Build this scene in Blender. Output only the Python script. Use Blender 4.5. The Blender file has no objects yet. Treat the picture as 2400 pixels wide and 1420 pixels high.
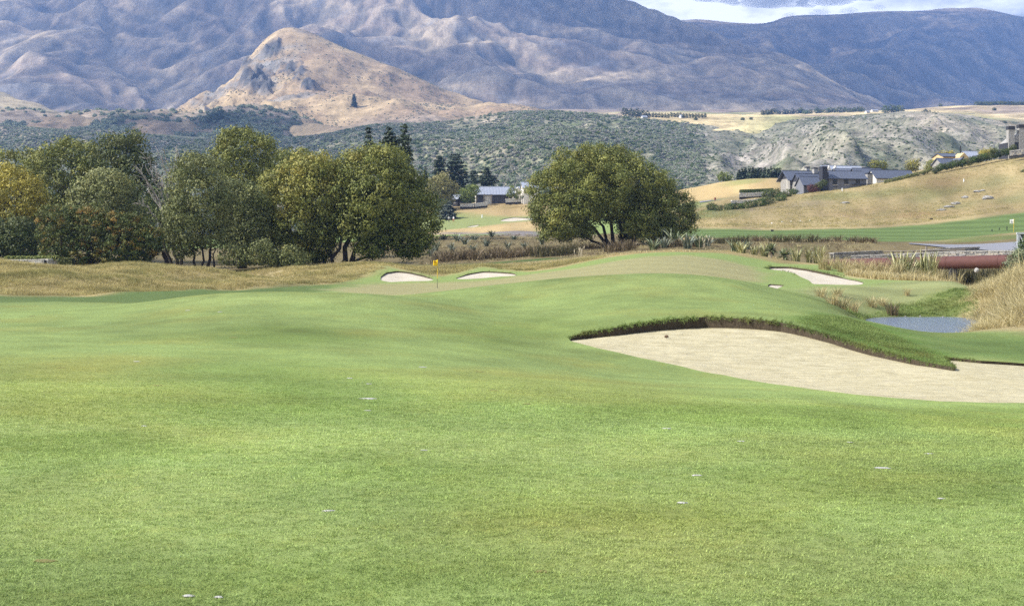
import bpy, bmesh, math, random
import numpy as np
from mathutils import Vector, Matrix, Euler

random.seed(7)
RNG = np.random.default_rng(11)
SC = bpy.context.scene
COL = SC.collection
PI = math.pi

# ---------------------------------------------------------------- camera
F, HV, UC, EYE = 3333.33, 600.0, 1200.0, 1.7      # focal length in photo pixels, horizon row, centre column, eye height
cam_d = bpy.data.cameras.new('camera')
cam = bpy.data.objects.new('camera', cam_d)
COL.objects.link(cam)
cam.location = (0, 0, EYE)
cam.rotation_euler = (PI / 2, 0, 0)
cam_d.sensor_width = 36.0
cam_d.lens = 50.0
cam_d.shift_y = -(710.0 - HV) / 2400.0
cam_d.clip_start = 0.1
cam_d.clip_end = 60000
SC.camera = cam

# ---------------------------------------------------------------- sun, sky, exposure
SUN_EL, SUN_BEHIND = math.radians(40), math.radians(11)      # sun on the left, a little behind the camera
sun_dir = Vector((-math.cos(SUN_EL) * math.cos(SUN_BEHIND), -math.cos(SUN_EL) * math.sin(SUN_BEHIND), math.sin(SUN_EL)))
sd_ = bpy.data.lights.new('sun', 'SUN')
sun = bpy.data.objects.new('sun', sd_)
COL.objects.link(sun)
sd_.energy = 5.0
sd_.angle = math.radians(0.53)
sd_.color = (1.0, 0.955, 0.88)
sun.rotation_euler = (-sun_dir).to_track_quat('-Z', 'Y').to_euler()
sun.location = (0, 0, 50)

world = bpy.data.worlds.new('World')
SC.world = world
world.use_nodes = True
SC.view_settings.view_transform = 'Standard'
SC.view_settings.look = 'None'
SC.view_settings.gamma = 1.0
SC.view_settings.use_curve_mapping = False
SC.view_settings.exposure = 1.2
SC.cycles.max_bounces = 6
SC.cycles.transparent_max_bounces = 12
SC.cycles.volume_bounces = 0
SC.cycles.diffuse_bounces = 3
SC.cycles.use_denoising = False
SC.cycles.use_adaptive_sampling = False


# ---------------------------------------------------------------- node helpers
class NT:
    def __init__(self, tree):
        self.t = tree
        self.n = tree.nodes
        self.l = tree.links

    def add(self, typ, ins=None, **props):
        nd = self.n.new(typ)
        for k, v in props.items():
            setattr(nd, k, v)
        for k, v in (ins or {}).items():
            s = nd.inputs[k]
            if isinstance(v, bpy.types.NodeSocket):
                self.l.new(v, s)
            else:
                s.default_value = v
        return nd

    def noise(self, vec, scale, detail=4.0, rough=0.55, dist=0.0):
        nd = self.add('ShaderNodeTexNoise', {'Scale': scale, 'Detail': detail, 'Roughness': rough, 'Distortion': dist})
        if vec is not None:
            self.l.new(vec, nd.inputs['Vector'])
        return nd.outputs['Fac']

    def ramp(self, fac, stops, interp='LINEAR'):
        nd = self.add('ShaderNodeValToRGB', {'Fac': fac})
        cr = nd.color_ramp
        cr.interpolation = interp
        while len(cr.elements) < len(stops):
            cr.elements.new(0.5)
        for e, (p, c) in zip(cr.elements, stops):
            e.position = p
            e.color = (c, c, c, 1) if isinstance(c, (int, float)) else (*c, 1)
        return nd.outputs['Color']

    def mix(self, fac, a, b, blend='MIX'):
        nd = self.add('ShaderNodeMix', data_type='RGBA', blend_type=blend)
        for i, v in ((0, fac), (6, a), (7, b)):
            if isinstance(v, bpy.types.NodeSocket):
                self.l.new(v, nd.inputs[i])
            elif i == 0:
                nd.inputs[i].default_value = v
            else:
                nd.inputs[i].default_value = (*v, 1) if len(v) == 3 else v
        return nd.outputs[2]

    def math(self, op, a, b=None, clamp=False):
        nd = self.add('ShaderNodeMath', operation=op, use_clamp=clamp)
        for i, v in ((0, a), (1, b)):
            if v is None:
                continue
            if isinstance(v, bpy.types.NodeSocket):
                self.l.new(v, nd.inputs[i])
            else:
                nd.inputs[i].default_value = v
        return nd.outputs[0]

    def scaled(self, vec, s):
        nd = self.add('ShaderNodeVectorMath', {0: vec, 1: s}, operation='MULTIPLY')
        return nd.outputs[0]

    def pos(self):
        return self.add('ShaderNodeNewGeometry').outputs['Position']

    def attr(self, name, out='Color', kind='GEOMETRY'):
        return self.add('ShaderNodeAttribute', attribute_name=name, attribute_type=kind).outputs[out]

    def bump(self, height, strength, dist):
        return self.add('ShaderNodeBump', {'Height': height, 'Strength': strength, 'Distance': dist}).outputs['Normal']


def new_mat(name):
    m = bpy.data.materials.new(name)
    m.use_nodes = True
    m.node_tree.nodes.clear()
    return m, NT(m.node_tree)


def finish(nt, color, rough=0.9, spec=0.2, normal=None, metallic=0.0, transl=0.0):
    b = nt.add('ShaderNodeBsdfPrincipled', {'Roughness': rough, 'Specular IOR Level': spec, 'Metallic': metallic})
    for k, v in (('Base Color', color),):
        if isinstance(v, bpy.types.NodeSocket):
            nt.l.new(v, b.inputs[k])
        else:
            b.inputs[k].default_value = (*v, 1)
    if normal is not None:
        nt.l.new(normal, b.inputs['Normal'])
    sh = b.outputs[0]
    if transl > 0:
        t = nt.add('ShaderNodeBsdfTranslucent')
        if isinstance(color, bpy.types.NodeSocket):
            nt.l.new(color, t.inputs['Color'])
        else:
            t.inputs['Color'].default_value = (*color, 1)
        mx = nt.add('ShaderNodeMixShader', {0: transl, 1: sh, 2: t.outputs[0]})
        sh = mx.outputs[0]
    nt.add('ShaderNodeOutputMaterial', {'Surface': sh})


_plain = {}


def plain(name, color, rough=0.8, spec=0.3, vary=0.25, scale=3.0, metallic=0.0, bump=0.0):
    """A material of one colour with uneven wear."""
    if name in _plain:
        return _plain[name]
    m, nt = new_mat(name)
    p = nt.add('ShaderNodeTexCoord').outputs['Object']
    n = nt.noise(p, scale, 6, 0.6)
    c = nt.mix(n, tuple(x * (1 - vary) for x in color), tuple(min(1, x * (1 + vary)) for x in color))
    nrm = nt.bump(nt.noise(p, scale * 6, 4), 1.0, bump) if bump else None
    finish(nt, c, rough, spec, nrm, metallic)
    _plain[name] = m
    return m


# sky: Nishita air with a broken cloud layer of even cover all round
wt = NT(world.node_tree)
wt.n.clear()
sky = wt.add('ShaderNodeTexSky', sky_type='NISHITA', sun_disc=False)
sky.sun_elevation = SUN_EL
sky.sun_rotation = math.atan2(sun_dir.x, sun_dir.y)
sky.altitude = 350
sky.air_density = 1.0
sky.dust_density = 0.6
tc = wt.add('ShaderNodeTexCoord').outputs['Generated']
sep = wt.add('ShaderNodeSeparateXYZ', {0: tc})
zz = wt.math('ADD', wt.math('ABSOLUTE', sep.outputs[2]), 0.16)
comb = wt.add('ShaderNodeCombineXYZ', {0: wt.math('DIVIDE', sep.outputs[0], zz), 1: wt.math('DIVIDE', sep.outputs[1], zz), 2: 0.3})
SKYOFF = (8.5, 14.5, 0.0)
cl_v = wt.add('ShaderNodeVectorMath', {0: comb.outputs[0], 1: SKYOFF}, operation='ADD').outputs[0]
cl_n = wt.noise(cl_v, 1.1, 8, 0.58, 0.4)
cl_cov = wt.ramp(cl_n, [(0.46, 0.0), (0.58, 1.0)])
cl_shade = wt.noise(cl_v, 2.3, 6, 0.6)
cl_col = wt.ramp(cl_shade, [(0.34, (4.0, 4.6, 6.0)), (0.54, (28.0, 28.2, 28.6))])
sky_mix = wt.mix(cl_cov, sky.outputs[0], cl_col)
bg = wt.add('ShaderNodeBackground', {'Color': sky_mix, 'Strength': 0.05})
wt.add('ShaderNodeOutputWorld', {'Surface': bg.outputs[0]})


# ---------------------------------------------------------------- object helpers
def tag(o, label=None, cat=None, group=None, kind=None):
    if label:
        o['label'] = label
    if cat:
        o['category'] = cat
    if group:
        o['group'] = group
    if kind:
        o['kind'] = kind
    return o


def empty(name, loc=(0, 0, 0), rz=0.0):
    o = bpy.data.objects.new(name, None)
    COL.objects.link(o)
    o.location = loc
    o.rotation_euler = (0, 0, rz)
    o.empty_display_size = 0.2
    return o


def np_mesh(name, verts, faces, mat=None, smooth=False, attrs=None, colors=None):
    """verts (n,3); faces (m,3) or (m,4) array; attrs {name: (domain, float array)}; colors {name: (n,3) per vertex}."""
    me = bpy.data.meshes.new(name)
    verts = np.asarray(verts, np.float32)
    faces = np.asarray(faces, np.int32)
    nf, k = faces.shape
    me.vertices.add(len(verts))
    me.vertices.foreach_set('co', verts.ravel())
    me.loops.add(nf * k)
    me.loops.foreach_set('vertex_index', faces.ravel())
    me.polygons.add(nf)
    me.polygons.foreach_set('loop_start', np.arange(0, nf * k, k, dtype=np.int32))
    if smooth:
        me.polygons.foreach_set('use_smooth', np.ones(nf, bool))
    for an, (dom, arr) in (attrs or {}).items():
        a = me.attributes.new(an, 'FLOAT', dom)
        a.data.foreach_set('value', np.asarray(arr, np.float32).ravel())
    for an, arr in (colors or {}).items():
        a = me.attributes.new(an, 'FLOAT_COLOR', 'POINT')
        c4 = np.ones((len(verts), 4), np.float32)
        c4[:, :3] = arr
        a.data.foreach_set('color', c4.ravel())
    me.update(calc_edges=True)
    if mat:
        me.materials.append(mat)
    return me


def link(name, me, parent=None, loc=None):
    o = bpy.data.objects.new(name, me)
    COL.objects.link(o)
    if parent is not None:
        o.parent = parent
    if loc is not None:
        o.location = loc
    return o


class MB:
    """Collects boxes, prisms, tubes into one mesh."""

    def __init__(self):
        self.v = []
        self.f = []

    def poly(self, vs, fs):
        b = len(self.v)
        self.v += [tuple(x) for x in vs]
        self.f += [tuple(i + b for i in f) for f in fs]
        return self

    def box(self, x0, x1, y0, y1, z0, z1):
        vs = [(x0, y0, z0), (x1, y0, z0), (x1, y1, z0), (x0, y1, z0), (x0, y0, z1), (x1, y0, z1), (x1, y1, z1), (x0, y1, z1)]
        return self.poly(vs, [(0, 3, 2, 1), (4, 5, 6, 7), (0, 1, 5, 4), (1, 2, 6, 5), (2, 3, 7, 6), (3, 0, 4, 7)])

    def tube(self, pts, radii, n=8, cap=True):
        pts = [Vector(p) for p in pts]
        b = len(self.v)
        for i, p in enumerate(pts):
            d = (pts[min(i + 1, len(pts) - 1)] - pts[max(i - 1, 0)]).normalized()
            ref = Vector((1, 0, 0)) if abs(d.x) < 0.9 else Vector((0, 1, 0))
            a = d.cross(ref).normalized()
            c = d.cross(a)
            for k in range(n):
                t = 2 * PI * k / n
                self.v.append(tuple(p + (a * math.cos(t) + c * math.sin(t)) * radii[i]))
        for i in range(len(pts) - 1):
            for k in range(n):
                k2 = (k + 1) % n
                self.f.append((b + i * n + k, b + i * n + k2, b + (i + 1) * n + k2, b + (i + 1) * n + k))
        if cap:
            self.f.append(tuple(b + k for k in range(n))[::-1])
            e = b + (len(pts) - 1) * n
            self.f.append(tuple(e + k for k in range(n)))
        return self

    def mesh(self, name, mat, smooth=False):
        me = bpy.data.meshes.new(name)
        me.from_pydata(self.v, [], self.f)
        if smooth:
            me.polygons.foreach_set('use_smooth', [True] * len(me.polygons))
        me.materials.append(mat)
        bm = bmesh.new()
        bm.from_mesh(me)
        bmesh.ops.recalc_face_normals(bm, faces=bm.faces)
        bm.to_mesh(me)
        bm.free()
        return me

    def build(self, name, mat, parent=None, smooth=False, loc=None):
        return link(name, self.mesh(name, mat, smooth), parent, loc)


# ---------------------------------------------------------------- noise, interpolation
_perm = np.random.default_rng(3).permutation(4096)


def pnoise(x, y, seed=0):
    xi = np.floor(x).astype(np.int64)
    yi = np.floor(y).astype(np.int64)
    xf = x - xi
    yf = y - yi
    u = xf * xf * xf * (xf * (xf * 6 - 15) + 10)
    v = yf * yf * yf * (yf * (yf * 6 - 15) + 10)

    def g(ix, iy, dx, dy):
        h = _perm[(_perm[(ix + seed * 37) & 4095] + iy) & 4095]
        a = h * (2 * PI / 4096.0)
        return np.cos(a) * dx + np.sin(a) * dy
    n00 = g(xi, yi, xf, yf)
    n10 = g(xi + 1, yi, xf - 1, yf)
    n01 = g(xi, yi + 1, xf, yf - 1)
    n11 = g(xi + 1, yi + 1, xf - 1, yf - 1)
    return 1.5 * ((n00 * (1 - u) + n10 * u) * (1 - v) + (n01 * (1 - u) + n11 * u) * v)


def fbm(x, y, octv=5, seed=0, gain=0.5, lac=2.03):
    s = np.zeros_like(x)
    a = 1.0
    for o in range(octv):
        s += a * pnoise(x, y, seed + o)
        x = x * lac + 13.7
        y = y * lac + 7.1
        a *= gain
    return s


def ridged(x, y, octv=5, seed=0, gain=0.5, lac=2.03):
    s = np.zeros_like(x)
    a = 1.0
    w = np.ones_like(x)
    for o in range(octv):
        n = 1 - np.abs(pnoise(x, y, seed + o))
        n = n * n * w
        w = np.clip(n * 1.6, 0, 1)
        s += a * n
        x = x * lac + 13.7
        y = y * lac + 7.1
        a *= gain
    return s


class TPS:
    def __init__(self, pts, vals, sx=1.0, sy=1.0, smooth=0.0):
        P_ = np.asarray(pts, float) * (sx, sy)
        self.P, self.s = P_, (sx, sy)
        n = len(P_)
        K = self.k(((P_[:, None, :] - P_[None]) ** 2).sum(-1)) + smooth * np.eye(n)
        A = np.zeros((n + 3, n + 3))
        A[:n, :n] = K
        A[:n, n] = 1
        A[:n, n + 1:] = P_
        A[n, :n] = 1
        A[n + 1:, :n] = P_.T
        self.w = np.linalg.lstsq(A, np.concatenate([np.asarray(vals, float), np.zeros(3)]), rcond=None)[0]

    @staticmethod
    def k(r2):
        return 0.5 * r2 * np.log(r2 + 1e-12)

    def __call__(self, x, y):
        sh = np.shape(x)
        x = np.ravel(np.asarray(x, float)) * self.s[0]
        y = np.ravel(np.asarray(y, float)) * self.s[1]
        out = np.empty(len(x))
        n = len(self.P)
        for i in range(0, len(x), 20000):
            a = x[i:i + 20000, None] - self.P[:, 0]
            b = y[i:i + 20000, None] - self.P[:, 1]
            out[i:i + 20000] = self.k(a * a + b * b) @ self.w[:n] + self.w[n] + x[i:i + 20000] * self.w[n + 1] + y[i:i + 20000] * self.w[n + 2]
        return out.reshape(sh)


def smooth01(x):
    x = np.clip(x, 0, 1)
    return x * x * (3 - 2 * x)


def poly_sd(px, py, poly):
    """Signed distance to a closed polygon, positive inside."""
    poly = np.asarray(poly, float)
    a = poly
    b = np.roll(poly, -1, 0)
    sh = np.shape(px)
    px = np.ravel(px)
    py = np.ravel(py)
    d2 = np.full(len(px), 1e18)
    ins = np.zeros(len(px), bool)
    for (ax, ay), (bx, by) in zip(a, b):
        ex, ey = bx - ax, by - ay
        L = ex * ex + ey * ey + 1e-12
        t = np.clip(((px - ax) * ex + (py - ay) * ey) / L, 0, 1)
        d2 = np.minimum(d2, (px - ax - t * ex) ** 2 + (py - ay - t * ey) ** 2)
        c = (ay > py) != (by > py)
        with np.errstate(divide='ignore', invalid='ignore'):
            ins ^= c & (px < (bx - ax) * (py - ay) / (by - ay + 1e-15) + ax)
    d = np.sqrt(d2)
    return np.where(ins, d, -d).reshape(sh)


def W(u, v, Y):
    """World point seen at photo column u, row v when it stands Y metres down the view axis."""
    return Vector(((u - UC) / F * Y, Y, EYE + (HV - v) / F * Y))


def ZV(v, Y):
    return EYE + (HV - v) / F * Y

# ================================================================ GOLF COURSE TERRAIN
_C = []                                   # (u, Y, Z) survey points


def cz(Y, *uz):
    for u, z in uz:
        _C.append((u, Y, z))


def cv(*uvY):
    for u, v, Y in uvY:
        _C.append((u, Y, ZV(v, Y)))


for _Y, _z in ((3.0, 0.0), (6.5, 0.0), (10.0, -0.02)):
    cz(_Y, (-1600, _z), (-400, _z), (1200, _z), (2800, _z - .02), (4000, _z - .02))
cz(18, (-1600, 0), (-400, -.05), (600, -.15), (1200, -.22), (1800, -.35), (2400, -.52), (2800, -.6), (4000, -.7))
cz(27, (-1600, 0), (-400, -.1), (0, -.16), (600, -.25), (1200, -.5), (1800, -.85), (2400, -1.08), (2800, -1.2), (4000, -1.3))
cv((1200, 830, 36), (1650, 868, 36), (600, 785, 36), (0, 780, 36))
cz(36, (-400, -.2), (-1600, 0), (2255, -1.19), (2800, -1.5), (4000, -1.5))
cv((1330, 795, 44), (1100, 772, 44), (800, 748, 44), (600, 738, 44), (300, 754, 44), (0, 757, 44), (680, 706, 51))
cz(44, (-400, -.3), (-1600, 0))
# lip of the large bunker, then the turf tongue
cv((1450, 765, 46), (1650, 743, 48), (1830, 755, 47), (1950, 786, 45), (2050, 817, 42), (2150, 844, 39))
cv((2000, 770, 48), (1930, 738, 55), (2215, 835, 41), (2400, 852, 40.5), (2700, 880, 40))
cv((2060, 757, 58), (2150, 775, 56), (2400, 797, 50), (2250, 785, 53), (2300, 812, 47), (2700, 820, 48))
# left mound
cv((650, 683, 58), (300, 714, 57), (1000, 709, 55), (460, 692, 58), (850, 688, 58), (1150, 722, 58), (0, 714, 62), (-300, 716, 62))
cv((1250, 740, 54))
# right mound
cv((1520, 641, 72), (1300, 655, 72), (1130, 672, 72), (950, 692, 70), (1720, 657, 71), (1800, 685, 68.5), (1850, 700, 66.5), (1900, 714, 63.5), (1640, 645, 72))
cv((1640, 700, 58), (1350, 705, 60), (1500, 690, 60))
cz(88, (1500, .35), (1700, -.05), (1300, .0), (1100, -.45))
# low ground behind the left mound
cz(70, (650, -.65), (400, -.7), (200, -.62), (800, -.6))
cv((100, 702, 80), (400, 694, 86), (-400, 702, 80))
cv((50, 697, 86), (250, 694, 88))
# dry mounds on the left
cv((0, 607, 105), (-200, 600, 105), (-700, 590, 105), (200, 640, 103), (330, 660, 101), (420, 674, 99))
cv((0, 650, 95), (200, 672, 94))
cv((280, 622, 126), (380, 622, 126), (500, 638, 123), (600, 650, 120), (480, 668, 108), (600, 668, 108))
cv((620, 634, 137), (700, 626, 136), (830, 618, 133), (900, 620, 131), (610, 681, 103), (800, 668, 112), (760, 645, 125))
cz(116, (0, .3), (150, .1))
cz(128, (560, -.9))
# putting green and its collar
cv((1025, 676, 104), (790, 682, 96), (1000, 656, 120), (1200, 643, 122), (900, 660, 119), (1120, 655, 119))
cv((950, 626, 132), (1025, 634, 129), (1130, 624, 132), (1250, 629, 130))
cv((1500, 612, 118), (1600, 604, 122), (1700, 622, 114), (1380, 630, 116), (1560, 590, 137), (1400, 604, 137), (1750, 594, 137), (1680, 589, 138), (1480, 594, 137))
cv((1250, 660, 104), (1400, 645, 102), (1600, 633, 104))
# right bunker, aprons, creek and pond
cv((1810, 630, 122), (2020, 664, 100), (1805, 679, 90), (1900, 665, 99), (1960, 644, 113), (1800, 655, 103))
cv((2000, 678, 91), (2250, 680, 90), (2100, 668, 97), (2250, 665, 98), (1900, 690, 84))
cv((2000, 645, 114), (2150, 660, 106), (1950, 622, 126))
cz(76, (2150, -2.7), (2080, -2.5), (2230, -2.7), (2320, -2.4), (2010, -1.6))
cz(66, (2150, -2.15), (2250, -2.2), (2060, -1.75), (2350, -2.1))
cz(84.5, (2150, -1.9), (2060, -1.85), (2240, -1.9))
cz(70, (1960, -.75))
cv((2150, 712, 88.5), (2050, 720, 86), (2250, 700, 90))
cz(100, (2315, -1.5))
cz(122, (2300, -1.7), (2340, -1.4))
cz(138, (2290, -1.3))
cv((2340, 587, 160), (2250, 590, 157))
cz(60, (2400, -.95), (2700, -.4))
cz(70, (2400, -.75), (2700, .1))
cz(82, (2400, -.1), (2380, -.4), (2700, 1.0))
cz(100, (2420, .2), (2700, 1.6))
cz(120, (2480, .9), (2800, 2.0))
# wet ground and tussock flats
cz(150, (750, .6), (950, .2), (1150, .7), (1300, 1.2), (500, .3), (0, .8), (-700, 1.4), (1500, 1.9), (1750, 1.5), (1950, 1.0))
cv((1600, 577, 160), (1850, 580, 160), (2080, 586, 158), (2250, 584, 165), (2400, 580, 160), (2700, 570, 160))
cz(185, (1440, 2.9), (1150, 2.2), (750, 1.2), (0, 1.5), (-700, 2.0))
cv((1150, 560, 240), (1000, 562, 240), (1300, 562, 240))
cz(240, (500, 2.8), (0, 3.0), (-900, 4))
cv((1180, 543, 290), (1100, 548, 300), (1250, 540, 300), (1000, 552, 300), (1400, 535, 300))
cz(320, (500, 4), (-200, 4), (-1200, 6))
cv((1050, 520, 400), (1100, 531, 370), (1200, 520, 375), (1250, 508, 400), (1400, 500, 400))
cv((1100, 478, 440), (1180, 474, 440), (1240, 468, 445), (1060, 482, 440), (1000, 490, 440), (1400, 460, 440), (1170, 498, 415))
cz(400, (500, 6), (-300, 6))
cz(460, (500, 3), (-300, 2))
# right hillside: fairway band, dry slope, crest
cv((1700, 560, 200), (1900, 564, 198), (2100, 568, 196), (2230, 566, 200), (2400, 560, 190), (2700, 550, 185))
cv((1640, 541, 255), (1800, 534, 265), (2000, 535, 258), (2150, 527, 262), (2300, 510, 272), (2400, 499, 275), (2700, 470, 270))
cv((1640, 505, 315), (1800, 500, 310), (2000, 490, 310), (2200, 465, 315), (2400, 440, 315), (2700, 400, 310))
cv((1640, 495, 345), (1700, 486, 350), (1760, 475, 352), (1850, 462, 356), (1950, 446, 360), (2060, 428, 360), (2160, 405, 360), (2280, 385, 360), (2400, 366, 355), (2700, 325, 350))
cv((1950, 452, 395), (2100, 425, 395), (2250, 395, 395), (1830, 455, 392), (2400, 385, 400), (2700, 330, 400))
cv((1770, 461, 367), (1735, 464, 366), (1745, 474, 358))
cv((1660, 470, 400), (1690, 426, 462), (1620, 440, 455), (1780, 421, 470), (1850, 425, 470), (1560, 450, 455), (1700, 447, 430))
cv((2050, 420, 470), (2300, 395, 470), (2700, 345, 470))
# beyond the crest everything falls to the gorge
for _Y, _d in ((540, 6), (640, -30)):
    cz(_Y, *[(u, _d - (6 if u < 900 else 0)) for u in (-2200, -1200, -300, 500, 1200, 1900, 2700, 3600, 4600)])
cz(27, (-2400, 0), (4800, -1.3))
for _Y in (60, 110, 200, 350):
    cz(_Y, (-2400, .5 + _Y * .02), (4800, .3 + _Y * .06))
    cz(_Y, (3500, .2 + _Y * .055), (-1400, .3 + _Y * .012))

_Ca = np.array(_C)
_SU, _SL = 1 / 250.0, 1 / 0.17
_tps = TPS(np.c_[_Ca[:, 0], np.log(_Ca[:, 1])], _Ca[:, 2], _SU, _SL, smooth=0.002)

US = np.unique(np.concatenate([np.linspace(-2300, -150, 60), np.arange(-150, 2551, 6.0), np.linspace(2550, 4700, 60)]))
LS = np.concatenate([np.linspace(math.log(3.2), math.log(170), 420), np.linspace(math.log(170), math.log(640), 111)[1:]])
_LU, _UU = np.meshgrid(LS, US, indexing='ij')
_cu = np.linspace(-2300, 4700, 260)
_cl = np.linspace(math.log(3.2), math.log(640), 330)
_cL, _cU = np.meshgrid(_cl, _cu, indexing='ij')
_HC = _tps(_cU, _cL)                       # coarse survey table, read with cubic-smooth bilinear lookup


def _cub(t):
    return np.stack([-.5 * t + t * t - .5 * t ** 3, 1 - 2.5 * t * t + 1.5 * t ** 3, .5 * t + 2 * t * t - 1.5 * t ** 3, -.5 * t * t + .5 * t ** 3])


def Hsmooth(u, Y):
    u = np.asarray(u, float)
    l = np.log(np.maximum(np.asarray(Y, float), 3.2))
    u, l = np.broadcast_arrays(u, l)
    fu = np.clip((u + 2300) / (7000 / 259.0), 0, 258.999)
    fl = np.clip((l - _cl[0]) / (_cl[1] - _cl[0]), 0, 328.999)
    iu, il = fu.astype(int), fl.astype(int)
    wu, wl = _cub(fu - iu), _cub(fl - il)
    out = np.zeros(u.shape)
    for a in range(4):
        ia = np.clip(il + a - 1, 0, 329)
        for b in range(4):
            ib = np.clip(iu + b - 1, 0, 259)
            out += wl[a] * wu[b] * _HC[ia, ib]
    return out


def H(u, Y):
    """Ground height with the unevenness of turf and rough."""
    u = np.asarray(u, float)
    Y = np.asarray(Y, float)
    X = (u - UC) / F * Y
    h = Hsmooth(u, Y)
    amp = 0.018 + 0.05 * smooth01((Y - 60) / 60) + 0.30 * smooth01((Y - 230) / 90)
    amp = amp * np.where((Y > 84) & (Y < 124) & (u > 780) & (u < 1900), 0.35, 1.0)
    h = h + .30 * fbm(X / 7.0 + 3, Y / 8.0, 3, 29) * smooth01((Y - 88) / 8) * smooth01((142 - Y) / 8) * smooth01((820 - u) / 120)
    h = h + amp * fbm(X / (1.7 + Y / 14), Y / (1.7 + Y / 14), 4, 21)
    return h


def HX(x, Y):
    return H(UC + np.asarray(x, float) * F / np.asarray(Y, float), Y)


def hit(u, v, y0=3.3, y1=600):
    """First ground point beyond y0 seen at photo pixel (u, v)."""
    Ys = np.exp(np.linspace(math.log(y0), math.log(y1), 1400))
    vs = HV - (Hsmooth(np.full_like(Ys, u), Ys) - EYE) / Ys * F
    k = np.nonzero(vs <= v)[0]
    if len(k) == 0:
        return float(Ys[int(np.argmin(vs))])
    i = k[0]
    if i == 0:
        return float(Ys[0])
    t = (vs[i - 1] - v) / (vs[i - 1] - vs[i] + 1e-9)
    return float(Ys[i - 1] + t * (Ys[i] - Ys[i - 1]))


def G(u, Y, dz=0.0):
    return Vector(((u - UC) / F * Y, Y, float(H(u, Y)) + dz))


def plan(pts):
    """(u, Y) or (u, v, y0) survey points to plan coordinates."""
    out = []
    for p in pts:
        if len(p) == 3:
            Y = hit(p[0], p[1], p[2], p[2] * 1.9 + 25)
        else:
            Y = p[1]
        out.append(((p[0] - UC) / F * Y, Y))
    return out


# ---------------------------------------------------------------- bunker outlines (front edge runs left to right, then the lip back)
B1_front = [(1336, 798, 30), (1400, 815, 30), (1500, 838, 25), (1600, 859, 25), (1700, 880, 24), (1800, 898, 22), (1900, 913, 20), (2000, 925, 20), (2100, 933, 20), (2200, 939, 20), (2300, 942, 20), (2400, 944, 20), (2600, 942, 20), (2700, 925, 20), (2760, 895, 22)]
B1_lip = [(2700, 872, 868, 34), (2600, 866, 870, 34), (2500, 859, 863, 34), (2400, 852, 858, 35), (2300, 845, 852, 36), (2240, 838, 846, 36), (2214, 835, 842, 37), (2225, 850, 855, 36), (2255, 868, 876, 33), (2240, 861, 871, 32), (2150, 844, 858, 34), (2050, 817, 836, 36), (1950, 787, 806, 39), (1890, 770, 790, 40), (1830, 756, 777, 42), (1750, 748, 770, 43), (1650, 743, 769, 43), (1580, 748, 772, 42), (1530, 753, 776, 42), (1450, 766, 785, 41), (1370, 778, 796, 40), (1332, 789, 798, 39)]
_f = plan(B1_front)
_l = plan([(a, b, d) for a, b, c, d in B1_lip])
# keep the tongue a real spit of turf in plan
BUNK = [dict(poly=_f + _l, name='large bunker', deep=0)]
_sp, _sz = [], []
for (x, y), p in zip(_f, B1_front):
    _sp.append((x, y))
    _sz.append(float(HX(x, y)) - 0.035)
for (x, y), p in zip(_l, B1_lip):
    _sp.append((x, y))
    _sz.append(min(ZV(p[2], y), float(HX(x, y)) - 0.06))
sand_tps = TPS(_sp, _sz, 1 / 5.0, 1 / 5.0, smooth=0.05)
BUNK.append(dict(deep=.30, poly=plan([(891, 657, 100), (893, 649, 100), (905, 641, 100), (930, 637, 100), (960, 640, 100), (990, 647, 100), (1022, 655, 100), (1010, 658, 100), (960, 659, 100), (915, 661, 100)])))
BUNK.append(dict(deep=.22, poly=plan([(1052, 655, 100), (1075, 650, 100), (1100, 642, 100), (1130, 637, 100), (1165, 638, 100), (1200, 641, 100), (1224, 645, 100), (1170, 648, 100), (1110, 653, 100)])))
BUNK.append(dict(deep=.4, poly=plan([(1793, 632, 95), (1805, 627, 95), (1850, 628, 95), (1900, 635, 95), (1960, 646, 92), (2010, 656, 90), (2025, 661, 90), (2018, 666, 86), (1960, 666, 86), (1906, 665, 86), (1895, 656, 90), (1870, 646, 92), (1835, 638, 95), (1806, 635, 95)])))
BUNK.append(dict(deep=.1, poly=plan([(1778, 668, 76), (1802, 666, 76), (1840, 669, 76), (1824, 676, 76), (1798, 676, 76)])))
BUNK.append(dict(deep=.3, poly=plan([(1168, 518, 330), (1185, 512, 330), (1205, 509, 330), (1222, 510, 330), (1245, 511, 330), (1240, 514, 330), (1210, 517, 330), (1195, 519, 330)])))
BUNK.append(dict(deep=.2, poly=plan([(1085, 535, 330), (1110, 529, 330), (1130, 526, 330), (1115, 532, 330)])))
FWD = np.array((0.0, 1.0))


def sd_bunkers(X, Y):
    best = np.full(X.shape, -1e9)
    idx = np.zeros(X.shape, int)
    for i, b in enumerate(BUNK):
        P_ = np.array(b['poly'])
        m = (X > P_[:, 0].min() - 6) & (X < P_[:, 0].max() + 6) & (Y > P_[:, 1].min() - 6) & (Y < P_[:, 1].max() + 6)
        s = np.full(X.shape, -1e8)
        if m.any():
            s[m] = poly_sd(X[m], Y[m], P_)
        k = s > best
        best[k] = s[k]
        idx[k] = i
    return best, idx


def lip_raise(X, Y, sd, idx):
    """Turf stands up a little along the far edge of each smaller bunker."""
    out = np.zeros(X.shape)
    for i, b in enumerate(BUNK):
        if i == 0 or b['deep'] == 0:
            continue
        P_ = np.array(b['poly'])
        c = P_.mean(0)
        m = (idx == i) & (sd > -4)
        out[m] += b['deep'] * .28 * np.exp(-(sd[m] / 1.6) ** 2) * smooth01(((Y[m] - c[1]) + 1.5) / 3.0)
    return out


_U, _L = _UU.copy(), _LU.copy()
_X, _Y = (_U - UC) / F * np.exp(_L), np.exp(_L)
_sd, _bi = sd_bunkers(_X, _Y)
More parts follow.
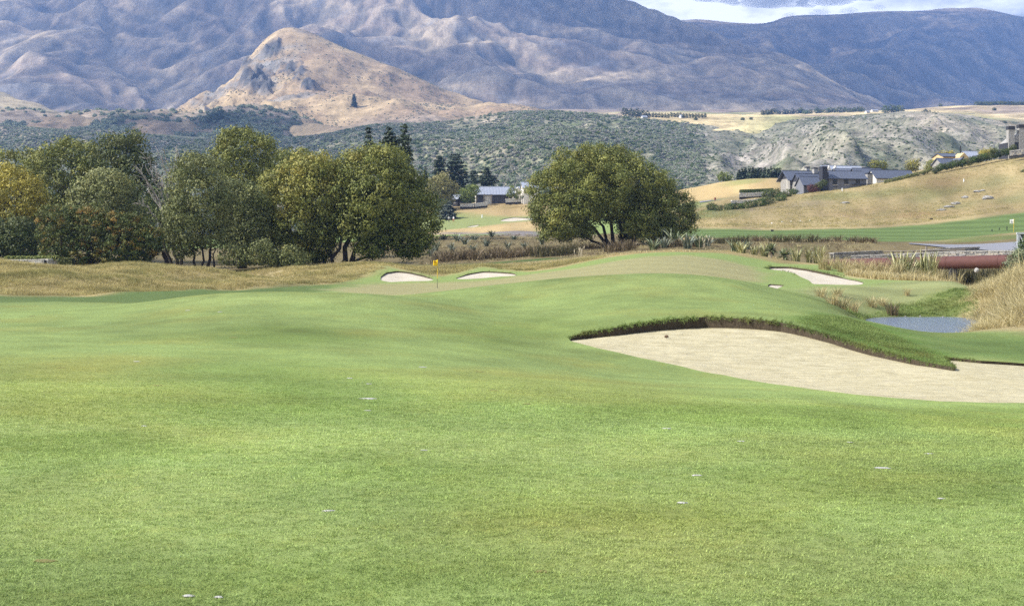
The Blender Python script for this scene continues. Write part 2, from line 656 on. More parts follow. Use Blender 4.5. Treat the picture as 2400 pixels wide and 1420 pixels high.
# move grid points onto the outlines so that the sand has a clean edge
best = np.full(_sd.shape, 9.0)
mu, ml = np.zeros(_sd.shape), np.zeros(_sd.shape)
snapped = np.zeros(_sd.shape, bool)
for ax in (0, 1):
    s0 = _sd[:-1] if ax == 0 else _sd[:, :-1]
    s1 = _sd[1:] if ax == 0 else _sd[:, 1:]
    cr = (s0 > 0) != (s1 > 0)
    cr &= (np.abs(s0) < 5) & (np.abs(s1) < 5)
    I, J = np.nonzero(cr)
    t = s0[I, J] / (s0[I, J] - s1[I, J])
    I1, J1 = (I + 1, J) if ax == 0 else (I, J + 1)
    du, dl = _UU[I1, J1] - _UU[I, J], _LU[I1, J1] - _LU[I, J]
    for q in range(len(I)):
        if t[q] < 0.5:
            a, b, m_, sg = I[q], J[q], t[q], t[q]
        else:
            a, b, m_, sg = I1[q], J1[q], 1 - t[q], t[q] - 1
        if m_ < best[a, b]:
            best[a, b] = m_
            mu[a, b], ml[a, b] = sg * du[q], sg * dl[q]
        snapped[a, b] = True
_U = _U + mu
_L = _L + ml
_Y = np.exp(_L)
_X = (_U - UC) / F * _Y
_sd = np.where(snapped, 0.0, _sd)
_Z = H(_U, _Y) + lip_raise(_X, _Y, _sd, _bi)

nr, nc = _sd.shape
vid = np.arange(nr * nc).reshape(nr, nc)
a, b, c, d = vid[:-1, :-1].ravel(), vid[:-1, 1:].ravel(), vid[1:, 1:].ravel(), vid[1:, :-1].ravel()
sf = _sd.ravel()
use_bd = (sf[b] == 0) & (sf[d] == 0)
t1 = np.where(use_bd[:, None], np.c_[a, b, d], np.c_[a, b, c])
t2 = np.where(use_bd[:, None], np.c_[b, c, d], np.c_[a, c, d])
TRI = np.concatenate([t1, t2])
inside = sf[TRI].max(1) > 0
allz = (sf[TRI] == 0).all(1)
if allz.any():
    q = TRI[allz]
    cx, cy = _X.ravel()[q].mean(1), _Y.ravel()[q].mean(1)
    inside[allz] = sd_bunkers(cx, cy)[0] > 0

# apron of flat ground behind and beside the camera
GV = np.c_[_X.ravel(), _Y.ravel(), _Z.ravel()]

# ---------------------------------------------------------------- what grows where: base colours of the turf (albedo), with some painted shade
FAIR = (.177, .228, .073)
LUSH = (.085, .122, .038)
OLIVE = (.235, .220, .105)
DRY = (.285, .228, .105)
STRAW = (.330, .270, .140)
WET = (.150, .120, .060)
LAV = (.170, .150, .150)
NEARG = (.100, .165, .034)
base = np.zeros((nr * nc, 3), np.float32)
base[:] = FAIR
rough_w = np.zeros(nr * nc, np.float32)
fu, fY, fX = _U.ravel(), _Y.ravel(), _X.ravel()


def paint(poly, colr, soft, rough=None, amount=1.0, stripes=None):
    P_ = np.array(plan(poly))
    m = (fX > P_[:, 0].min() - soft * 2) & (fX < P_[:, 0].max() + soft * 2) & (fY > P_[:, 1].min() - soft * 2) & (fY < P_[:, 1].max() + soft * 2)
    if not m.any():
        return
    x, y = fX[m], fY[m]
    s = poly_sd(x, y, P_) + soft * 0.8 * fbm(x / (soft * 3), y / (soft * 3), 3, 5)
    w = smooth01(s / soft * .5 + .5) * amount
    cc = np.array(colr)[None]
    if stripes:
        ang, wid, amt = stripes
        ph = (x * math.cos(ang) + y * math.sin(ang)) / wid
        cc = cc * (1 + amt * np.clip(3 * np.sin(ph * 2 * PI + 0.8 * fbm(x / 30, y / 30, 2, 9)), -1, 1))[:, None]
    base[m] = base[m] * (1 - w[:, None]) + cc * w[:, None]
    if rough is not None:
        rough_w[m] = rough_w[m] * (1 - w) + rough * w


far_l, far_r = -2300, 4700
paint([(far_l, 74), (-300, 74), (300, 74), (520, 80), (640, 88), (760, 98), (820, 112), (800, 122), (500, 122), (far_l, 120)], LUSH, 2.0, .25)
paint([(far_l, 87), (0, 86.5), (200, 88), (300, 91), (430, 97), (520, 103), (640, 107), (760, 113), (850, 121), (893, 126), (905, 130), (990, 124), (1030, 123), (1060, 124), (1130, 131), (1235, 124), (1300, 124), (1420, 131), (1550, 134), (1750, 131), (1830, 128), (1950, 126), (2050, 122), (2400, 118), (2400, 150), (far_l, 150)], DRY, 1.2, 1.0)
paint([(560, 130), (700, 127), (700, 140), (560, 142)], STRAW, 2, 1.0)
paint([(far_l, 139), (850, 137), (900, 136), (1300, 139), (1400, 142), (2300, 142), (far_r, 130), (far_r, 260), (far_l, 260)], WET, 3, .8)
paint([(860, 138), (1100, 138), (1330, 143), (1330, 160), (1200, 160), (900, 165), (700, 160), (850, 145)], (.055, .095, .025), 3, .3)  # big willow's shadow put into the lawn colour as a darker green
paint([(770, 100), (800, 92), (900, 84), (1000, 79), (1100, 77), (1300, 79), (1500, 84), (1700, 92), (1788, 101), (1790, 112), (1760, 119), (1700, 123), (1600, 126), (1500, 124), (1420, 121), (1330, 120), (1240, 119.5), (1100, 117), (1000, 116.5), (890, 117), (820, 110)], OLIVE, 1.2, -.6, 1.0, (0.9, 5.0, .035))
paint([(1830, 88), (1900, 82), (2100, 86), (2270, 93), (2280, 98), (2150, 101), (2060, 99), (1990, 96)], (.195, .210, .088), 1.5, -.3, 1.0, (1.25, 6.5, .11))
paint([(1900, 80), (2000, 81), (2100, 87.5), (2240, 92), (2290, 92), (2300, 80), (2250, 60), (2060, 62), (1900, 70)], (.130, .160, .048), 1.0, .7)
paint([(1985, 112), (2100, 104.5), (2280, 101), (2330, 105), (2330, 118), (2000, 124)], STRAW, 1.2, .9)
paint([(2235, 57), (2420, 52), (far_r, 52), (far_r, 135), (2330, 130), (2290, 95), (2262, 75)], STRAW, 1.2, 1.0)
paint([(2060, 62), (2180, 58), (2400, 50.5), (far_r, 50), (far_r, 41), (2300, 42), (2200, 43), (2100, 52)], (.110, .160, .046), 1.2, .1)
# the long turf of the tongue beside the sand
paint([(1840, 48), (1900, 54), (2000, 58), (2080, 54), (2215, 42), (2262, 36.5), (2235, 35.5), (2120, 39), (2030, 42), (1930, 45)], NEARG, .9, .5)
# far fairway and dry slope below the white house
paint([(900, 300), (1260, 285), (1320, 300), (1320, 480), (900, 480)], (.330, .245, .120), 6, .5)
paint([(930, 345), (1060, 352), (1140, 362), (1250, 385), (1300, 392), (1300, 404), (1200, 402), (1120, 408), (1060, 420), (930, 420)], (.200, .225, .085), 4, .0)
paint([(1160, 255), (1262, 255), (1300, 275), (1262, 285), (1150, 290), (1040, 335), (1030, 318), (1140, 270)], LAV, 4, .8)
# right-hand hillside
paint([(1540, 202), (1700, 201), (2000, 199), (2280, 200), (far_r, 200), (far_r, 540), (1500, 540), (1500, 300)], (.275, .215, .108), 3, .8)
paint([(1500, 250), (1590, 240), (1640, 214), (1740, 203), (1900, 199), (2100, 197), (2200, 202), (2255, 212), (2330, 219), (2400, 224), (far_r, 225), (far_r, 278), (2400, 275), (2300, 272), (2150, 262), (2000, 256), (1900, 257), (1800, 255), (1700, 258), (1620, 265), (1500, 275)], (.098, .140, .044), 3.0, -.1, 1.0, (1.12, 13.0, .13))
paint([(1640, 202), (1760, 200), (1920, 197), (1980, 203), (1900, 212), (1760, 208)], (.160, .130, .070), 4, .5)
paint([(2200, 204), (2400, 222), (2700, 222), (2700, 196), (2230, 190)], (.130, .145, .050), 3, .6)
paint([(1590, 300), (1690, 300), (1730, 330), (1650, 350), (1590, 340)], (.110, .140, .045), 5, .4)
paint([(1550, 405), (1700, 405), (1850, 420), (1850, 500), (1500, 500)], (.40, .295, .140), 5, .5)
paint([(1690, 443), (1770, 438), (1800, 452), (1700, 458)], (.25, .235, .09), 4, .3)
paint([(1560, 362), (1660, 362), (1690, 395), (1640, 402), (1540, 395)], (.150, .170, .065), 5, .4)
for (u_, Y_, w_, c_) in ((1880, 322, 60, (.16, .14, .10)), (2080, 330, 70, (.14, .15, .06)), (1930, 340, 60, (.15, .155, .065)), (2260, 300, 70, (.15, .15, .065)), (2380, 300, 60, (.16, .16, .07)), (1700, 312, 60, (.15, .15, .07)), (2170, 320, 50, (.12, .13, .05)), (2220, 335, 70, (.20, .14, .07)), (2330, 322, 60, (.15, .155, .07)), (2000, 300, 90, (.19, .135, .07)), (1760, 325, 60, (.18, .15, .11)), (2150, 290, 100, (.23, .15, .075))):
    paint([(u_ - w_, Y_), (u_, Y_ - 8), (u_ + w_, Y_ + 2), (u_, Y_ + 9)], c_, 6, .9, .7)

# greener, older and drier turf patches; mound face shade and crest light painted in
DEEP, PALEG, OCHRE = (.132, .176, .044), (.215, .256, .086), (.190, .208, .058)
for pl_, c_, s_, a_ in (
        ([(470, 770, 25), (640, 745, 25), (820, 770, 25), (900, 840, 20), (760, 950, 15), (560, 930, 15)], (.108, .150, .038), 2.5, .85),  # shade of the mound's front face, put into the turf colour
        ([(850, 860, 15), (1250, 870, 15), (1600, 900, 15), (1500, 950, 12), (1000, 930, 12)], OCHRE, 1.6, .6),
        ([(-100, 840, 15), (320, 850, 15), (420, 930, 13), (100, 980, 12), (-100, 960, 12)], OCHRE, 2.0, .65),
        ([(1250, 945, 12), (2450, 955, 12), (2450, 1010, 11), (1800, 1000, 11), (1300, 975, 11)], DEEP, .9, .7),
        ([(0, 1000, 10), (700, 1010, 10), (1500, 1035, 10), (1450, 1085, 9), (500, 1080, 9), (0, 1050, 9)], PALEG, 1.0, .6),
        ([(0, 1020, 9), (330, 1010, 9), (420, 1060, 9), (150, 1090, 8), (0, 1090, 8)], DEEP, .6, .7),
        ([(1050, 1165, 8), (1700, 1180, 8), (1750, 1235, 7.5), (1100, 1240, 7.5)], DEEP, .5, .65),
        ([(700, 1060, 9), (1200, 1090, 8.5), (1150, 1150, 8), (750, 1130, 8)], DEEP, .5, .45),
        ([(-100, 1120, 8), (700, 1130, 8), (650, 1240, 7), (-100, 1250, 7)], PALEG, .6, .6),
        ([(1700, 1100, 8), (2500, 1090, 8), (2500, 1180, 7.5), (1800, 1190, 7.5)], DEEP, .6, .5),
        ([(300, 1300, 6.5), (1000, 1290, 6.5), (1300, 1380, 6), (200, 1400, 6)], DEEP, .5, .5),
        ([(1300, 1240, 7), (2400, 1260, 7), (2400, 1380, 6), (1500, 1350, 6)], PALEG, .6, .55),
        ([(330, 716, 50), (650, 690, 50), (950, 700, 50), (1000, 722, 45), (650, 712, 45), (350, 735, 40)], PALEG, 1.5, .45),  # crest highlight of the left mound, painted as paler turf
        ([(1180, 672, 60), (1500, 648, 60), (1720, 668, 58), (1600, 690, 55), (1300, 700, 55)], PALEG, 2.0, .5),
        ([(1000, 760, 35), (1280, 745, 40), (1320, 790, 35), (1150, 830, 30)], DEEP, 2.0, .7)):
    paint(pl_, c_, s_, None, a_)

# slow natural variation across the fairway, one colour drifting into another
nz = fbm(fX / 7.0, fY / 11.0, 4, 41)
nz2 = fbm(fX / 2.2 + 5, fY / 3.4, 4, 47)
fair = np.clip(1 - np.abs(rough_w) * 1.2, 0, 1) * (fY < 78)
k = np.clip(.55 * nz + .35 * nz2, -1, 1) * fair
nz3 = fbm(fX / 1.6 + 9, fY / 1.9 + 3, 3, 83)
base *= (1 + .30 * k + .12 * nz3 * fair)[:, None]
yel = np.clip(fbm(fX / 4.5 + 31, fY / 6.0 + 8, 4, 53) * 1.3 - .12, 0, 1) * fair
base = base * (1 - .40 * yel[:, None]) + np.array((.215, .205, .055)) * (.40 * yel[:, None])
dryv = fbm(fX / (2.5 + fY / 45), fY / (4 + fY / 22), 5, 61) * np.clip(rough_w, 0, 1)
base *= (1 + np.where(fY > 240, .50, .30) * dryv)[:, None]
gz = np.clip(fbm(fX / 9.0, fY / 14.0, 4, 67) - .15, 0, 1) * np.clip(rough_w, 0, 1)
base = base * (1 - .5 * gz[:, None]) + np.array((.13, .135, .05)) * (.5 * gz[:, None])
base[fY < 80] *= 1.06
base *= (1 - .15 * smooth01((fY - 26) / 14) * smooth01((80 - fY) / 5))[:, None]
base = np.clip(base, .004, .6)

# ---------------------------------------------------------------- turf material
m_ground, nt = new_mat('turf')
_p = nt.pos()
_bc = nt.attr('base')
_rg = nt.attr('rough', 'Fac')
_g1 = nt.noise(_p, 1.3, 5, .6)
_g2 = nt.noise(_p, 9.0, 5, .65)
_g3 = nt.noise(_p, 70.0, 3, .7)
_v = nt.math('ADD', nt.math('MULTIPLY', _g1, .40), nt.math('MULTIPLY', _g2, .85))
_v = nt.math('ADD', _v, nt.math('MULTIPLY', _g3, .50))
_v = nt.math('ADD', _v, .125)
_c = nt.mix(1.0, _bc, nt.add('ShaderNodeCombineColor', {0: _v, 1: _v, 2: _v}).outputs[0], 'MULTIPLY')
_st = nt.ramp(nt.noise(_p, 2.4, 6, .7), [(.50, 0.0), (.68, 1.0)])
_c = nt.mix(nt.math('MULTIPLY', _st, .30), _c, nt.mix(1.0, _c, (1.35, 1.10, .70), 'MULTIPLY'))
_hb = nt.math('ADD', nt.math('MULTIPLY', _g3, .35), nt.math('MULTIPLY', _g2, nt.math('ADD', 1.0, nt.math('MULTIPLY', _rg, 3.0))))
finish(nt, _c, .95, .08, nt.bump(_hb, .8, .03))

GT = TRI[~inside]
used = np.unique(GT)
remap = np.full(nr * nc, -1)
remap[used] = np.arange(len(used))
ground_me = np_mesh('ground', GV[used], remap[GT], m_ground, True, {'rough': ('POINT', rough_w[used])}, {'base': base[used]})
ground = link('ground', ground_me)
tag(ground, 'rolling golf course turf with mown fairway, dry rough and rising slopes', kind='structure')

# flat turf behind the camera
vs, fs = [], []
_r0 = [(-2300, 3.2), (1200, 3.2), (4700, 3.2)]
_front = [(float((u - UC) / F * 3.2), 3.2, float(H(u, 3.2))) for u in US[::8]] + [(float((US[-1] - UC) / F * 3.2), 3.2, float(H(US[-1], 3.2)))]
m2 = MB()
_far = [((x * 18), -55.0, -.1) for x, y, z in _front]
m2.poly(_front + _far, [(i, i + 1, len(_front) + i + 1, len(_front) + i) for i in range(len(_front) - 1)])
me2 = m2.mesh('ground_apron', m_ground, True)
a_ = me2.attributes.new('base', 'FLOAT_COLOR', 'POINT')
a_.data.foreach_set('color', np.tile(np.array((*FAIR, 1), np.float32), len(me2.vertices)))
tag(link('ground', me2), 'mown fairway turf behind the viewpoint', kind='structure')

# ---------------------------------------------------------------- sand
m_sand, nt = new_mat('bunker_sand')
_p = nt.pos()
_n = nt.noise(nt.scaled(_p, (.8, 1.5, 1)), 1.6, 9, .72, .3)
_c = nt.ramp(_n, [(.34, (.30, .26, .150)), (.50, (.40, .355, .220)), (.66, (.47, .42, .275))])
_gr = nt.ramp(nt.noise(nt.scaled(_p, (1.3, .5, 1)), 2.2, 8, .7, 1.2), [(.56, 0.0), (.70, 1.0)])
_c = nt.mix(nt.math('MULTIPLY', _gr, .45), _c, (.33, .29, .235))
_c = nt.mix(nt.math('MULTIPLY', nt.noise(_p, 160, 2, .7), .35), _c, (.30, .255, .16))
_h = nt.math('ADD', nt.noise(_p, 6.0, 6, .65), nt.math('MULTIPLY', nt.noise(_p, 55.0, 3, .6), .25))
finish(nt, _c, .95, .1, nt.bump(_h, .55, .06))
m_sand_w, nt = new_mat('white_bunker_sand')
_p = nt.pos()
_c = nt.ramp(nt.noise(_p, .8, 6, .6), [(.35, (.40, .35, .265)), (.65, (.46, .41, .325))])
finish(nt, _c, .95, .1, nt.bump(nt.noise(_p, 3.0, 6, .6), .5, .06))
m_soil, nt = new_mat('bunker_soil')
_p = nt.pos()
_c = nt.ramp(nt.noise(nt.scaled(_p, (1, 1, .4)), 14, 6, .7), [(.3, (.030, .024, .016)), (.7, (.095, .074, .050))])
finish(nt, _c, .95, .1, nt.bump(nt.noise(nt.scaled(_p, (1, 1, .3)), 30, 5, .7), .8, .04))

B_LABEL = ['large pale sand bunker split by a tongue of turf, deep turf lip along its back', 'small sand bunker behind the flag with a shaded left end', 'shallow sand bunker right of the yellow flag below the grassy bank', 'bright curved bunker on the far right shoulder of the green', 'sliver of sand low between the mound and the bright curved bunker', 'far bright bunker beside the fairway below the white walled house', 'thin far sand strip at the edge of the lavender belt']
lip_edges = []
tri_b = _bi.ravel()[TRI].max(1)
for bi, b_ in enumerate(BUNK):
    cand = inside & ((_bi.ravel()[TRI] == bi).sum(1) >= 2)
    T_ = TRI[cand]
    if len(T_) == 0:
        continue
    usd = np.unique(T_)
    rm = np.full(nr * nc, -1)
    rm[usd] = np.arange(len(usd))
    sx, sy, sh = fX[usd], fY[usd], _Z.ravel()[usd]
    if bi == 0:
        sz = np.minimum(sand_tps(sx, sy), sh - .02)
        dd = sf[usd]
        sz = np.where(dd > 0, sz - .06 * smooth01(dd / 2.0), sz)
        sz = sz + .025 * fbm(sx / .9, sy / .9, 4, 71) * smooth01(dd / .6)
    else:
        hb = H(fu[usd], sy)
        sz = np.minimum(hb - .05 - (.04 if bi == 3 else .35 * b_['deep']) * smooth01(sf[usd] / 2.0), sh - .03)
    sand_v = np.c_[sx, sy, sz]
    me = np_mesh('sand_bunker', sand_v, rm[T_], m_sand if bi == 0 else m_sand_w, True)
    so = link('sand_bunker', me)
    tag(so, B_LABEL[bi], kind='structure')
    # soil face between turf edge and sand
    E = np.concatenate([T_[:, [0, 1]], T_[:, [1, 2]], T_[:, [2, 0]]])
    key = np.minimum(E[:, 0], E[:, 1]) * (nr * nc) + np.maximum(E[:, 0], E[:, 1])
    uq, inv, cnt = np.unique(key, return_inverse=True, return_counts=True)
    BE = E[cnt[inv] == 1]
    wv, wf = [], []
    for p, q in BE:
        o = len(wv)
        gp, gq = GV[p], GV[q]
        sp_, sq = sand_v[rm[p]], sand_v[rm[q]]
        wv += [tuple(sp_ - (0, 0, .05)), tuple(sq - (0, 0, .05)), tuple(gq), tuple(gp)]
        wf.append((o, o + 1, o + 2, o + 3))
        hgt = .5 * (gp[2] - sp_[2] + gq[2] - sq[2])
        if hgt > .08:
            lip_edges.append((bi, tuple(gp), tuple(gq), hgt))
    link('bunker_face', np_mesh('bunker_face', np.array(wv), np.array(wf), m_soil, False), so)

# ---------------------------------------------------------------- water
POND_Z = -1.92
m_water, nt = new_mat('pond_water')
_p = nt.pos()
_h = nt.math('ADD', nt.noise(nt.scaled(_p, (1.0, .6, 1)), 3.2, 3, .55), nt.math('MULTIPLY', nt.noise(_p, 11.0, 3, .6), .4))
finish(nt, (.125, .145, .17), .2, .8, nt.bump(_h, .9, .16))
mw = MB()
pw = plan([(1960, 74), (2020, 70), (2100, 66), (2250, 65), (2360, 66), (2360, 92), (2200, 88), (2050, 86), (1960, 82)])
pc = np.mean(pw, 0)
mw.poly([(pc[0], pc[1], POND_Z)] + [(x, y, POND_Z) for x, y in pw], [(0, i + 1, (i + 1) % len(pw) + 1) for i in range(len(pw))])
tag(mw.build('pond', m_water), 'small rippled pond between the turf and the long pale grass', kind='structure')

# ================================================================ HILLS, TERRACE AND MOUNTAINS
def hill_material(name, fine, bumpd, specks=None, con=1.0):
    m, nt = new_mat(name)
    p = nt.pos()
    c = nt.attr('base')
    n1 = nt.noise(nt.scaled(p, (1.0, .22, .4)) if con > .9 and con < 1 else p, fine * (2.0 if .9 < con < 1 else 1.0), 8, .68)
    v = nt.math('ADD', nt.math('MULTIPLY', nt.math('SUBTRACT', n1, .5), 3.0 * con), 1.0)
    n9 = nt.noise(p, fine * 9, 5, .7)
    v = nt.math('ADD', v, nt.math('MULTIPLY', nt.math('SUBTRACT', n9, .5), 1.6 * con))
    v = nt.math('MAXIMUM', v, .25)
    c = nt.mix(1.0, c, nt.add('ShaderNodeCombineColor', {0: v, 1: v, 2: v}).outputs[0], 'MULTIPLY')
    if specks:
        sc, lo, hi, col_, amt = specks
        k = nt.ramp(nt.noise(p, sc, 4, .75), [(lo, 0.0), (hi, 1.0)])
        k = nt.math('MULTIPLY', k, nt.attr('scrub', 'Fac'))
        c = nt.mix(nt.math('MULTIPLY', k, amt), c, col_)
    finish(nt, c, .97, .03, nt.bump(nt.noise(p, fine * .6, 8, .7), .6, bumpd))
    return m


class Sheet:
    """A stretch of country surveyed at (column, row, depth) points, with relief added in metres."""

    def __init__(self, pts, u0, u1, y0, y1, nu, ny, relief, smooth=.002, sl=.12):
        a = np.array([(p[0], p[2], ZV(p[1], p[2])) for p in pts], float)
        self.t = TPS(np.c_[a[:, 0], np.log(a[:, 1])], a[:, 2], 1 / 250.0, 1 / sl, smooth)
        self.u = np.linspace(u0, u1, nu)
        self.Y = np.exp(np.linspace(math.log(y0), math.log(y1), ny))
        self.V, self.U = np.meshgrid(self.Y, self.u, indexing='ij')
        self.X = (self.U - UC) / F * self.V
        k = 6
        us = np.linspace(u0, u1, nu // k + 2)
        ls = np.linspace(math.log(y0), math.log(y1), ny // k + 2)
        LL, UU = np.meshgrid(ls, us, indexing='ij')
        C = self.t(UU, LL)
        fu = (self.U - u0) / (u1 - u0) * (len(us) - 1)
        fl = (np.log(self.V) - ls[0]) / (ls[-1] - ls[0]) * (len(ls) - 1)
        iu, il = np.clip(fu.astype(int), 0, len(us) - 2), np.clip(fl.astype(int), 0, len(ls) - 2)
        wu, wl = _cub(fu - iu), _cub(fl - il)
        Z = np.zeros(self.U.shape)
        for p in range(4):
            for q in range(4):
                Z += wl[p] * wu[q] * C[np.clip(il + p - 1, 0, len(ls) - 1), np.clip(iu + q - 1, 0, len(us) - 1)]
        self.Z0 = Z
        self.R = relief(self.X, self.V, self.U)
        self.Z = Z + self.R
        gy, gx = np.gradient(self.Z)
        dX = np.gradient(self.X, axis=1)
        dY = np.gradient(self.V, axis=0)
        self.sx, self.sy = gx / dX, gy / dY
        self.slope = np.hypot(self.sx, self.sy)

    def z(self, u, Y):
        fu = np.clip((np.asarray(u, float) - self.u[0]) / (self.u[-1] - self.u[0]) * (len(self.u) - 1), 0, len(self.u) - 1.001)
        fl = np.clip(np.log(np.asarray(Y, float) / self.Y[0]) / math.log(self.Y[-1] / self.Y[0]) * (len(self.Y) - 1), 0, len(self.Y) - 1.001)
        iu, il = fu.astype(int), fl.astype(int)
        a, b = fu - iu, fl - il
        Z = self.Z
        return (Z[il, iu] * (1 - a) + Z[il, iu + 1] * a) * (1 - b) + (Z[il + 1, iu] * (1 - a) + Z[il + 1, iu + 1] * a) * b

    def hit(self, u, v):
        z = self.z(np.full(len(self.Y), float(u)), self.Y)
        vs = HV - (z - EYE) / self.Y * F
        k = np.nonzero(vs <= v)[0]
        return float(self.Y[k[0]]) if len(k) else float(self.Y[int(np.argmin(vs))])

    def build(self, name, mat, base, scrub, label):
        ny, nu = self.Z.shape
        i = np.arange(ny * nu).reshape(ny, nu)
        q = np.stack([i[:-1, :-1], i[:-1, 1:], i[1:, 1:], i[1:, :-1]], -1).reshape(-1, 4)
        me = np_mesh(name, np.c_[self.X.ravel(), self.V.ravel(), self.Z.ravel()], q, mat, True, {'scrub': ('POINT', scrub.ravel())}, {'base': np.clip(base.reshape(-1, 3), .01, .7)})
        return tag(link(name, me), label, kind='structure')


def blend(a, b, w):
    return a * (1 - w[..., None]) + np.asarray(b) * w[..., None]


def ones(sh, c):
    return np.ones(sh + (3,)) * np.array(c)


TAN, GOLD, SCRUB, BUSH, ROCK, PALE = (.33, .255, .165), (.42, .34, .20), (.075, .085, .055), (.085, .110, .048), (.26, .245, .235), (.47, .41, .34)

# ---------------------------------------------------------------- bush covered side of the gorge and rocky bluffs
us_ = (-900, -300, 0, 300, 500, 700, 850, 950, 1050, 1130, 1200, 1330, 1500, 1700, 1800, 1900, 2000, 2200, 2300, 2400, 2700, 3300)
top = (305, 305, 297, 318, 330, 325, 305, 300, 298, 285, 270, 276, 282, 292, 290, 280, 276, 272, 288, 300, 300, 300)
pts = [(u, v, 1550) for u, v in zip(us_, top)]
for u, t_ in zip(us_, top):
    pts += [(u, t_ + 8, 1780), (u, t_ + 26, 1470), (u, 0.5 * t_ + 215, 1150), (u, 440, 950), (u, 600 + 35 * F / 760, 760), (u, 600 + 40 * F / 640, 640)]
# a spur comes forward on the left of the bluffs, a gully lies beside it
pts += [(1640, 305, 1380), (1700, 345, 1250), (1760, 392, 1120), (1560, 300, 1440), (1820, 400, 1290), (1760, 345, 1420)]


def rel(X, Y, U):
    f = smooth01((1560 - Y) / 160)
    r = (ridged(X / 330 + .3 * fbm(X / 200, Y / 200, 2, 3), Y / 620, 3, 101, .4) - .75) * 22
    r += fbm(X / 60, Y / 90, 4, 107) * 5.5
    blf = smooth01((U - 1620) / 160)
    r += blf * (ridged(X / 60, Y / 170, 5, 109) - .8) * 10
    return r * (.15 + .85 * f) * smooth01((Y - 640) / 200)


S_bush = Sheet(pts, -1000, 3400, 640, 1780, 520, 190, rel)
X, Y, U = S_bush.X, S_bush.V, S_bush.U
n = fbm(X / 90, Y / 140, 5, 121)
n2 = fbm(X / 28, Y / 40, 4, 127)
bs = blend(ones(X.shape, (.200, .195, .125)), (.30, .255, .19), np.clip(.5 + .9 * n, 0, 1) * .6)
bs = blend(bs, (.17, .21, .075), np.clip(n2 * 1.5 - .1, 0, 1) * .7)
blf = smooth01((U - 1600 + 120 * n) / 140)
rock = np.clip(.62 + .8 * fbm(X / 50 + 7, Y / 120, 5, 131) + .3 * n2, 0, 1)
bs = blend(bs, (.30, .265, .225), blf * rock * .85)
bs = blend(bs, (.11, .115, .07), blf * np.clip(1.6 * fbm(X / 35 + 11, Y / 60, 5, 137) - .1, 0, 1) * .8)
far_r_ = smooth01((U - 2000) / 200) * smooth01((Y - 1150) / 250)
bs = blend(bs, (.38, .32, .24), far_r_ * np.clip(.6 + n, 0, 1))
tl = smooth01((Y - 1440) / 90) * smooth01((1250 - U) / 120)
bs = blend(bs, (.32, .26, .19), tl * np.clip(.75 + n, 0, 1))
scr = np.clip(1.0 - .45 * blf - .6 * tl, .25, 1)
m_bush = hill_material('bush_hillside', .05, 6.0, (.14, .47, .58, (.055, .075, .035), .85))
S_bush.build('hillside', m_bush, bs, scr, 'scrub covered gorge side rising to rocky grey bluffs on the right')

# ---------------------------------------------------------------- terrace of pale fields
pts = []
for u in (900, 1050, 1200, 1350, 1500, 1700, 1850, 2000, 2130, 2250, 2400, 2700, 3300):
    e = 284 + (45 if u < 1100 else 0)
    q_ = 30 if u < 1100 else 0
    pts += [(u, e + 90, 1440), (u, e + 26, 1520), (u, e, 1600), (u, 275 + q_, 2000), (u, 266 + q_, 2600), (u, 262 + q_, 3400)]
pts += [(2250, 250, 2250), (2400, 243, 2300), (2150, 258, 2200), (2700, 240, 2300), (2400, 300, 1650), (2300, 290, 1650), (1700, 274, 1900), (1850, 274, 1800), (2000, 266, 1900)]
S_ter = Sheet(pts, 880, 3400, 1440, 3700, 220, 100, lambda X, Y, U: fbm(X / 160, Y / 300, 4, 141) * 5)
X, Y, U = S_ter.X, S_ter.V, S_ter.U
n = fbm(X / 220, Y / 600, 4, 143)
bs = blend(ones(X.shape, (.50, .395, .215)), (.27, .26, .12), np.clip(n * 2.2, 0, 1))
bs = blend(bs, (.27, .21, .15), np.clip(fbm(X / 120, Y / 400, 3, 149) * 2 - .2, 0, 1))
bs = blend(bs, (.24, .185, .15), smooth01((Y - 2700) / 300) * .8)
bs = blend(bs, (.30, .24, .17), smooth01((1250 - U) / 120) * .8)
rs = smooth01((U - 2250) / 120) * smooth01((2000 - Y) / 200)
bs = blend(bs, (.16, .14, .11), rs * .7)
S_ter.build('terrace', hill_material('terrace_field', .02, 1.5, (.03, .56, .64, (.06, .075, .05), .8)), bs, np.clip(.25 + n + rs, 0, 1), 'flat river terrace of straw coloured fields above the bluffs')

# ---------------------------------------------------------------- rocky hill
crest = [(340, 290, 2150), (430, 268, 2250), (500, 217, 2330), (560, 181, 2400), (590, 136, 2440), (612, 104, 2480), (640, 80, 2500), (665, 71, 2515), (690, 70, 2520), (708, 70, 2520), (724, 78, 2520), (760, 95, 2520), (830, 124, 2510), (900, 152, 2500), (1000, 192, 2480), (1100, 232, 2450), (1200, 266, 2400), (1300, 276, 2350)]
pts = list(crest)
for u, v, Y_ in crest:
    pts.append((u, min(v + 70 + (290 - v) * .2, 300), Y_ + 260))
    pts.append((u, 300, Y_ + 600))
for u in (100, 250, 400, 500, 620, 740, 860, 980, 1100, 1220, 1400):
    pts += [(u, 292 if u < 900 else 284, 1900), (u, 330 if u < 800 else 305, 1700), (u, 370 if u < 800 else 325, 1600)]
pts += [(560, 262, 2120), (640, 235, 2150), (700, 205, 2200), (700, 250, 2050), (800, 230, 2100), (830, 250, 2020), (900, 240, 2080), (1000, 248, 2080), (1080, 258, 2060), (720, 150, 2340), (640, 170, 2320), (820, 175, 2320), (950, 205, 2280), (100, 300, 2400), (200, 300, 2300)]


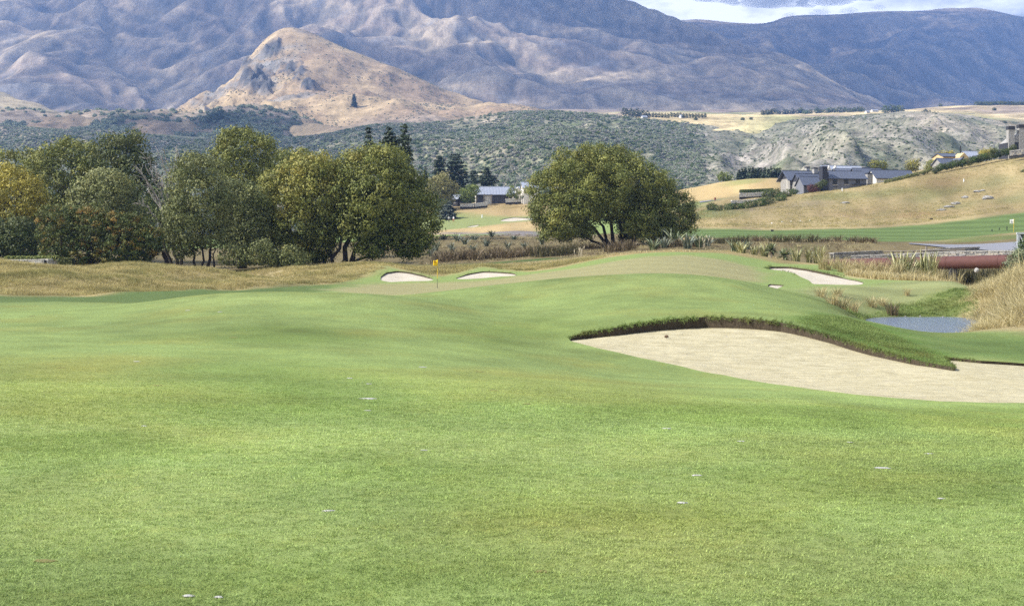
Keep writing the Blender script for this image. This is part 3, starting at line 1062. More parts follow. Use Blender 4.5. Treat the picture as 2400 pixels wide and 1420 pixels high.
def rel(X, Y, U):
    left = smooth01((760 - U) / 160) * smooth01((U - 420) / 60)
    r = (ridged(X / 240, Y / 300, 5, 151) - 1.0) * 14 + fbm(X / 70, Y / 80, 5, 157) * 6
    r += left * (ridged(X / 38, Y / 45, 5, 163) - .9) * 8
    return r * smooth01((Y - 1600) / 200) * (.14 + .86 * smooth01((2480 - Y) / 160))


S_hill = Sheet(pts, 60, 1480, 1600, 3100, 420, 210, rel, sl=.09)
X, Y, U = S_hill.X, S_hill.V, S_hill.U
n = fbm(X / 110, Y / 150, 5, 167)
bs = blend(ones(X.shape, (.385, .285, .165)), (.28, .20, .125), np.clip(.5 + n, 0, 1))
rk = np.clip(1.25 * fbm(X / 75, Y / 60, 5, 173) + .55 * smooth01((S_hill.slope - .55) / .5) - .12, 0, 1) * smooth01((800 - U) / 130) * smooth01((Y - 2020) / 120)
rk = np.clip(rk * 1.6, 0, 1)
crag = np.zeros(X.shape)
for cu, cvv, ru, rv in ((600, 185, 34, 26), (690, 172, 34, 22), (640, 110, 30, 22), (575, 150, 22, 26), (625, 205, 26, 14), (720, 200, 18, 12)):
    V_ = HV - (S_hill.Z - EYE) / Y * F
    crag = np.maximum(crag, smooth01(1.25 - np.hypot((U - cu) / ru, (V_ - cvv) / rv) + .55 * n + .35 * fbm(X / 25, Y / 25, 4, 175)))
rim = smooth01((690 - U) / 60) * smooth01((S_hill.slope - .5) / .3) * .35
bs = blend(bs, (.22, .205, .185), np.clip(.7 * rk + rim * np.clip(.4 + n, 0, 1), 0, 1))
crag = np.clip(crag * (.55 + .9 * ridged(X / 26, Y / 26, 4, 176)) - .12, 0, 1)
S_hill.Z = S_hill.Z + crag * (ridged(X / 20, Y / 24, 4, 177) - .5) * 9
bs = blend(bs, (.085, .085, .088), crag * .95)
low = smooth01((2000 - Y) / 120) * smooth01((U - 700) / 200)
bs = blend(bs, (.25, .20, .155), low * .75)
scr = np.clip(.45 + .6 * n + .7 * rk + .25 * smooth01((2250 - Y) / 200), 0, 1)
m_hill = hill_material('dry_rocky_hill', .045, 3.0, (.105, .57, .64, (.07, .075, .05), .85), .6)
S_hill.build('rocky_hill', m_hill, bs, scr, 'sunlit tan pyramid hill with grey crags on its left flank')

# ---------------------------------------------------------------- dark foothill in front of it, and the slope at the left edge
pts = []
for u, v in zip((-700, -200, 0, 150, 300, 400, 480, 560, 620, 700, 745, 800, 900), (262, 268, 276, 273, 272, 282, 273, 264, 268, 286, 302, 318, 345)):
    pts += [(u, v, 1850), (u, v + 45, 1700), (u, v + 22, 2150), (u, v + 100, 1560), (u, v + 28, 1780)]
S_foot = Sheet(pts, -800, 930, 1560, 2150, 220, 90, lambda X, Y, U: (fbm(X / 130, Y / 160, 4, 181) * 8 + (ridged(X / 100, Y / 200, 4, 182) - 1) * 6) * smooth01((Y - 1560) / 80))
X, Y, U = S_foot.X, S_foot.V, S_foot.U
n = fbm(X / 90, Y / 120, 5, 183)
bs = blend(ones(X.shape, (.30, .235, .165)), (.10, .105, .07), np.clip(.55 + 1.2 * n + .9 * smooth01((1800 - Y) / 120) - .6 * smooth01((Y - 1800) / 60), 0, 1))
S_foot.build('foothill', hill_material('foothill_scrub', .06, 4.0, (.12, .52, .60, (.06, .075, .045), .9)), bs, np.clip(.6 + n, 0, 1), 'low scrubby foothill under the tan pyramid hill')

pts = []
for u, v, y in ((-900, 60, 2700), (-400, 140, 2700), (-100, 188, 2700), (0, 212, 2650), (60, 232, 2600), (130, 264, 2500), (200, 285, 2450), (300, 300, 2400)):
    pts += [(u, v, y), (u, v + 40, y + 350), (u, min(v + 90, 300), y - 350), (u, 310, 1800), (u, 300, y + 700)]
S_left = Sheet(pts, -1000, 330, 1800, 3200, 180, 110, lambda X, Y, U: fbm(X / 130, Y / 150, 5, 191) * 10)
X, Y, U = S_left.X, S_left.V, S_left.U
n = fbm(X / 90, Y / 120, 5, 193)
S_left.build('hillside', m_hill, blend(ones(X.shape, (.40, .32, .19)), (.26, .22, .13), np.clip(.5 + n, 0, 1)), np.clip(.75 + n, 0, 1), 'scrub dotted golden slope at the far left below the mountain')

# ---------------------------------------------------------------- big left mountain
pts = []
for u, v, Y_ in ((-1000, -420, 6600), (-400, -330, 6600), (0, -260, 6500), (300, -230, 6500), (600, -200, 6400), (900, -160, 6300), (1150, -110, 6200), (1300, -60, 6100), (1380, -25, 6000), (1440, 0, 5950), (1500, 22, 5900), (1570, 50, 5800), (1650, 82, 5650), (1780, 132, 5400), (1870, 160, 5200), (1950, 193, 5000), (2050, 247, 4800), (2110, 290, 4700), (2180, 330, 4600), (2300, 360, 4600)):
    pts += [(u, v, Y_), (u, v + 90, Y_ + 900), (u, min(v + 330, 330), Y_ + 2200)]
for u in (-1000, -500, 0, 400, 800, 1200, 1500, 1800, 2100, 2300):
    pts += [(u, 285 + max(0, u - 2000) * .25, 3250), (u, 292 + max(0, u - 2000) * .25, 3000), (u, 262 + max(0, u - 2000) * .3, 3650)]
pts += [(0, 110, 4700), (0, 30, 5300), (300, 60, 5000), (150, 150, 4400), (450, 150, 4300), (300, 215, 3900), (650, 120, 4500), (480, 190, 4050), (860, 130, 4450), (860, 215, 3900), (1000, 95, 4900), (1050, 170, 4300), (1170, 150, 4600), (1250, 110, 4900), (1300, 190, 4200), (1320, 235, 3800), (800, 40, 5100), (1000, 20, 5400), (1200, 40, 5500), (1370, 60, 5600), (1300, 130, 4800),
        (1390, 150, 4650), (1500, 200, 4250), (1600, 225, 4050), (1700, 248, 3850), (1785, 262, 3750), (1560, 160, 4900), (1700, 170, 4800), (1800, 215, 4400), (1900, 225, 4350), (1850, 252, 4000), (1950, 258, 4050), (1650, 130, 5150), (1500, 110, 5200)]


def rel(X, Y, U):
    w = 260 * fbm(X / 1500, Y / 1500, 3, 201)
    r = (ridged((X + w + .35 * Y) / 900, (Y + w) / 1900, 4, 203, .36) - .75) * 115
    r += (ridged((X - .25 * Y + .5 * w) / 300, (Y + w) / 800, 3, 207, .38) - .75) * 34
    r -= np.clip(ridged((X + .5 * w + .2 * Y) / 210, (Y + w) / 800, 2, 208, .4) - .62, 0, 1) * 22
    r -= np.clip(ridged((X + .4 * w - .25 * Y) / 85, (Y + w) / 380, 2, 210, .4) - .62, 0, 1) * 6
    r += fbm(X / 110, Y / 140, 3, 209) * 3
    edge = smooth01((Y - 3250) / 500)
    shoulder = smooth01(np.abs(U - 1700) / 1.0) * 0 + np.where(U > 1350, .40, 1.0 - .6 * smooth01((U - 1150) / 200))
    return r * edge * (.30 + .70 * shoulder)


S_mtl = Sheet(pts, -1000, 2300, 3000, 8200, 560, 330, rel, sl=.10)


def boxblur(Z, k):
    for ax in (0, 1):
        P_ = np.pad(Z, [(k + 1, k) if a == ax else (0, 0) for a in (0, 1)], mode='edge')
        c = np.cumsum(P_, ax)
        Z = (np.take(c, range(2 * k + 1, c.shape[ax]), ax) - np.take(c, range(0, c.shape[ax] - 2 * k - 1), ax)) / (2 * k + 1)
    return Z


def mountain_cover(S, seed):
    X, Y, U = S.X, S.V, S.U
    n = fbm(X / 420, Y / 420, 5, seed)
    n2 = fbm(X / 130, Y / 160, 5, seed + 5)
    b = blend(ones(X.shape, (.36, .285, .19)), (.25, .19, .135), np.clip(.5 + n, 0, 1))
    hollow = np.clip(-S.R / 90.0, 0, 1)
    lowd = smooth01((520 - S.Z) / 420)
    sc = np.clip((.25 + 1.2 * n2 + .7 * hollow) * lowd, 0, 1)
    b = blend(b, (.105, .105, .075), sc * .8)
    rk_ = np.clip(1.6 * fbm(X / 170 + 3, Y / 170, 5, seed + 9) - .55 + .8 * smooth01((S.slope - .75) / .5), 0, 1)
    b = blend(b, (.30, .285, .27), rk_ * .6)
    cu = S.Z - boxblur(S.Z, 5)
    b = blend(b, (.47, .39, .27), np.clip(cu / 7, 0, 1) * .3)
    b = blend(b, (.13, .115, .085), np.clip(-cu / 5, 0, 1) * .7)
    return b, np.clip(.2 + sc, 0, 1)


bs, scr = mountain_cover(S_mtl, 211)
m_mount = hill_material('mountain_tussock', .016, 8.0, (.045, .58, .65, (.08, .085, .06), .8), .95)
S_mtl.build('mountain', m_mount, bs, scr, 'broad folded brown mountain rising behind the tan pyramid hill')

# ---------------------------------------------------------------- right mountain
pts = []
for u, v, Y_ in ((1200, 70, 9300), (1400, 62, 9300), (1500, 58, 9300), (1570, 51, 9300), (1640, 49, 9300), (1700, 53, 9200), (1770, 58, 9100), (1800, 57, 9000), (1850, 41, 9000), (1950, 36, 8900), (2050, 26, 8900), (2150, 23, 8800), (2230, 20, 8800), (2290, 21, 8800), (2350, 32, 8700), (2400, 40, 8700), (2600, 66, 8600), (3000, 40, 8600), (3600, 20, 8600)):
    pts += [(u, v, Y_), (u, v + 70, Y_ + 900)]
    pts += [(u, 255 if u < 2300 else 250, 5600), (u, 268, 4600)]
pts += [(1700, 130, 7600), (1900, 120, 7700), (2100, 120, 7500), (2300, 125, 7400), (2500, 140, 7400), (1800, 200, 6500), (2000, 205, 6400), (2090, 165, 6500), (2080, 205, 6000), (2250, 200, 6300), (2400, 205, 6300), (2150, 225, 5900), (2700, 200, 6300), (1600, 120, 8000)]


def rel(X, Y, U):
    w = 300 * fbm(X / 1900, Y / 1900, 3, 221)
    r = (ridged((X + w - .3 * Y) / 1100, (Y + w) / 2500, 4, 223, .36) - .75) * 130
    r += (ridged((X + .2 * Y) / 380, (Y + w) / 1000, 3, 227, .38) - .75) * 40
    r -= np.clip(ridged((X + .5 * w) / 300, (Y + w) / 1100, 2, 228, .4) - .62, 0, 1) * 30
    return r * smooth01((Y - 4800) / 900) * (.10 + .90 * smooth01((8700 - Y) / 1100))


S_mtr = Sheet(pts, 1150, 3600, 4600, 10200, 400, 260, rel, sl=.10)
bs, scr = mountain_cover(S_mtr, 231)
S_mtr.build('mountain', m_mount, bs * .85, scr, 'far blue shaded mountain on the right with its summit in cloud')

# ---------------------------------------------------------------- air
mh, nt = new_mat('haze_air')
pv = nt.add('ShaderNodeVolumePrincipled', {'Color': (.25, .46, 1.0, 1), 'Density': 1.3e-4, 'Anisotropy': .25})
nt.add('ShaderNodeOutputMaterial', {'Volume': pv.outputs[0]})
mh.cycles.volume_sampling = 'DISTANCE'
zt = max(float(S.Z.max()) for S in (S_mtl, S_mtr, S_hill)) + 40
hb = MB().box(-9500, 9500, -400, 10600, -180, zt)
hz = hb.build('haze', mh)
tag(hz, 'thin blue air between the golf course and the mountains', kind='stuff')

# ---------------------------------------------------------------- clouds over the ranges
mc, nt = new_mat('cloud_vapour')
pv = nt.add('ShaderNodeVolumePrincipled', {'Color': (.97, .975, 1.0, 1), 'Density': .0062, 'Anisotropy': .35})
nt.add('ShaderNodeOutputMaterial', {'Volume': pv.outputs[0]})


def cloud_bank(puffs, label, seed):
    """One cloud: billows of a single closed mass, flat underneath."""
    rg = np.random.default_rng(seed)
    bm = bmesh.new()
    for (x, y, z, rx, ry, rz) in puffs:
        res = bmesh.ops.create_icosphere(bm, subdivisions=3, radius=1.0)
        ph = rg.uniform(0, 50, 3)
        co = np.array([v_.co for v_ in res['verts']])
        d = 1 + .30 * fbm(co[:, 0] * 1.6 + ph[0] + co[:, 2], co[:, 1] * 1.6 + ph[1] - co[:, 2], 4, seed)
        for v_, k_ in zip(res['verts'], d):
            c = v_.co * k_
            v_.co = (x + c.x * rx, y + c.y * ry, z + (c.z * rz if c.z > 0 else c.z * rz * .45))
    me = bpy.data.meshes.new('cloud')
    bm.to_mesh(me)
    bm.free()
    me.materials.append(mc)
    for p_ in me.polygons:
        p_.use_smooth = True
    return tag(link('cloud', me), label, kind='structure')


def over(u, v, S, zc):
    """Where a cloud at height zc has to float for its shade to reach the hillside seen at (u, v)."""
    Y_ = S.hit(u, v)
    z_ = float(S.z(u, Y_))
    k_ = (zc - z_) / math.tan(SUN_EL)
    return ((u - UC) / F * Y_ - k_ * math.cos(SUN_BEHIND), Y_ - k_ * math.sin(SUN_BEHIND))


CZ = zt + 420
rg = np.random.default_rng(5)
left_pts = [(60, 40), (200, 60), (350, 40), (500, 60), (120, 120), (300, 130), (450, 130), (60, 190), (480, 190), (400, 225), (120, 10)]
mid_pts = [(1500, 60), (1400, 90), (1500, 130), (1620, 120), (1700, 160), (1450, 200), (1600, 200), (1750, 210), (1850, 200), (1950, 230), (1300, 30), (1180, 30), (1850, 240), (1650, 240), (1200, 225), (1330, 225), (760, 130), (840, 175)]
right_pts = [(u, v) for u in (1650, 1760, 1880, 2000, 2120, 2240, 2360, 2480) for v in (80, 140, 200, 235)]


def puffs_for(plist, S, r0, jit):
    out = []
    for u, v in plist:
        x, y = over(u, v, S, CZ)
        r = r0 * rg.uniform(.75, 1.25)
        out.append((x + rg.normal(0, jit), y + rg.normal(0, jit), CZ + rg.uniform(-60, 120), r * rg.uniform(.9, 1.5), r * rg.uniform(.8, 1.2), min(r * .5, 300)))
    return out


def sky_cloud(plist, label, seed):
    q = [((u - UC) / F * Y_, Y_, ZV(v, Y_), a, a * .8, a * .42) for u, v, Y_, a in plist]
    return cloud_bank(q, label, seed)


sky_cloud([(1660, -6, 12800, 190), (1730, 0, 12900, 230), (1800, 4, 12800, 260), (1880, 4, 12900, 250), (1950, 2, 12800, 210), (1610, -18, 13000, 190), (2020, -8, 13000, 200), (1840, -30, 13200, 300)], 'dark based grey cloud over the saddle between the mountains', 251)
sky_cloud([(1850, 38, 11200, 60), (1920, 32, 11200, 80), (1990, 28, 11200, 80), (2060, 20, 11200, 60)], 'pale cloud lying against the summit ridge of the right mountain', 252)
cloud_bank(puffs_for(left_pts, S_mtl, 215, 60), 'broken cumulus drifting over the left mountain', 241)
cloud_bank(puffs_for(mid_pts, S_mtl, 300, 60), 'cumulus over the middle spurs of the range', 242)
cloud_bank(puffs_for(right_pts, S_mtr, 560, 90), 'solid cloud deck over the far right mountain', 243)
foot_pts = [(u, v) for u in (180, 300, 420, 540, 640) for v in (300, 318)] + [(560, 268), (500, 275)]
fp = []
for u, v in foot_pts:
    x, y = over(u, v, S_foot, CZ)
    fp.append((x + rg.normal(0, 15), y + rg.normal(0, 15), CZ, rg.uniform(75, 110), rg.uniform(60, 80), 150))
for u, v in [(u, v) for u in (260, 360, 460, 560, 650, 720) for v in (328, 345)]:
    x, y = over(u, v, S_bush, CZ)
    fp.append((x + rg.normal(0, 12), y + rg.normal(0, 12), CZ, rg.uniform(60, 85), rg.uniform(50, 65), 140))
cloud_bank(fp, 'small cloud over the scrubby foothill', 244)

# ================================================================ PLANTS
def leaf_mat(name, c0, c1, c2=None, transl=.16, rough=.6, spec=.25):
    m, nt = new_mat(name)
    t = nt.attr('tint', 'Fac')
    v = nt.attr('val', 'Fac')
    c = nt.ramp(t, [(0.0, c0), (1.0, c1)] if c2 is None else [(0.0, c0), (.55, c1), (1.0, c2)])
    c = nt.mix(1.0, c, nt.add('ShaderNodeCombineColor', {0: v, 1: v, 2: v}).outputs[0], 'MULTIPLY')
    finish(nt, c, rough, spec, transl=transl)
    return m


M_WILLOW = leaf_mat('willow_leaf', (.110, .130, .028), (.205, .208, .046), (.30, .255, .052))
M_GREY = leaf_mat('grey_willow_leaf', (.115, .135, .042), (.215, .220, .078), (.29, .26, .078))
M_DARK = leaf_mat('dark_leaf', (.048, .072, .020), (.110, .122, .034), (.17, .155, .045))
M_YELLOW = leaf_mat('yellow_leaf', (.13, .14, .030), (.27, .235, .040), (.38, .32, .06))
M_RUST = leaf_mat('rusty_juniper_leaf', (.052, .080, .018), (.115, .125, .030), (.25, .15, .032))
M_CON = leaf_mat('conifer_needle', (.026, .044, .022), (.060, .080, .040), (.10, .11, .06), .08)
M_SPRUCE = leaf_mat('blue_spruce_needle', (.045, .060, .045), (.10, .115, .085), (.16, .17, .13), .08)
M_POPLAR = leaf_mat('pale_poplar_leaf', (.13, .135, .05), (.22, .20, .075), (.30, .26, .10))
M_SHRUB = leaf_mat('shrub_leaf', (.045, .075, .018), (.095, .135, .030), (.15, .17, .05))
M_LIME = leaf_mat('lime_leaf', (.10, .14, .030), (.20, .23, .055), (.30, .30, .09))
M_PITT = leaf_mat('pale_shrub_leaf', (.085, .115, .048), (.20, .225, .12), (.32, .33, .20))
M_BARK = plain('dark_bark', (.045, .036, .028), .95, .1, .45, 4.0, bump=.03)
M_TWIG = plain('bare_pale_twig', (.30, .27, .24), .9, .1, .3, 3.0)


def leaf_tris(C, N_, L, Wd, rg, droop=.0):
    """One small pointed leaf spray at each point, facing roughly N_."""
    n = len(C)
    N_ = N_ + rg.normal(0, .42, (n, 3))
    N_ /= np.linalg.norm(N_, axis=1)[:, None] + 1e-9
    a = rg.normal(0, 1, (n, 3))
    a[:, 2] -= droop
    a -= (a * N_).sum(1)[:, None] * N_
    a /= np.linalg.norm(a, axis=1)[:, None] + 1e-9
    b = np.cross(N_, a)
    l = (L * rg.uniform(.7, 1.3, n))[:, None]
    w = (Wd * rg.uniform(.7, 1.3, n))[:, None]
    v = np.empty((n, 3, 3))
    v[:, 0] = C + a * l * .6
    v[:, 1] = C - a * l * .4 + b * w * .5
    v[:, 2] = C - a * l * .4 - b * w * .5
    return v.reshape(-1, 3), np.arange(3 * n).reshape(-1, 3)


def foliage(lobes, rg, clump_area=1.1, per=26, sig=.42, L=.34, Wd=.19, yellow=.4, yspot=0.0, keep=.62, droop=.4, zfloor=None, top_tint=.5):
    """Leaf sprays in clumps spread over and through rounded boughs; lobes are (centre, rx, ry, rz)."""
    Cs = np.array([l[0] for l in lobes])
    Rs = np.array([l[1:] for l in lobes])
    zmin, zmax = (Cs[:, 2] - Rs[:, 2]).min(), (Cs[:, 2] + Rs[:, 2]).max()
    allc, alln, allt, allv = [], [], [], []
    for i in range(len(lobes)):
        r = Rs[i]
        k = max(6, int(4 * PI * ((r[0] * r[1]) ** .8 + (r[0] * r[2]) ** .8 + (r[1] * r[2]) ** .8) / 3 / clump_area))
        j = np.arange(k) + .5
        ph = np.arccos(1 - 2 * j / k)
        th = PI * (1 + 5 ** .5) * j + rg.uniform(0, 6)
        d = np.c_[np.cos(th) * np.sin(ph), np.sin(th) * np.sin(ph), np.cos(ph)] + rg.normal(0, .10, (k, 3))
        rad = rg.uniform(.74, 1.06, k)
        cl = Cs[i] + d * r * rad[:, None]
        ok = np.ones(k, bool)
        for m in range(len(lobes)):
            if m == i:
                continue
            q = (((cl - Cs[m]) / Rs[m]) ** 2).sum(1)
            ok &= (q > keep) | (rg.random(k) < .10)
        if zfloor is not None:
            ok &= cl[:, 2] > zfloor
        cl, d = cl[ok], d[ok]
        k = len(cl)
        if k == 0:
            continue
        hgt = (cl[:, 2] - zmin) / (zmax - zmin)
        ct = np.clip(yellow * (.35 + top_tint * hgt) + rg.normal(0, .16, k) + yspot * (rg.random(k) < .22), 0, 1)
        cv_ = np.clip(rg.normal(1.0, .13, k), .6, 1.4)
        cnt = np.maximum(4, (per * rg.uniform(.6, 1.4, k)).astype(int))
        idx = np.repeat(np.arange(k), cnt)
        n = len(idx)
        off = rg.normal(0, 1, (n, 3)) * np.array((sig, sig, sig * .7))
        c = cl[idx] + off
        nn = d[idx] * .35 + off / (sig * 1.25) + np.array((0, 0, .12))
        allc.append(c)
        alln.append(nn)
        allt.append(np.clip(ct[idx] + rg.normal(0, .12, n), 0, 1))
        allv.append(np.clip(cv_[idx] * rg.normal(1, .11, n), .4, 1.7))
    C = np.concatenate(allc)
    v, f = leaf_tris(C, np.concatenate(alln), L, Wd, rg, droop)
    return v, f, np.concatenate(allt), np.concatenate(allv)


def leafy(name, mat, parent, lobes, seed, **kw):
    rg = np.random.default_rng(seed)
    v, f, t, vv = foliage(lobes, rg, **kw)
    me = np_mesh(name, v, f, mat, False, {'tint': ('FACE', t), 'val': ('FACE', vv)})
    return link(name, me, parent)


def curve_pts(a, b, sag, n, rg, wob):
    a, b = np.array(a), np.array(b)
    out = []
    for i in range(n + 1):
        t = i / n
        p = a * (1 - t) + b * t
        p = p + np.array((0, 0, 1)) * sag * math.sin(PI * t)
        if 0 < i < n:
            p = p + rg.normal(0, wob, 3)
        out.append(tuple(p))
    return out


def px_lobes(lobes, Y, root, rg, spread=1.0, flat=.92, twins=True):
    """Boughs given by where they show (column, row, half width in photo pixels); the crown is as deep as it is wide."""
    us = [l[0] for l in lobes]
    uc, hw = (min(us) + max(us)) / 2, max((max(us) - min(us)) / 2, 1)
    out = []
    for i, l in enumerate(lobes):
        r = l[2] / F * Y
        half = max(hw / F * Y * math.sqrt(max(.12, 1 - ((l[0] - uc) / (hw * 1.25)) ** 2)), r * .3) * spread
        dy = (l[3] if len(l) > 3 else (-1) ** i * rg.uniform(.25, .75)) * half
        for s_, k_ in ((1, 1.0), (-.8, .92)) if twins else ((1, 1.0),):
            yy = Y + dy * s_
            c = np.array(W(l[0] + (0 if s_ > 0 else rg.uniform(-8, 8)), l[1], Y)) - np.array(root)
            c[1] = dy * s_
            out.append((c, r * k_ * rg.uniform(.94, 1.06), r * k_, r * k_ * flat))
    return out


def tree(name, label, u, Y, lobes, mat, seed, stems=(), group=None, bark=None, cat='tree', trunk_r=.3, dz=0.0, spread=1.0, limbs=True, flat=.92, **kw):
    rg = np.random.default_rng(seed)
    root = G(u, Y, dz)
    e = empty(name, root)
    tag(e, label, cat, group)
    L = px_lobes(lobes, Y, root, rg, spread, flat)
    kw.setdefault('zfloor', .15)
    leafy('crown', mat, e, L, seed + 1, **kw)
    if limbs:
        targets = list(stems) if stems else [(l[0], l[1]) for l in lobes[:3]]
        for i, s in enumerate(targets):
            tp = np.array(W(s[0], s[1], Y)) - np.array(root)
            tp[1] = rg.uniform(-.25, .25) * abs(tp[0]) + rg.uniform(-1, 1)
            bx = (s[2] - u) / F * Y if len(s) > 2 else rg.normal(0, trunk_r * .5)
            pts = curve_pts((bx, rg.normal(0, trunk_r * .6), -.3), tp, .0, 7, rg, .04 * np.linalg.norm(tp))
            pts = [(p[0] * (1 if k else 1), p[1], p[2]) for k, p in enumerate(pts)]
            r0 = trunk_r * (1.0 if i == 0 else rg.uniform(.55, .85))
            mb = MB().tube(pts, [r0 * (1 - .85 * k / 7) * (1.35 if k == 0 else 1) for k in range(8)], 7)
            for b in range(3):                                     # side branches
                k = 3 + b
                q = np.array(pts[k]) + rg.normal(0, 1, 3) * np.array((1, 1, .3)) * .22 * np.linalg.norm(tp) + np.array((0, 0, .16 * np.linalg.norm(tp)))
                mb.tube(curve_pts(pts[k], q, 0, 4, rg, .05), [r0 * .4 * (1 - .8 * z / 4) for z in range(5)], 5)
            mb.build('trunk' if i == 0 else 'limb', bark or M_BARK, e, True)
    return e


# ---------------------------------------------------------------- the lone willow right of centre
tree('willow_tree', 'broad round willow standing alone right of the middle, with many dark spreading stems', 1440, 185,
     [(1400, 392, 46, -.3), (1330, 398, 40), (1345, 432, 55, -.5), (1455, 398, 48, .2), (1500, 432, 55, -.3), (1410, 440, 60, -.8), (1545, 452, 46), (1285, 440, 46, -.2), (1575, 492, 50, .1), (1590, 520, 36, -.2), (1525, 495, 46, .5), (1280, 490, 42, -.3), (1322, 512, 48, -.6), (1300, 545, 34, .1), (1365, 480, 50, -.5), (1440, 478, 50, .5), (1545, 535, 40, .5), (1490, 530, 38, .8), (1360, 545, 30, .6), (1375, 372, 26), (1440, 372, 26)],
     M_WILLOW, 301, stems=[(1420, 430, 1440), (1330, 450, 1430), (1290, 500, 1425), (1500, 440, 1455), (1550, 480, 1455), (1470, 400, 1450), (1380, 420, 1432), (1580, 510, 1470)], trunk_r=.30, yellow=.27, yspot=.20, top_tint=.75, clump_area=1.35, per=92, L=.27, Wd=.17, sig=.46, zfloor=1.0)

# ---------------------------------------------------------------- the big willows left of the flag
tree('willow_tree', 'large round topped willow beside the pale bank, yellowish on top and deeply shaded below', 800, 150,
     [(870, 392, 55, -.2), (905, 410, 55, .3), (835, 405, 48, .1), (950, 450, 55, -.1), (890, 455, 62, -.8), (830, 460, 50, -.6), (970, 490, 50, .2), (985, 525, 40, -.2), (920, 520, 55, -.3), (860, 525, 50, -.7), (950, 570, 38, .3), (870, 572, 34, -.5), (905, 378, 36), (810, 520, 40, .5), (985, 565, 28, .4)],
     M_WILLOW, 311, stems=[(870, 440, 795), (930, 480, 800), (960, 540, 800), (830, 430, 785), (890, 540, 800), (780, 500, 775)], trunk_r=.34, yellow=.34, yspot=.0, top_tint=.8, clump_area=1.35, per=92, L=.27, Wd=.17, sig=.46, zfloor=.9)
tree('willow_tree', 'yellowing willow leaning against the large round topped one on its left', 745, 151,
     [(690, 420, 46, -.2), (745, 402, 42), (650, 442, 36, -.3), (665, 480, 48, -.6), (740, 460, 56, -.8), (790, 430, 40, .1), (700, 530, 56, -.6), (655, 545, 42, -.1), (755, 530, 50, -.5), (650, 590, 36, -.3), (700, 590, 38, -.4), (745, 585, 34, -.2), (715, 395, 30), (800, 490, 40, .2)],
     M_WILLOW, 321, stems=[(700, 470, 760), (760, 470, 765), (660, 520, 750), (745, 560, 770)], trunk_r=.28, yellow=.50, yspot=.34, top_tint=.9, clump_area=1.35, per=92, L=.27, Wd=.17, sig=.46)
tree('willow_tree', 'tall willow with a rounded olive top rising behind the pale leaved one', 585, 168,
     [(565, 345, 44), (600, 352, 40, -.3), (530, 372, 36), (560, 385, 46, -.4), (605, 395, 42, .1), (570, 430, 46, -.2), (540, 460, 44), (610, 450, 44), (590, 500, 50), (550, 328, 24), (560, 540, 44), (610, 540, 40)],
     M_WILLOW, 331, stems=[(560, 370), (600, 380), (540, 430)], yellow=.38, top_tint=.6, clump_area=1.7, per=74, L=.33, Wd=.2, sig=.5)
tree('willow_tree', 'grey green willow leaning over bare forked trunks at the edge of the dry mound', 480, 141,
     [(445, 392, 34), (485, 400, 32), (440, 440, 44, -.5), (490, 445, 40, .2), (465, 485, 50, -.6), (420, 500, 34), (500, 500, 38, .3), (445, 535, 44, -.5), (490, 545, 38, -.1), (410, 550, 26), (520, 470, 30), (430, 575, 30, -.2)],
     M_GREY, 341, stems=[(490, 520, 495), (470, 520, 470), (445, 540, 462), (505, 560, 497)], trunk_r=.20, yellow=.40, top_tint=.45, clump_area=1.2, per=84, L=.25, Wd=.15, sig=.42, zfloor=1.0)
tree('willow_tree', 'silvery mid height willow between the forked trunks and the yellowing willow', 575, 148,
     [(545, 452, 34, -.3), (585, 470, 36), (560, 505, 42, -.4), (595, 530, 38), (550, 545, 36, -.3), (580, 575, 36, -.2), (610, 490, 26)],
     M_GREY, 351, yellow=.30, top_tint=.4, clump_area=1.2, per=84, L=.25, Wd=.15, sig=.42)
for lab, u, lob, sd in (('low pale green bush at the foot of the silvery willow', 545, [(535, 602, 22), (560, 606, 20), (545, 588, 18)], 361),
                        ('rounded grey green bush between the silvery and the yellowing willow', 615, [(600, 598, 24), (630, 600, 22), (615, 580, 22)], 362),
                        ('dark low bush under the yellowing willow', 680, [(665, 606, 20), (695, 606, 20), (680, 592, 18)], 363)):
    tree('bush', lab, u, 139, lob, M_GREY, sd, limbs=False, cat='bush', yellow=.35, clump_area=.45, per=20, sig=.28, L=.24, Wd=.14, zfloor=.0)

# ---------------------------------------------------------------- trees along the left
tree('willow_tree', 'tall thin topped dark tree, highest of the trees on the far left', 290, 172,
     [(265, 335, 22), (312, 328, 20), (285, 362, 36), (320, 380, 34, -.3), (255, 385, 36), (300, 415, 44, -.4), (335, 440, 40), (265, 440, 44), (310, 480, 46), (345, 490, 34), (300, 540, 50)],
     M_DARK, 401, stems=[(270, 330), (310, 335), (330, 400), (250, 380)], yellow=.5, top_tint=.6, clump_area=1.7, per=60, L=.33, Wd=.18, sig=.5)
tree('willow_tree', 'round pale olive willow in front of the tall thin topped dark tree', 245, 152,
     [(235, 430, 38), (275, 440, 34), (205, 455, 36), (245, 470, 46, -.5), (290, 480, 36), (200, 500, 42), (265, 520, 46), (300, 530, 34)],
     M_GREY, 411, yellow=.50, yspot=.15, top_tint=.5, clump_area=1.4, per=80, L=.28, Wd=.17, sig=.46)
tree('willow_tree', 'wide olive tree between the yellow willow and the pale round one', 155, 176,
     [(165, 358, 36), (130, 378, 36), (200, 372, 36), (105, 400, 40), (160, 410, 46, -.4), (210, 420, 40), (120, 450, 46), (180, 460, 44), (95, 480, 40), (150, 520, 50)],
     M_WILLOW, 421, yellow=.30, top_tint=.6, clump_area=1.7, per=68, L=.33, Wd=.2, sig=.5)
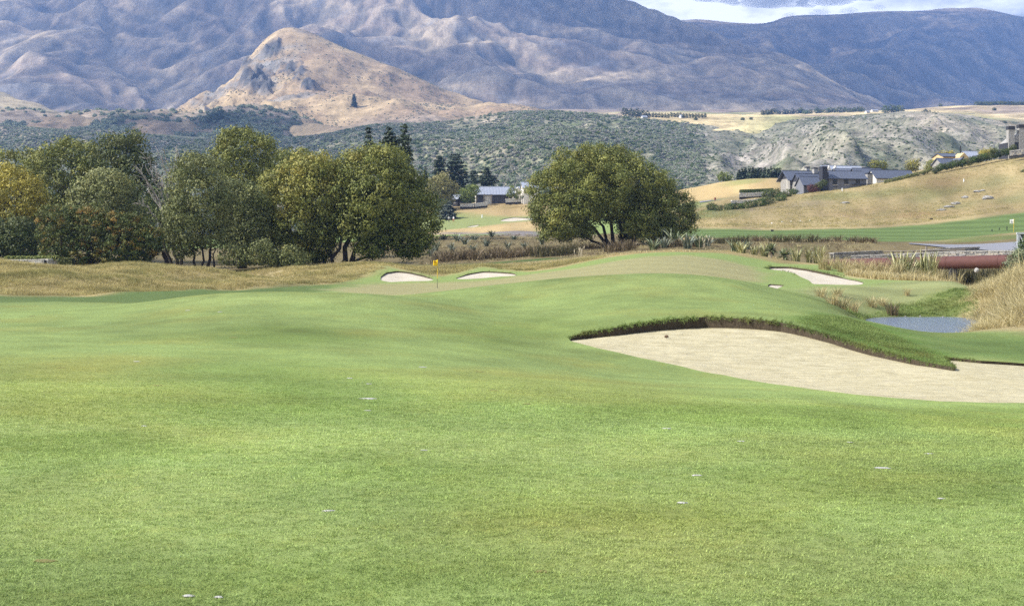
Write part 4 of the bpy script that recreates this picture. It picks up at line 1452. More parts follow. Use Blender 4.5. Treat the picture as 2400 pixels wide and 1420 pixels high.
tree('willow_tree', 'bright yellow willow at the left edge of the row', 35, 153,
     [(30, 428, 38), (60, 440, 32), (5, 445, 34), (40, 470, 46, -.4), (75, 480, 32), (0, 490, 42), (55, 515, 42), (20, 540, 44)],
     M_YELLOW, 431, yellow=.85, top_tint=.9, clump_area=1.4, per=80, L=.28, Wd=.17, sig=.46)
tree('willow_tree', 'olive tree behind the bright yellow willow at the left edge', 40, 182,
     [(30, 385, 36), (70, 382, 34), (-10, 385, 38), (20, 420, 44), (80, 415, 40), (-40, 420, 46), (40, 480, 60)],
     M_WILLOW, 441, yellow=.45, top_tint=.6, clump_area=1.4, per=22, L=.42, Wd=.22)
tree('willow_tree', 'dark green leafy tree below the bright yellow willow', 40, 143,
     [(25, 545, 34), (65, 548, 32), (-10, 560, 36), (45, 580, 36, -.4), (85, 575, 28), (10, 595, 34), (-50, 540, 44), (-60, 590, 40)],
     M_DARK, 451, yellow=.42, top_tint=.5, clump_area=1.2, per=74, L=.26, Wd=.16, sig=.42)
tree('willow_tree', 'olive tree just outside the row at its left end', -95, 165,
     [(-90, 400, 60), (-140, 430, 60), (-60, 460, 60), (-120, 500, 70), (-80, 560, 60)], M_WILLOW, 455, yellow=.4, clump_area=1.6, per=22, L=.42, Wd=.22)
# filler crowns seen through the gaps behind
for lab, u, Y_, lob, sd in (('dark evergreen filling the gap behind the rusty junipers', 200, 160, [(160, 545, 44), (220, 550, 44), (280, 555, 40), (110, 555, 40)], 461),
                            ('dark tree low behind the bare pale branches', 390, 166, [(370, 480, 40), (400, 520, 44), (360, 545, 44), (410, 470, 28)], 462),
                            ('olive crown showing above the yellowing willow', 680, 185, [(672, 372, 26), (715, 378, 30), (690, 400, 40), (640, 400, 30)], 463)):
    tree('willow_tree', lab, u, Y_, lob, M_DARK if sd < 463 else M_WILLOW, sd, yellow=.4, clump_area=1.4, per=22, L=.4, Wd=.22)

for lab, u, lob, sd in (('rust tinged juniper at the left end of the low dark row', 135, [(125, 505, 26), (145, 525, 30), (115, 545, 30), (150, 565, 34), (125, 590, 34), (105, 515, 14), (160, 500, 16)], 471),
                        ('second juniper of the dark row, orange at its branch tips', 212, [(205, 510, 26), (225, 528, 30), (195, 550, 34), (225, 572, 36), (200, 595, 34), (180, 498, 14), (240, 505, 18)], 472),
                        ('tallest orange tipped juniper, right of the middle of the dark row', 285, [(280, 520, 26), (305, 528, 28), (265, 545, 32), (295, 565, 38), (275, 592, 36), (310, 590, 30), (322, 515, 16), (260, 512, 14)], 473),
                        ('spreading juniper with yellow green arms at the right end of the dark row', 345, [(335, 545, 26), (358, 555, 24), (340, 580, 28), (372, 553, 14), (330, 600, 24), (365, 580, 16)], 474)):
    tree('juniper', lab, u, 137, lob, M_RUST, sd, cat='shrub', yellow=.36, yspot=.50, top_tint=.8, clump_area=.40, per=30, sig=.20, L=.22, Wd=.12, zfloor=.0, trunk_r=.14, droop=-.2)

# bare tree with pale dead branches
rg = np.random.default_rng(77)
_r = G(415, 146)
_e = tag(empty('bare_tree', _r), 'half dead tree with long bare pale branches leaning left above the junipers', 'tree')
_tk = MB()
for s in ((398, 450, 418), (372, 470, 412), (430, 470, 420)):
    tp = np.array(W(s[0], s[1] + 60, 146)) - np.array(_r)
    _tk.tube(curve_pts(((s[2] - 415) / F * 146, 0, -.3), tp, 0, 6, rg, .12), [.20 - .022 * k for k in range(7)], 7)
_tk.build('trunk', M_BARK, _e, True)
for (u0, v0, u1, v1) in ((398, 520, 322, 388), (395, 500, 330, 392), (400, 500, 345, 388), (398, 480, 355, 388), (405, 490, 352, 362), (405, 470, 372, 352), (410, 460, 392, 352), (412, 455, 398, 342), (420, 470, 428, 345), (385, 520, 335, 440), (380, 530, 330, 470)):
    mb = MB()
    a, b = np.array(W(u0, v0, 146)) - np.array(_r), np.array(W(u1, v1, 146)) - np.array(_r)
    a[1] = rg.normal(0, .5)
    b[1] = rg.normal(0, 2.0)
    p = curve_pts(a, b, .25, 7, rg, .10)
    mb.tube(p, [.075 - .008 * k for k in range(8)], 5)
    for k in range(2, 7):
        for s in range(2):
            q = np.array(p[k]) + (np.array(p[7]) - np.array(p[k - 2])) * rg.uniform(.15, .32) + rg.normal(0, .28, 3)
            mb.tube(curve_pts(p[k], q, .05, 3, rg, .05), [.035, .027, .02, .012], 4)
    mb.build('branch', M_TWIG, _e, True)


# ---------------------------------------------------------------- conifers
def conifer_mesh(h, r, seed, n_tier, mat, L=.62, Wd=.42, ragged=.25, low=.06, dens=2.4, pw=.8):
    rg = np.random.default_rng(seed)
    C, N_ = [], []
    for t in range(n_tier):
        f = low + (1 - low) * (t + rg.uniform(-.2, .2)) / n_tier
        rr = r * (1 - f) ** pw * rg.uniform(1 - ragged, 1 + ragged * .6) + .12 * r * (1 - f)
        nb = max(5, int(9 * (1 - f) + 5))
        for b in range(nb):
            th = 2 * PI * b / nb + rg.uniform(-.3, .3) + t
            rl = rr * rg.uniform(.6, 1.1)
            k = max(3, int(rl / (L * .33) * dens * 1.6))
            s = np.sqrt(rg.uniform(.04, 1, k))
            x = np.cos(th) * rl * s + rg.normal(0, L * .3, k)
            y = np.sin(th) * rl * s + rg.normal(0, L * .3, k)
            z = f * h - .30 * rl * s + .12 * rl * s * s * 2 + rg.normal(0, L * .22, k)
            C.append(np.c_[x, y, np.maximum(z, .05)])
            N_.append(np.c_[np.cos(th) * np.ones(k) * .4, np.sin(th) * np.ones(k) * .4, np.ones(k)])
    C, N_ = np.concatenate(C), np.concatenate(N_)
    v, f = leaf_tris(C, N_, L, Wd, rg, .3)
    n = len(C)
    return np_mesh('crown', v, f, mat, False, {'tint': ('FACE', np.clip(rg.normal(.4, .25, n), 0, 1)), 'val': ('FACE', np.clip(rg.normal(1, .22, n), .4, 1.7))})


def conifer(label, u, vtop, Y, wpx, seed, mat=None, name='pine_tree', group=None, vbase=None, zg=None, tiers=None, **kw):
    base = G(u, Y) if zg is None else Vector(((u - UC) / F * Y, Y, zg))
    if vbase is not None:
        base.z = ZV(vbase, Y)
    h = ZV(vtop, Y) - base.z
    e = tag(empty(name, base), label, 'tree', group)
    link('crown', conifer_mesh(h, wpx / F * Y / 2, seed, tiers or max(12, int(h / .7)), mat or M_CON, **kw), e)
    MB().tube([(0, 0, -.4), (0, 0, h * .5), (0, 0, h * .96)], [.018 * h + .06, .012 * h + .04, .01], 6).build('trunk', M_BARK, e, True)
    return e


conifer('narrow pointed fir peeping over the round topped willow, left of the two ragged pines', 864, 293, 235, 62, 501, pw=.6)
conifer('broad ragged pine behind the round topped willow, between fir and tall pine', 914, 293, 240, 84, 502, ragged=.5, pw=.42)
conifer('tall dark pine with drooping boughs right of the ragged pine', 948, 289, 236, 76, 503, ragged=.4, pw=.45)
conifer('dark round shouldered pine above the pale poplar, left of the taller one', 1030, 362, 455, 64, 504, low=.1, ragged=.35, pw=.36)
conifer('largest dark pine above the pale poplar', 1068, 358, 458, 84, 505, low=.05, ragged=.35, pw=.34)
conifer('slim dark pine beside the chimney of the white house, left one', 1110, 397, 465, 40, 506, ragged=.4, pw=.4)
conifer('spreading dark pine right behind the chimney of the white house', 1140, 388, 470, 64, 507, ragged=.5, pw=.36)
conifer('small dark fir peeking out at the right edge of the round topped willow', 997, 386, 440, 26, 508)
conifer('blue grey spruce standing on the far lawn by the two golfers', 1051, 470, 405, 50, 509, M_SPRUCE, name='spruce_tree', low=.0)

# small trees round the white house
tree('poplar_tree', 'pale straw coloured poplar clump left of the white house', 1036, 425,
     [(1020, 432, 18), (1040, 420, 16), (1056, 440, 16), (1030, 450, 20), (1050, 460, 18), (1012, 450, 16), (1035, 475, 20)], M_POPLAR, 521, yellow=.7, clump_area=1.4, per=22, sig=.5, L=.5, Wd=.28)
tree('garden_tree', 'leafy green tree at the left end of the white house', 1098, 432,
     [(1088, 455, 14), (1105, 448, 14), (1096, 465, 14), (1112, 440, 8)], M_LIME, 522, yellow=.45, clump_area=1.1, per=24, sig=.4, L=.42, Wd=.25)
tree('garden_tree', 'small narrow tree in front of the grey garage doors', 1197, 431,
     [(1197, 448, 6), (1196, 456, 7), (1199, 440, 4)], M_LIME, 523, yellow=.5, clump_area=.6, per=18, sig=.25, L=.3, Wd=.18)
tree('garden_tree', 'small pale tree left of the tall white wing', 1210, 431,
     [(1207, 456, 6), (1214, 452, 5), (1210, 445, 4)], M_LIME, 524, yellow=.8, clump_area=.7, per=16, sig=.3, L=.3, Wd=.18)
tree('tree', 'dark leafy tree low behind the blue spruce', 1028, 415, [(1020, 495, 18), (1035, 505, 16), (1008, 500, 20), (1030, 480, 16)], M_DARK, 525, clump_area=1.6, per=20, sig=.5, L=.5, Wd=.28)

# dark wood beside the lodge: a rank of firs
for i in range(14):
    u = 1734 + i * 7.3 + RNG.uniform(-2, 2)
    conifer('dark fir in the dense rank of firs left of the grey lodge', u, 396 - 5 * math.sin(i / 13 * PI) + RNG.uniform(-3, 4), 520 + RNG.uniform(-12, 12), 15, 530 + i, name='fir_tree', group='rank of dark firs left of the grey lodge', vbase=424, tiers=9, L=.8, Wd=.5)
tree('tree', 'small lime green tree left of the rank of dark firs', 1697, 500, [(1697, 412, 9), (1690, 418, 7), (1704, 418, 7)], M_LIME, 561, yellow=.4, clump_area=1.6, per=20, sig=.5, L=.6, Wd=.35, dz=-3)
tree('tree', 'orange green autumn tree behind the right end of the lodge', 2137, 420, [(2137, 385, 11), (2130, 392, 8), (2146, 392, 9)], M_YELLOW, 562, yellow=.5, clump_area=1.2, per=20, sig=.4, L=.45, Wd=.26, dz=-2)
tree('tree', 'dark olive tree left of the porch house', 2184, 415, [(2184, 385, 12), (2176, 392, 9), (2192, 390, 9)], M_WILLOW, 563, yellow=.7, clump_area=1.2, per=20, sig=.4, L=.45, Wd=.26, dz=-2)
tree('tree', 'round brown green tree showing above the lodge roofs', 2058, 425, [(2050, 385, 10), (2064, 388, 10)], M_WILLOW, 564, yellow=.8, clump_area=1.4, per=20, sig=.4, L=.5, Wd=.28, dz=-2)
tree('tree', 'bright yellow tree behind the porch house', 2216, 440, [(2212, 368, 12), (2226, 364, 9), (2203, 374, 8)], M_YELLOW, 565, yellow=1.0, clump_area=1.2, per=22, sig=.45, L=.5, Wd=.3, dz=-2)
tree('tree', 'small yellow tree beside the grey roof near the stone chimneys', 2310, 415, [(2308, 360, 9), (2318, 357, 7)], M_YELLOW, 566, yellow=1.0, clump_area=1.0, per=20, sig=.4, L=.45, Wd=.28)

# lone cypress and clumps on the hills
_hy = S_hill.hit(830, 251)
conifer('lone dark cypress on the lower slope of the tan hill', 830, 220, _hy, 12, 571, name='cypress_tree', zg=float(S_hill.z(830, _hy)) - 1, tiers=24, L=2.2, Wd=1.3, ragged=.1)
for i, (u, v, r) in enumerate(((505, 275, 9), (514, 268, 9), (522, 274, 8), (497, 280, 6))):
    y = S_foot.hit(u, v + 8)
    tree('tree', 'dark tree in the small clump on the foothill', u, y, [(u, v, r), (u + 3, v - 3, r * .7)], M_DARK, 580 + i, group='clump of dark trees on the foothill', dz=float(S_foot.z(u, y)) - float(H(u, y)), limbs=False, clump_area=30, per=26, sig=2.0, L=2.6, Wd=1.5, zfloor=-4, cat='tree')


def far_tree(label, u, v, wpx, hpx, S, mat, seed, group):
    y = S.hit(u, v)
    r = wpx / 2 / F * y
    h = hpx / F * y
    base = Vector(((u - UC) / F * y, y, float(S.z(u, y)) - .5))
    e = tag(empty('tree', base), label, 'tree', group)
    rg = np.random.default_rng(seed)
    leafy('crown', mat, e, [(np.array((0, 0, h * .55)), r, r, h * .48), (np.array((r * .4, 0, h * .4)), r * .7, r * .7, h * .35)], seed, clump_area=r * r * .5, per=14, sig=r * .3, L=r * .45, Wd=r * .28, yellow=.4)
    MB().tube([(0, 0, -1), (0, 0, h * .5)], [r * .12, r * .06], 5).build('trunk', M_BARK, e)
    return e


k = 0
for u, v, w, h, mt in ((1466, 276, 16, 22, 0), (1480, 276, 14, 20, 0), (1492, 277, 16, 20, 0), (1506, 277, 14, 18, 0), (1518, 277, 12, 16, 0)):
    far_tree('dark tree in the clump on the terrace above the willow', u, v, w, h, S_ter, M_CON, 600 + k, 'dark clump on the terrace above the willow')
    k += 1
for i in range(18):
    far_tree('thin tree in the shelter belt across the terrace', 1530 + i * 7.2, 277, 6, 11, S_ter, M_DARK, 620 + i, 'shelter belt across the terrace')
for i in range(12):
    far_tree('dark tree in the rank at the foot of the mountain spurs', 1788 + i * 8 + RNG.uniform(-2, 2), 270 - i * .2, 9, RNG.uniform(9, 15), S_ter, M_CON, 640 + i, 'rank of trees at the foot of the spurs')
for i in range(14):
    far_tree('green tree round the farm houses on the terrace', 1880 + i * 11 + RNG.uniform(-3, 3), 268 - i * .4, RNG.uniform(9, 15), RNG.uniform(8, 14), S_ter, (M_DARK, M_SHRUB)[i % 2], 660 + i, 'trees round the terrace farm')
for i, u in enumerate((2075, 2090, 2100, 2110)):
    far_tree('tree in the tall group by the terrace farm', u, 266, 15, 18, S_ter, (M_SHRUB, M_DARK)[i % 2], 680 + i, 'tall group by the terrace farm')
for i, u in enumerate((2145, 2156, 2168, 2180, 2192)):
    far_tree('dark tree in the group right of the terrace farm', u, 276, 13, (11, 13, 20, 13, 12)[i], S_ter, M_CON, 690 + i, 'dark group right of the terrace farm')
for i in range(12):
    far_tree('tree in the plantation at the far right edge of the terrace', 2290 + i * 10, 244 - i * .3, 12, 9, S_ter, M_DARK, 700 + i, 'plantation at the right edge of the terrace')
for i, (u, v) in enumerate(((2204, 250), (2260, 285), (2300, 300), (2330, 262), (2355, 290), (1630, 283), (1740, 284), (1760, 282))):
    far_tree('single dark tree dotted about the terrace', u, v, 8, 7, S_ter, M_DARK, 715 + i, 'single trees dotted about the terrace')


# ---------------------------------------------------------------- scattered ground cover (one object each)
def scatter(name, label, pts, scl, rot, meshes, mat, cols=None):
    """Many small plants: points that each carry a turned and scaled tuft."""
    n = len(pts)
    me = bpy.data.meshes.new(name)
    me.vertices.add(n)
    me.vertices.foreach_set('co', np.asarray(pts, np.float32).ravel())
    a = me.attributes.new('scl', 'FLOAT', 'POINT')
    a.data.foreach_set('value', np.asarray(scl, np.float32))
    a = me.attributes.new('turn', 'FLOAT_VECTOR', 'POINT')
    a.data.foreach_set('vector', np.asarray(rot, np.float32).ravel())
    if cols is not None:
        a = me.attributes.new('base', 'FLOAT_COLOR', 'POINT')
        a.data.foreach_set('color', np.c_[cols, np.ones(n)].astype(np.float32).ravel())
    o = link(name, me)
    ng = bpy.data.node_groups.new(name + '_scatter', 'GeometryNodeTree')
    ng.interface.new_socket('Geometry', in_out='INPUT', socket_type='NodeSocketGeometry')
    ng.interface.new_socket('Geometry', in_out='OUTPUT', socket_type='NodeSocketGeometry')
    t = NT(ng)
    gi, go = t.add('NodeGroupInput'), t.add('NodeGroupOutput')
    jg = t.add('GeometryNodeJoinGeometry')
    for m in meshes:
        src = bpy.data.objects.new(name + '_tuft', m)
        oi = t.add('GeometryNodeObjectInfo')
        oi.inputs['Object'].default_value = src
        oi.inputs['As Instance'].default_value = True
        t.l.new(oi.outputs['Geometry'], jg.inputs[0])
    iop = t.add('GeometryNodeInstanceOnPoints')
    t.l.new(gi.outputs[0], iop.inputs['Points'])
    t.l.new(jg.outputs[0], iop.inputs['Instance'])
    if len(meshes) > 1:
        iop.inputs['Pick Instance'].default_value = True
        rv = t.add('FunctionNodeRandomValue', data_type='INT')
        for s in rv.inputs:
            if s.enabled and s.name == 'Min':
                s.default_value = 0
            if s.enabled and s.name == 'Max':
                s.default_value = len(meshes) - 1
        t.l.new([s for s in rv.outputs if s.enabled][0], iop.inputs['Instance Index'])
    na = t.add('GeometryNodeInputNamedAttribute', data_type='FLOAT')
    na.inputs['Name'].default_value = 'scl'
    t.l.new([s for s in na.outputs if s.enabled][0], iop.inputs['Scale'])
    nb = t.add('GeometryNodeInputNamedAttribute', data_type='FLOAT_VECTOR')
    nb.inputs['Name'].default_value = 'turn'
    e2r = t.add('FunctionNodeEulerToRotation')
    t.l.new([s for s in nb.outputs if s.enabled][0], e2r.inputs[0])
    t.l.new(e2r.outputs[0], iop.inputs['Rotation'])
    t.l.new(iop.outputs[0], go.inputs[0])
    md = o.modifiers.new('scatter', 'NODES')
    md.node_group = ng
    tag(o, label, kind='stuff')
    return o


def tuft(name, n, h, spread, lean, wd, mat, seed, seg=2, flat=0.0, up=.35):
    """Arching blades rising from one small crown."""
    rg = np.random.default_rng(seed)
    V, Fc, tt, vv = [], [], [], []
    for i in range(n):
        th = rg.uniform(0, 2 * PI)
        r0 = spread * math.sqrt(rg.random())
        hh = h * rg.uniform(.55, 1.1)
        ln = lean * hh * rg.uniform(.2, 1.2)
        b = np.array((r0 * math.cos(th + rg.normal(0, .6)), r0 * math.sin(th + rg.normal(0, .6)), -.02 * h))
        d = np.array((math.cos(th), math.sin(th), 0))
        s = np.array((-math.sin(th), math.cos(th), 0)) * wd * rg.uniform(.7, 1.2)
        s = s * math.cos(.6) + d * wd * rg.uniform(-.5, .5)
        o = len(V)
        for k in range(seg):
            t = k / seg
            p = b + d * ln * t ** 1.8 + np.array((0, 0, hh * (t - flat * t * t)))
            w = (1 - .35 * t) * .5
            V += [p - s * w, p + s * w]
        V.append(b + d * ln + np.array((0, 0, hh * (1 - flat))))
        for k in range(seg - 1):
            q = o + 2 * k
            Fc += [(q, q + 1, q + 3), (q, q + 3, q + 2)]
        q = o + 2 * (seg - 1)
        Fc.append((q, q + 1, q + 2))
        m = 2 * (seg - 1) + 1
        tv, vl = rg.random(), rg.normal(1, .15)
        tt += [np.clip(tv + .0, 0, 1)] * m
        vv += [max(.4, vl)] * m
    return np_mesh(name, np.array(V), np.array(Fc), mat, False, {'tint': ('FACE', tt), 'val': ('FACE', vv)})


M_TUSS = leaf_mat('straw_tussock_blade', (.26, .22, .095), (.42, .35, .165), (.52, .45, .25), .25)
M_BROWN = leaf_mat('brown_rush_blade', (.085, .072, .034), (.165, .122, .066), (.25, .19, .12), .2)
M_OLIVE = leaf_mat('olive_rush_blade', (.055, .062, .024), (.115, .105, .045), (.18, .15, .08), .2)
M_PALE = leaf_mat('bleached_grass_blade', (.32, .265, .110), (.50, .41, .20), (.62, .54, .33), .3)
M_FLAX = leaf_mat('flax_blade', (.055, .078, .030), (.135, .165, .075), (.33, .35, .19), .1, .45, .4)
M_FLAXB = leaf_mat('blue_flax_blade', (.065, .085, .050), (.13, .155, .105), (.24, .26, .19), .1, .45, .4)
M_FLAXY = leaf_mat('striped_flax_blade', (.075, .095, .032), (.33, .32, .13), (.50, .47, .27), .1, .45, .4)
M_DRYG0 = leaf_mat('dry_grass_blade', (.27, .225, .088), (.345, .28, .118), (.42, .345, .165), .25)
M_PLUME = plain('plume_head', (.55, .47, .33), .9, .1)


def turf_blade_mat(name, dark, mid, light):
    m, nt = new_mat(name)
    p = nt.pos()
    t = nt.attr('tint', 'Fac')
    v = nt.attr('val', 'Fac')
    c = nt.ramp(t, [(0, dark), (.5, mid), (1, light)])
    k = nt.ramp(nt.noise(p, .42, 4, .6), [(.36, .72), (.64, 1.22)])
    c = nt.mix(1.0, c, k, 'MULTIPLY')
    y = nt.ramp(nt.noise(p, .30, 5, .6), [(.50, 0.0), (.66, 1.0)])
    c = nt.mix(nt.math('MULTIPLY', y, .5), c, (.22, .185, .06))
    c = nt.mix(1.0, c, nt.add('ShaderNodeCombineColor', {0: v, 1: v, 2: v}).outputs[0], 'MULTIPLY')
    finish(nt, c, .75, .12, transl=.25)
    return m


M_TURFB = turf_blade_mat('turf_blade', (.240, .315, .100), (.285, .352, .122), (.330, .385, .155))
m_, nt_ = new_mat('mown_turf_blade')
_c = nt_.attr('base', 'Color', 'INSTANCER')
_k = nt_.ramp(nt_.attr('tint', 'Fac'), [(0, (1.22, 1.27, 1.15)), (1, (1.66, 1.72, 1.70))])
_c = nt_.mix(1.0, _c, _k, 'MULTIPLY')
_v = nt_.attr('val', 'Fac')
_c = nt_.mix(1.0, _c, nt_.add('ShaderNodeCombineColor', {0: _v, 1: _v, 2: _v}).outputs[0], 'MULTIPLY')
finish(nt_, _c, .75, .12, transl=.25)
M_TURFB = m_
_b3 = base.reshape(nr, nc, 3)


def turf_at(x, y):
    u = UC + x * F / y
    i = np.clip(np.searchsorted(LS, np.log(y)), 0, nr - 1)
    j = np.clip(np.searchsorted(US, u), 0, nc - 1)
    return _b3[i, j]


M_LIPB = turf_blade_mat('long_turf_blade', (.105, .160, .040), (.180, .240, .068), (.25, .30, .105))

# sand filled divots and scrapes: (column, row, width, height in photo pixels, 0 sand / 1 bare)
DIVOTS = [(862, 933, 38, 6, 0), (992, 859, 20, 6, 0), (320, 849, 16, 5, 0), (1562, 1003, 26, 6, 0), (1632, 1113, 24, 6, 0), (2068, 1101, 44, 7, 0), (1735, 1034, 20, 4, 0), (770, 1203, 28, 7, 0), (993, 1055, 18, 6, 0), (442, 1395, 26, 9, 0), (513, 1397, 20, 8, 0), (2177, 1062, 20, 5, 0), (865, 900, 14, 4, 0), (820, 886, 14, 4, 0), (515, 731, 12, 5, 0), (440, 727, 12, 4, 0), (862, 962, 14, 4, 0), (338, 999, 14, 4, 0), (1600, 1175, 26, 6, 0), (2205, 1172, 18, 5, 0), (1992, 1036, 16, 4, 0), (547, 791, 20, 7, 1), (1123, 870, 22, 6, 1), (1158, 917, 22, 5, 1), (1232, 947, 22, 5, 1), (370, 905, 22, 5, 1), (1270, 1337, 34, 10, 1), (105, 1312, 50, 9, 1), (145, 862, 18, 4, 1), (75, 741, 16, 4, 1), (1575, 902, 18, 5, 1)]

m_, nt_ = new_mat('dry_rough_blade')
_p = nt_.pos()
_c = nt_.ramp(nt_.attr('tint', 'Fac'), [(0, (.31, .265, .105)), (.5, (.41, .345, .145)), (1, (.50, .425, .21))])
_k = nt_.ramp(nt_.noise(_p, .16, 5, .6), [(.44, 0.0), (.62, 1.0)])
_c = nt_.mix(nt_.math('MULTIPLY', _k, .6), _c, (.185, .190, .062))
_k = nt_.ramp(nt_.noise(_p, .33, 4, .6), [(.38, .78), (.62, 1.15)])
_c = nt_.mix(1.0, _c, _k, 'MULTIPLY')
_v = nt_.attr('val', 'Fac')
_c = nt_.mix(1.0, _c, nt_.add('ShaderNodeCombineColor', {0: _v, 1: _v, 2: _v}).outputs[0], 'MULTIPLY')
finish(nt_, _c, .8, .1, transl=.25)
M_DRYG = m_

# mown turf close to the camera
rg = np.random.default_rng(81)
N_ = 150000
y = 6.0 + 24.0 * rg.random(N_) ** 1.35
x = (rg.random(N_) * 2 - 1) * (y * .42 + .8)
s0, _ = sd_bunkers(x, y)
ok = s0 < -.08
for du, dv, dw, dh, _k in DIVOTS:
    if _k:
        continue
    _dY = hit(du, dv, 4, 62)
    _dx, _a = (du - UC) / F * _dY, dw / F * _dY / 2
    ok &= ((x - _dx) / (_a * 1.05)) ** 2 + ((y - _dY) / (_a * .95)) ** 2 > 1
x, y = x[ok], y[ok]
pts = np.c_[x, y, HX(x, y) - .004]
n = len(x)
rot = np.c_[rg.normal(0, .12, n), rg.normal(0, .12, n), rg.uniform(0, 2 * PI, n)]
scatter('grass', 'short mown fairway grass near the camera', pts, rg.uniform(.7, 1.25, n) * (.8 + y / 30) * np.clip((31 - y) / 14, .25, 1), rot,
        [tuft('turf_tuft', 18, .010, .055, 2.0, .0040, M_TURFB, 90 + i, 2) for i in range(4)], M_TURFB, turf_at(x, y))

# long turf hanging over the lips of the bunkers
rg = np.random.default_rng(82)
lp, ls, lr = [], [], []
for bi, p, q, hgt in lip_edges:
    p, q = np.array(p), np.array(q)
    L_ = np.linalg.norm(q - p)
    dens = 46 if bi == 0 else 6
    k = rg.poisson(L_ * dens * (1.0 if hgt > .15 else .6))
    for _ in range(k):
        t = rg.random()
        c = p * (1 - t) + q * t
        nrm = np.array((q[1] - p[1], -(q[0] - p[0]), 0)) / (L_ + 1e-9)
        out = rg.uniform(-.16, .05) if bi == 0 else rg.uniform(-.5, .1)
        ctr = np.array(BUNK[bi]['poly']).mean(0)
        c2 = c.copy()
        dv = np.array((0, -1, 0)) if bi == 0 else np.r_[ctr - c[:2], 0] / (np.linalg.norm(ctr - c[:2]) + 1e-9)
        c2 += dv * out
        lp.append(c2 + np.array((0, 0, -.03 if out > -.05 else 0)))
        ls.append(rg.uniform(.6, 1.2) * min(1.3, .55 + hgt * 1.6) * (1.0 if bi == 0 else 1.7))
        hang = rg.random() < .8
        lean = rg.normal(1.5, .4) if hang else rg.normal(.3, .3)
        ls[-1] *= 1.0 if hang else .55
        lr.append((lean, rg.normal(0, .25), rg.uniform(-1.2, 1.2)))
scatter('grass', 'shaggy longer turf along the lips of the bunkers', lp, ls, lr, [tuft('lip_tuft', 18, .13, .05, .8, .010, M_LIPB, 110 + i, 3, .25) for i in range(4)], M_LIPB)

# longer turf on the tongue and the far side of the large bunker
pl = np.array(plan([(1840, 47.5), (1900, 54), (2000, 58), (2080, 54), (2215, 42), (2258, 36.5), (2150, 38.8), (2050, 42.4), (1950, 45.2)]))
pl2 = np.array(plan([(1340, 44.5), (1460, 49), (1650, 52), (1850, 54), (1840, 47.5), (1650, 48.2), (1450, 46.2)]))
rg = np.random.default_rng(83)
x = rg.uniform(1.5, 13, 60000)
y = rg.uniform(34, 60, 60000)
ins = (poly_sd(x, y, pl) > -.2)
ins &= sd_bunkers(x, y)[0] < -.02
x, y = x[ins], y[ins]
n = len(x)
scatter('grass', 'longer green turf on the tongue beside the large bunker', np.c_[x, y, HX(x, y)], rg.uniform(.35, .8, n) * np.clip(.15 + poly_sd(x, y, pl) / 1.3, .15, 1), np.c_[rg.normal(0, .2, n), rg.normal(0, .2, n), rg.uniform(0, 6.3, n)], [tuft('tongue_tuft', 16, .11, .07, .9, .012, M_LIPB, 120 + i, 2) for i in range(3)], M_LIPB)

# dry rough on the mounds
rg = np.random.default_rng(84)
N_ = 80000
u = rg.uniform(-350, 1420, N_)
y = rg.uniform(86, 141, N_)
x = (u - UC) / F * y
pd = np.array(plan([(-400, 87), (0, 87), (200, 88.5), (300, 91.5), (430, 97.5), (520, 103.5), (640, 108), (760, 114), (850, 122), (896, 127), (905, 131), (990, 125.5), (1030, 124), (1060, 125), (1130, 132), (1235, 125), (1420, 133), (1420, 141), (-400, 141)]))
ok = (poly_sd(x, y, pd) + fbm(x / 2, y / 2, 2, 4) * .5 > 0) & (sd_bunkers(x, y)[0] < -.1)
x, y, u = x[ok], y[ok], u[ok]
n = len(x)
scatter('dry_grass', 'dry tan rough grass over the mounds left of the green', np.c_[x, y, HX(x, y) - .02], rg.uniform(.5, 1.2, n) * (1 + .4 * fbm(x / 4, y / 4, 3, 8)), np.c_[rg.normal(.05, .15, n), rg.normal(.1, .15, n), rg.uniform(0, 6.3, n)], [tuft('dry_tuft', 18, .21, .22, .8, .017, M_DRYG, 130 + i, 2) for i in range(4)], M_DRYG)
# straw fringe behind the green, on the crest and along the creek
rg = np.random.default_rng(85)
P1 = np.array(plan([(1180, 133), (1330, 138), (1500, 138), (1800, 138.5), (1850, 142), (1500, 148), (1200, 146)]))
P2 = np.array(plan([(1985, 113), (2100, 105.5), (2280, 102), (2330, 106), (2345, 124), (2000, 126)]))
x = rg.uniform(-5, 50, 60000)
y = rg.uniform(100, 150, 60000)
a1, a2 = poly_sd(x, y, P1) > 0, poly_sd(x, y, P2) > 0
ok = (a1 & (rg.random(60000) < .8)) | a2
x, y, big = x[ok], y[ok], a2[ok]
n = len(x)
scatter('dry_grass', 'straw coloured grass fringe behind the green and along the creek', np.c_[x, y, HX(x, y) - .03], np.where(big, rg.uniform(.8, 2.0, n), rg.uniform(.4, .9, n)), np.c_[rg.normal(.05, .15, n), rg.normal(.15, .15, n), rg.uniform(0, 6.3, n)], [tuft('straw_tuft', 16, .36, .20, .7, .024, M_PALE, 140 + i, 2) for i in range(4)], M_PALE)
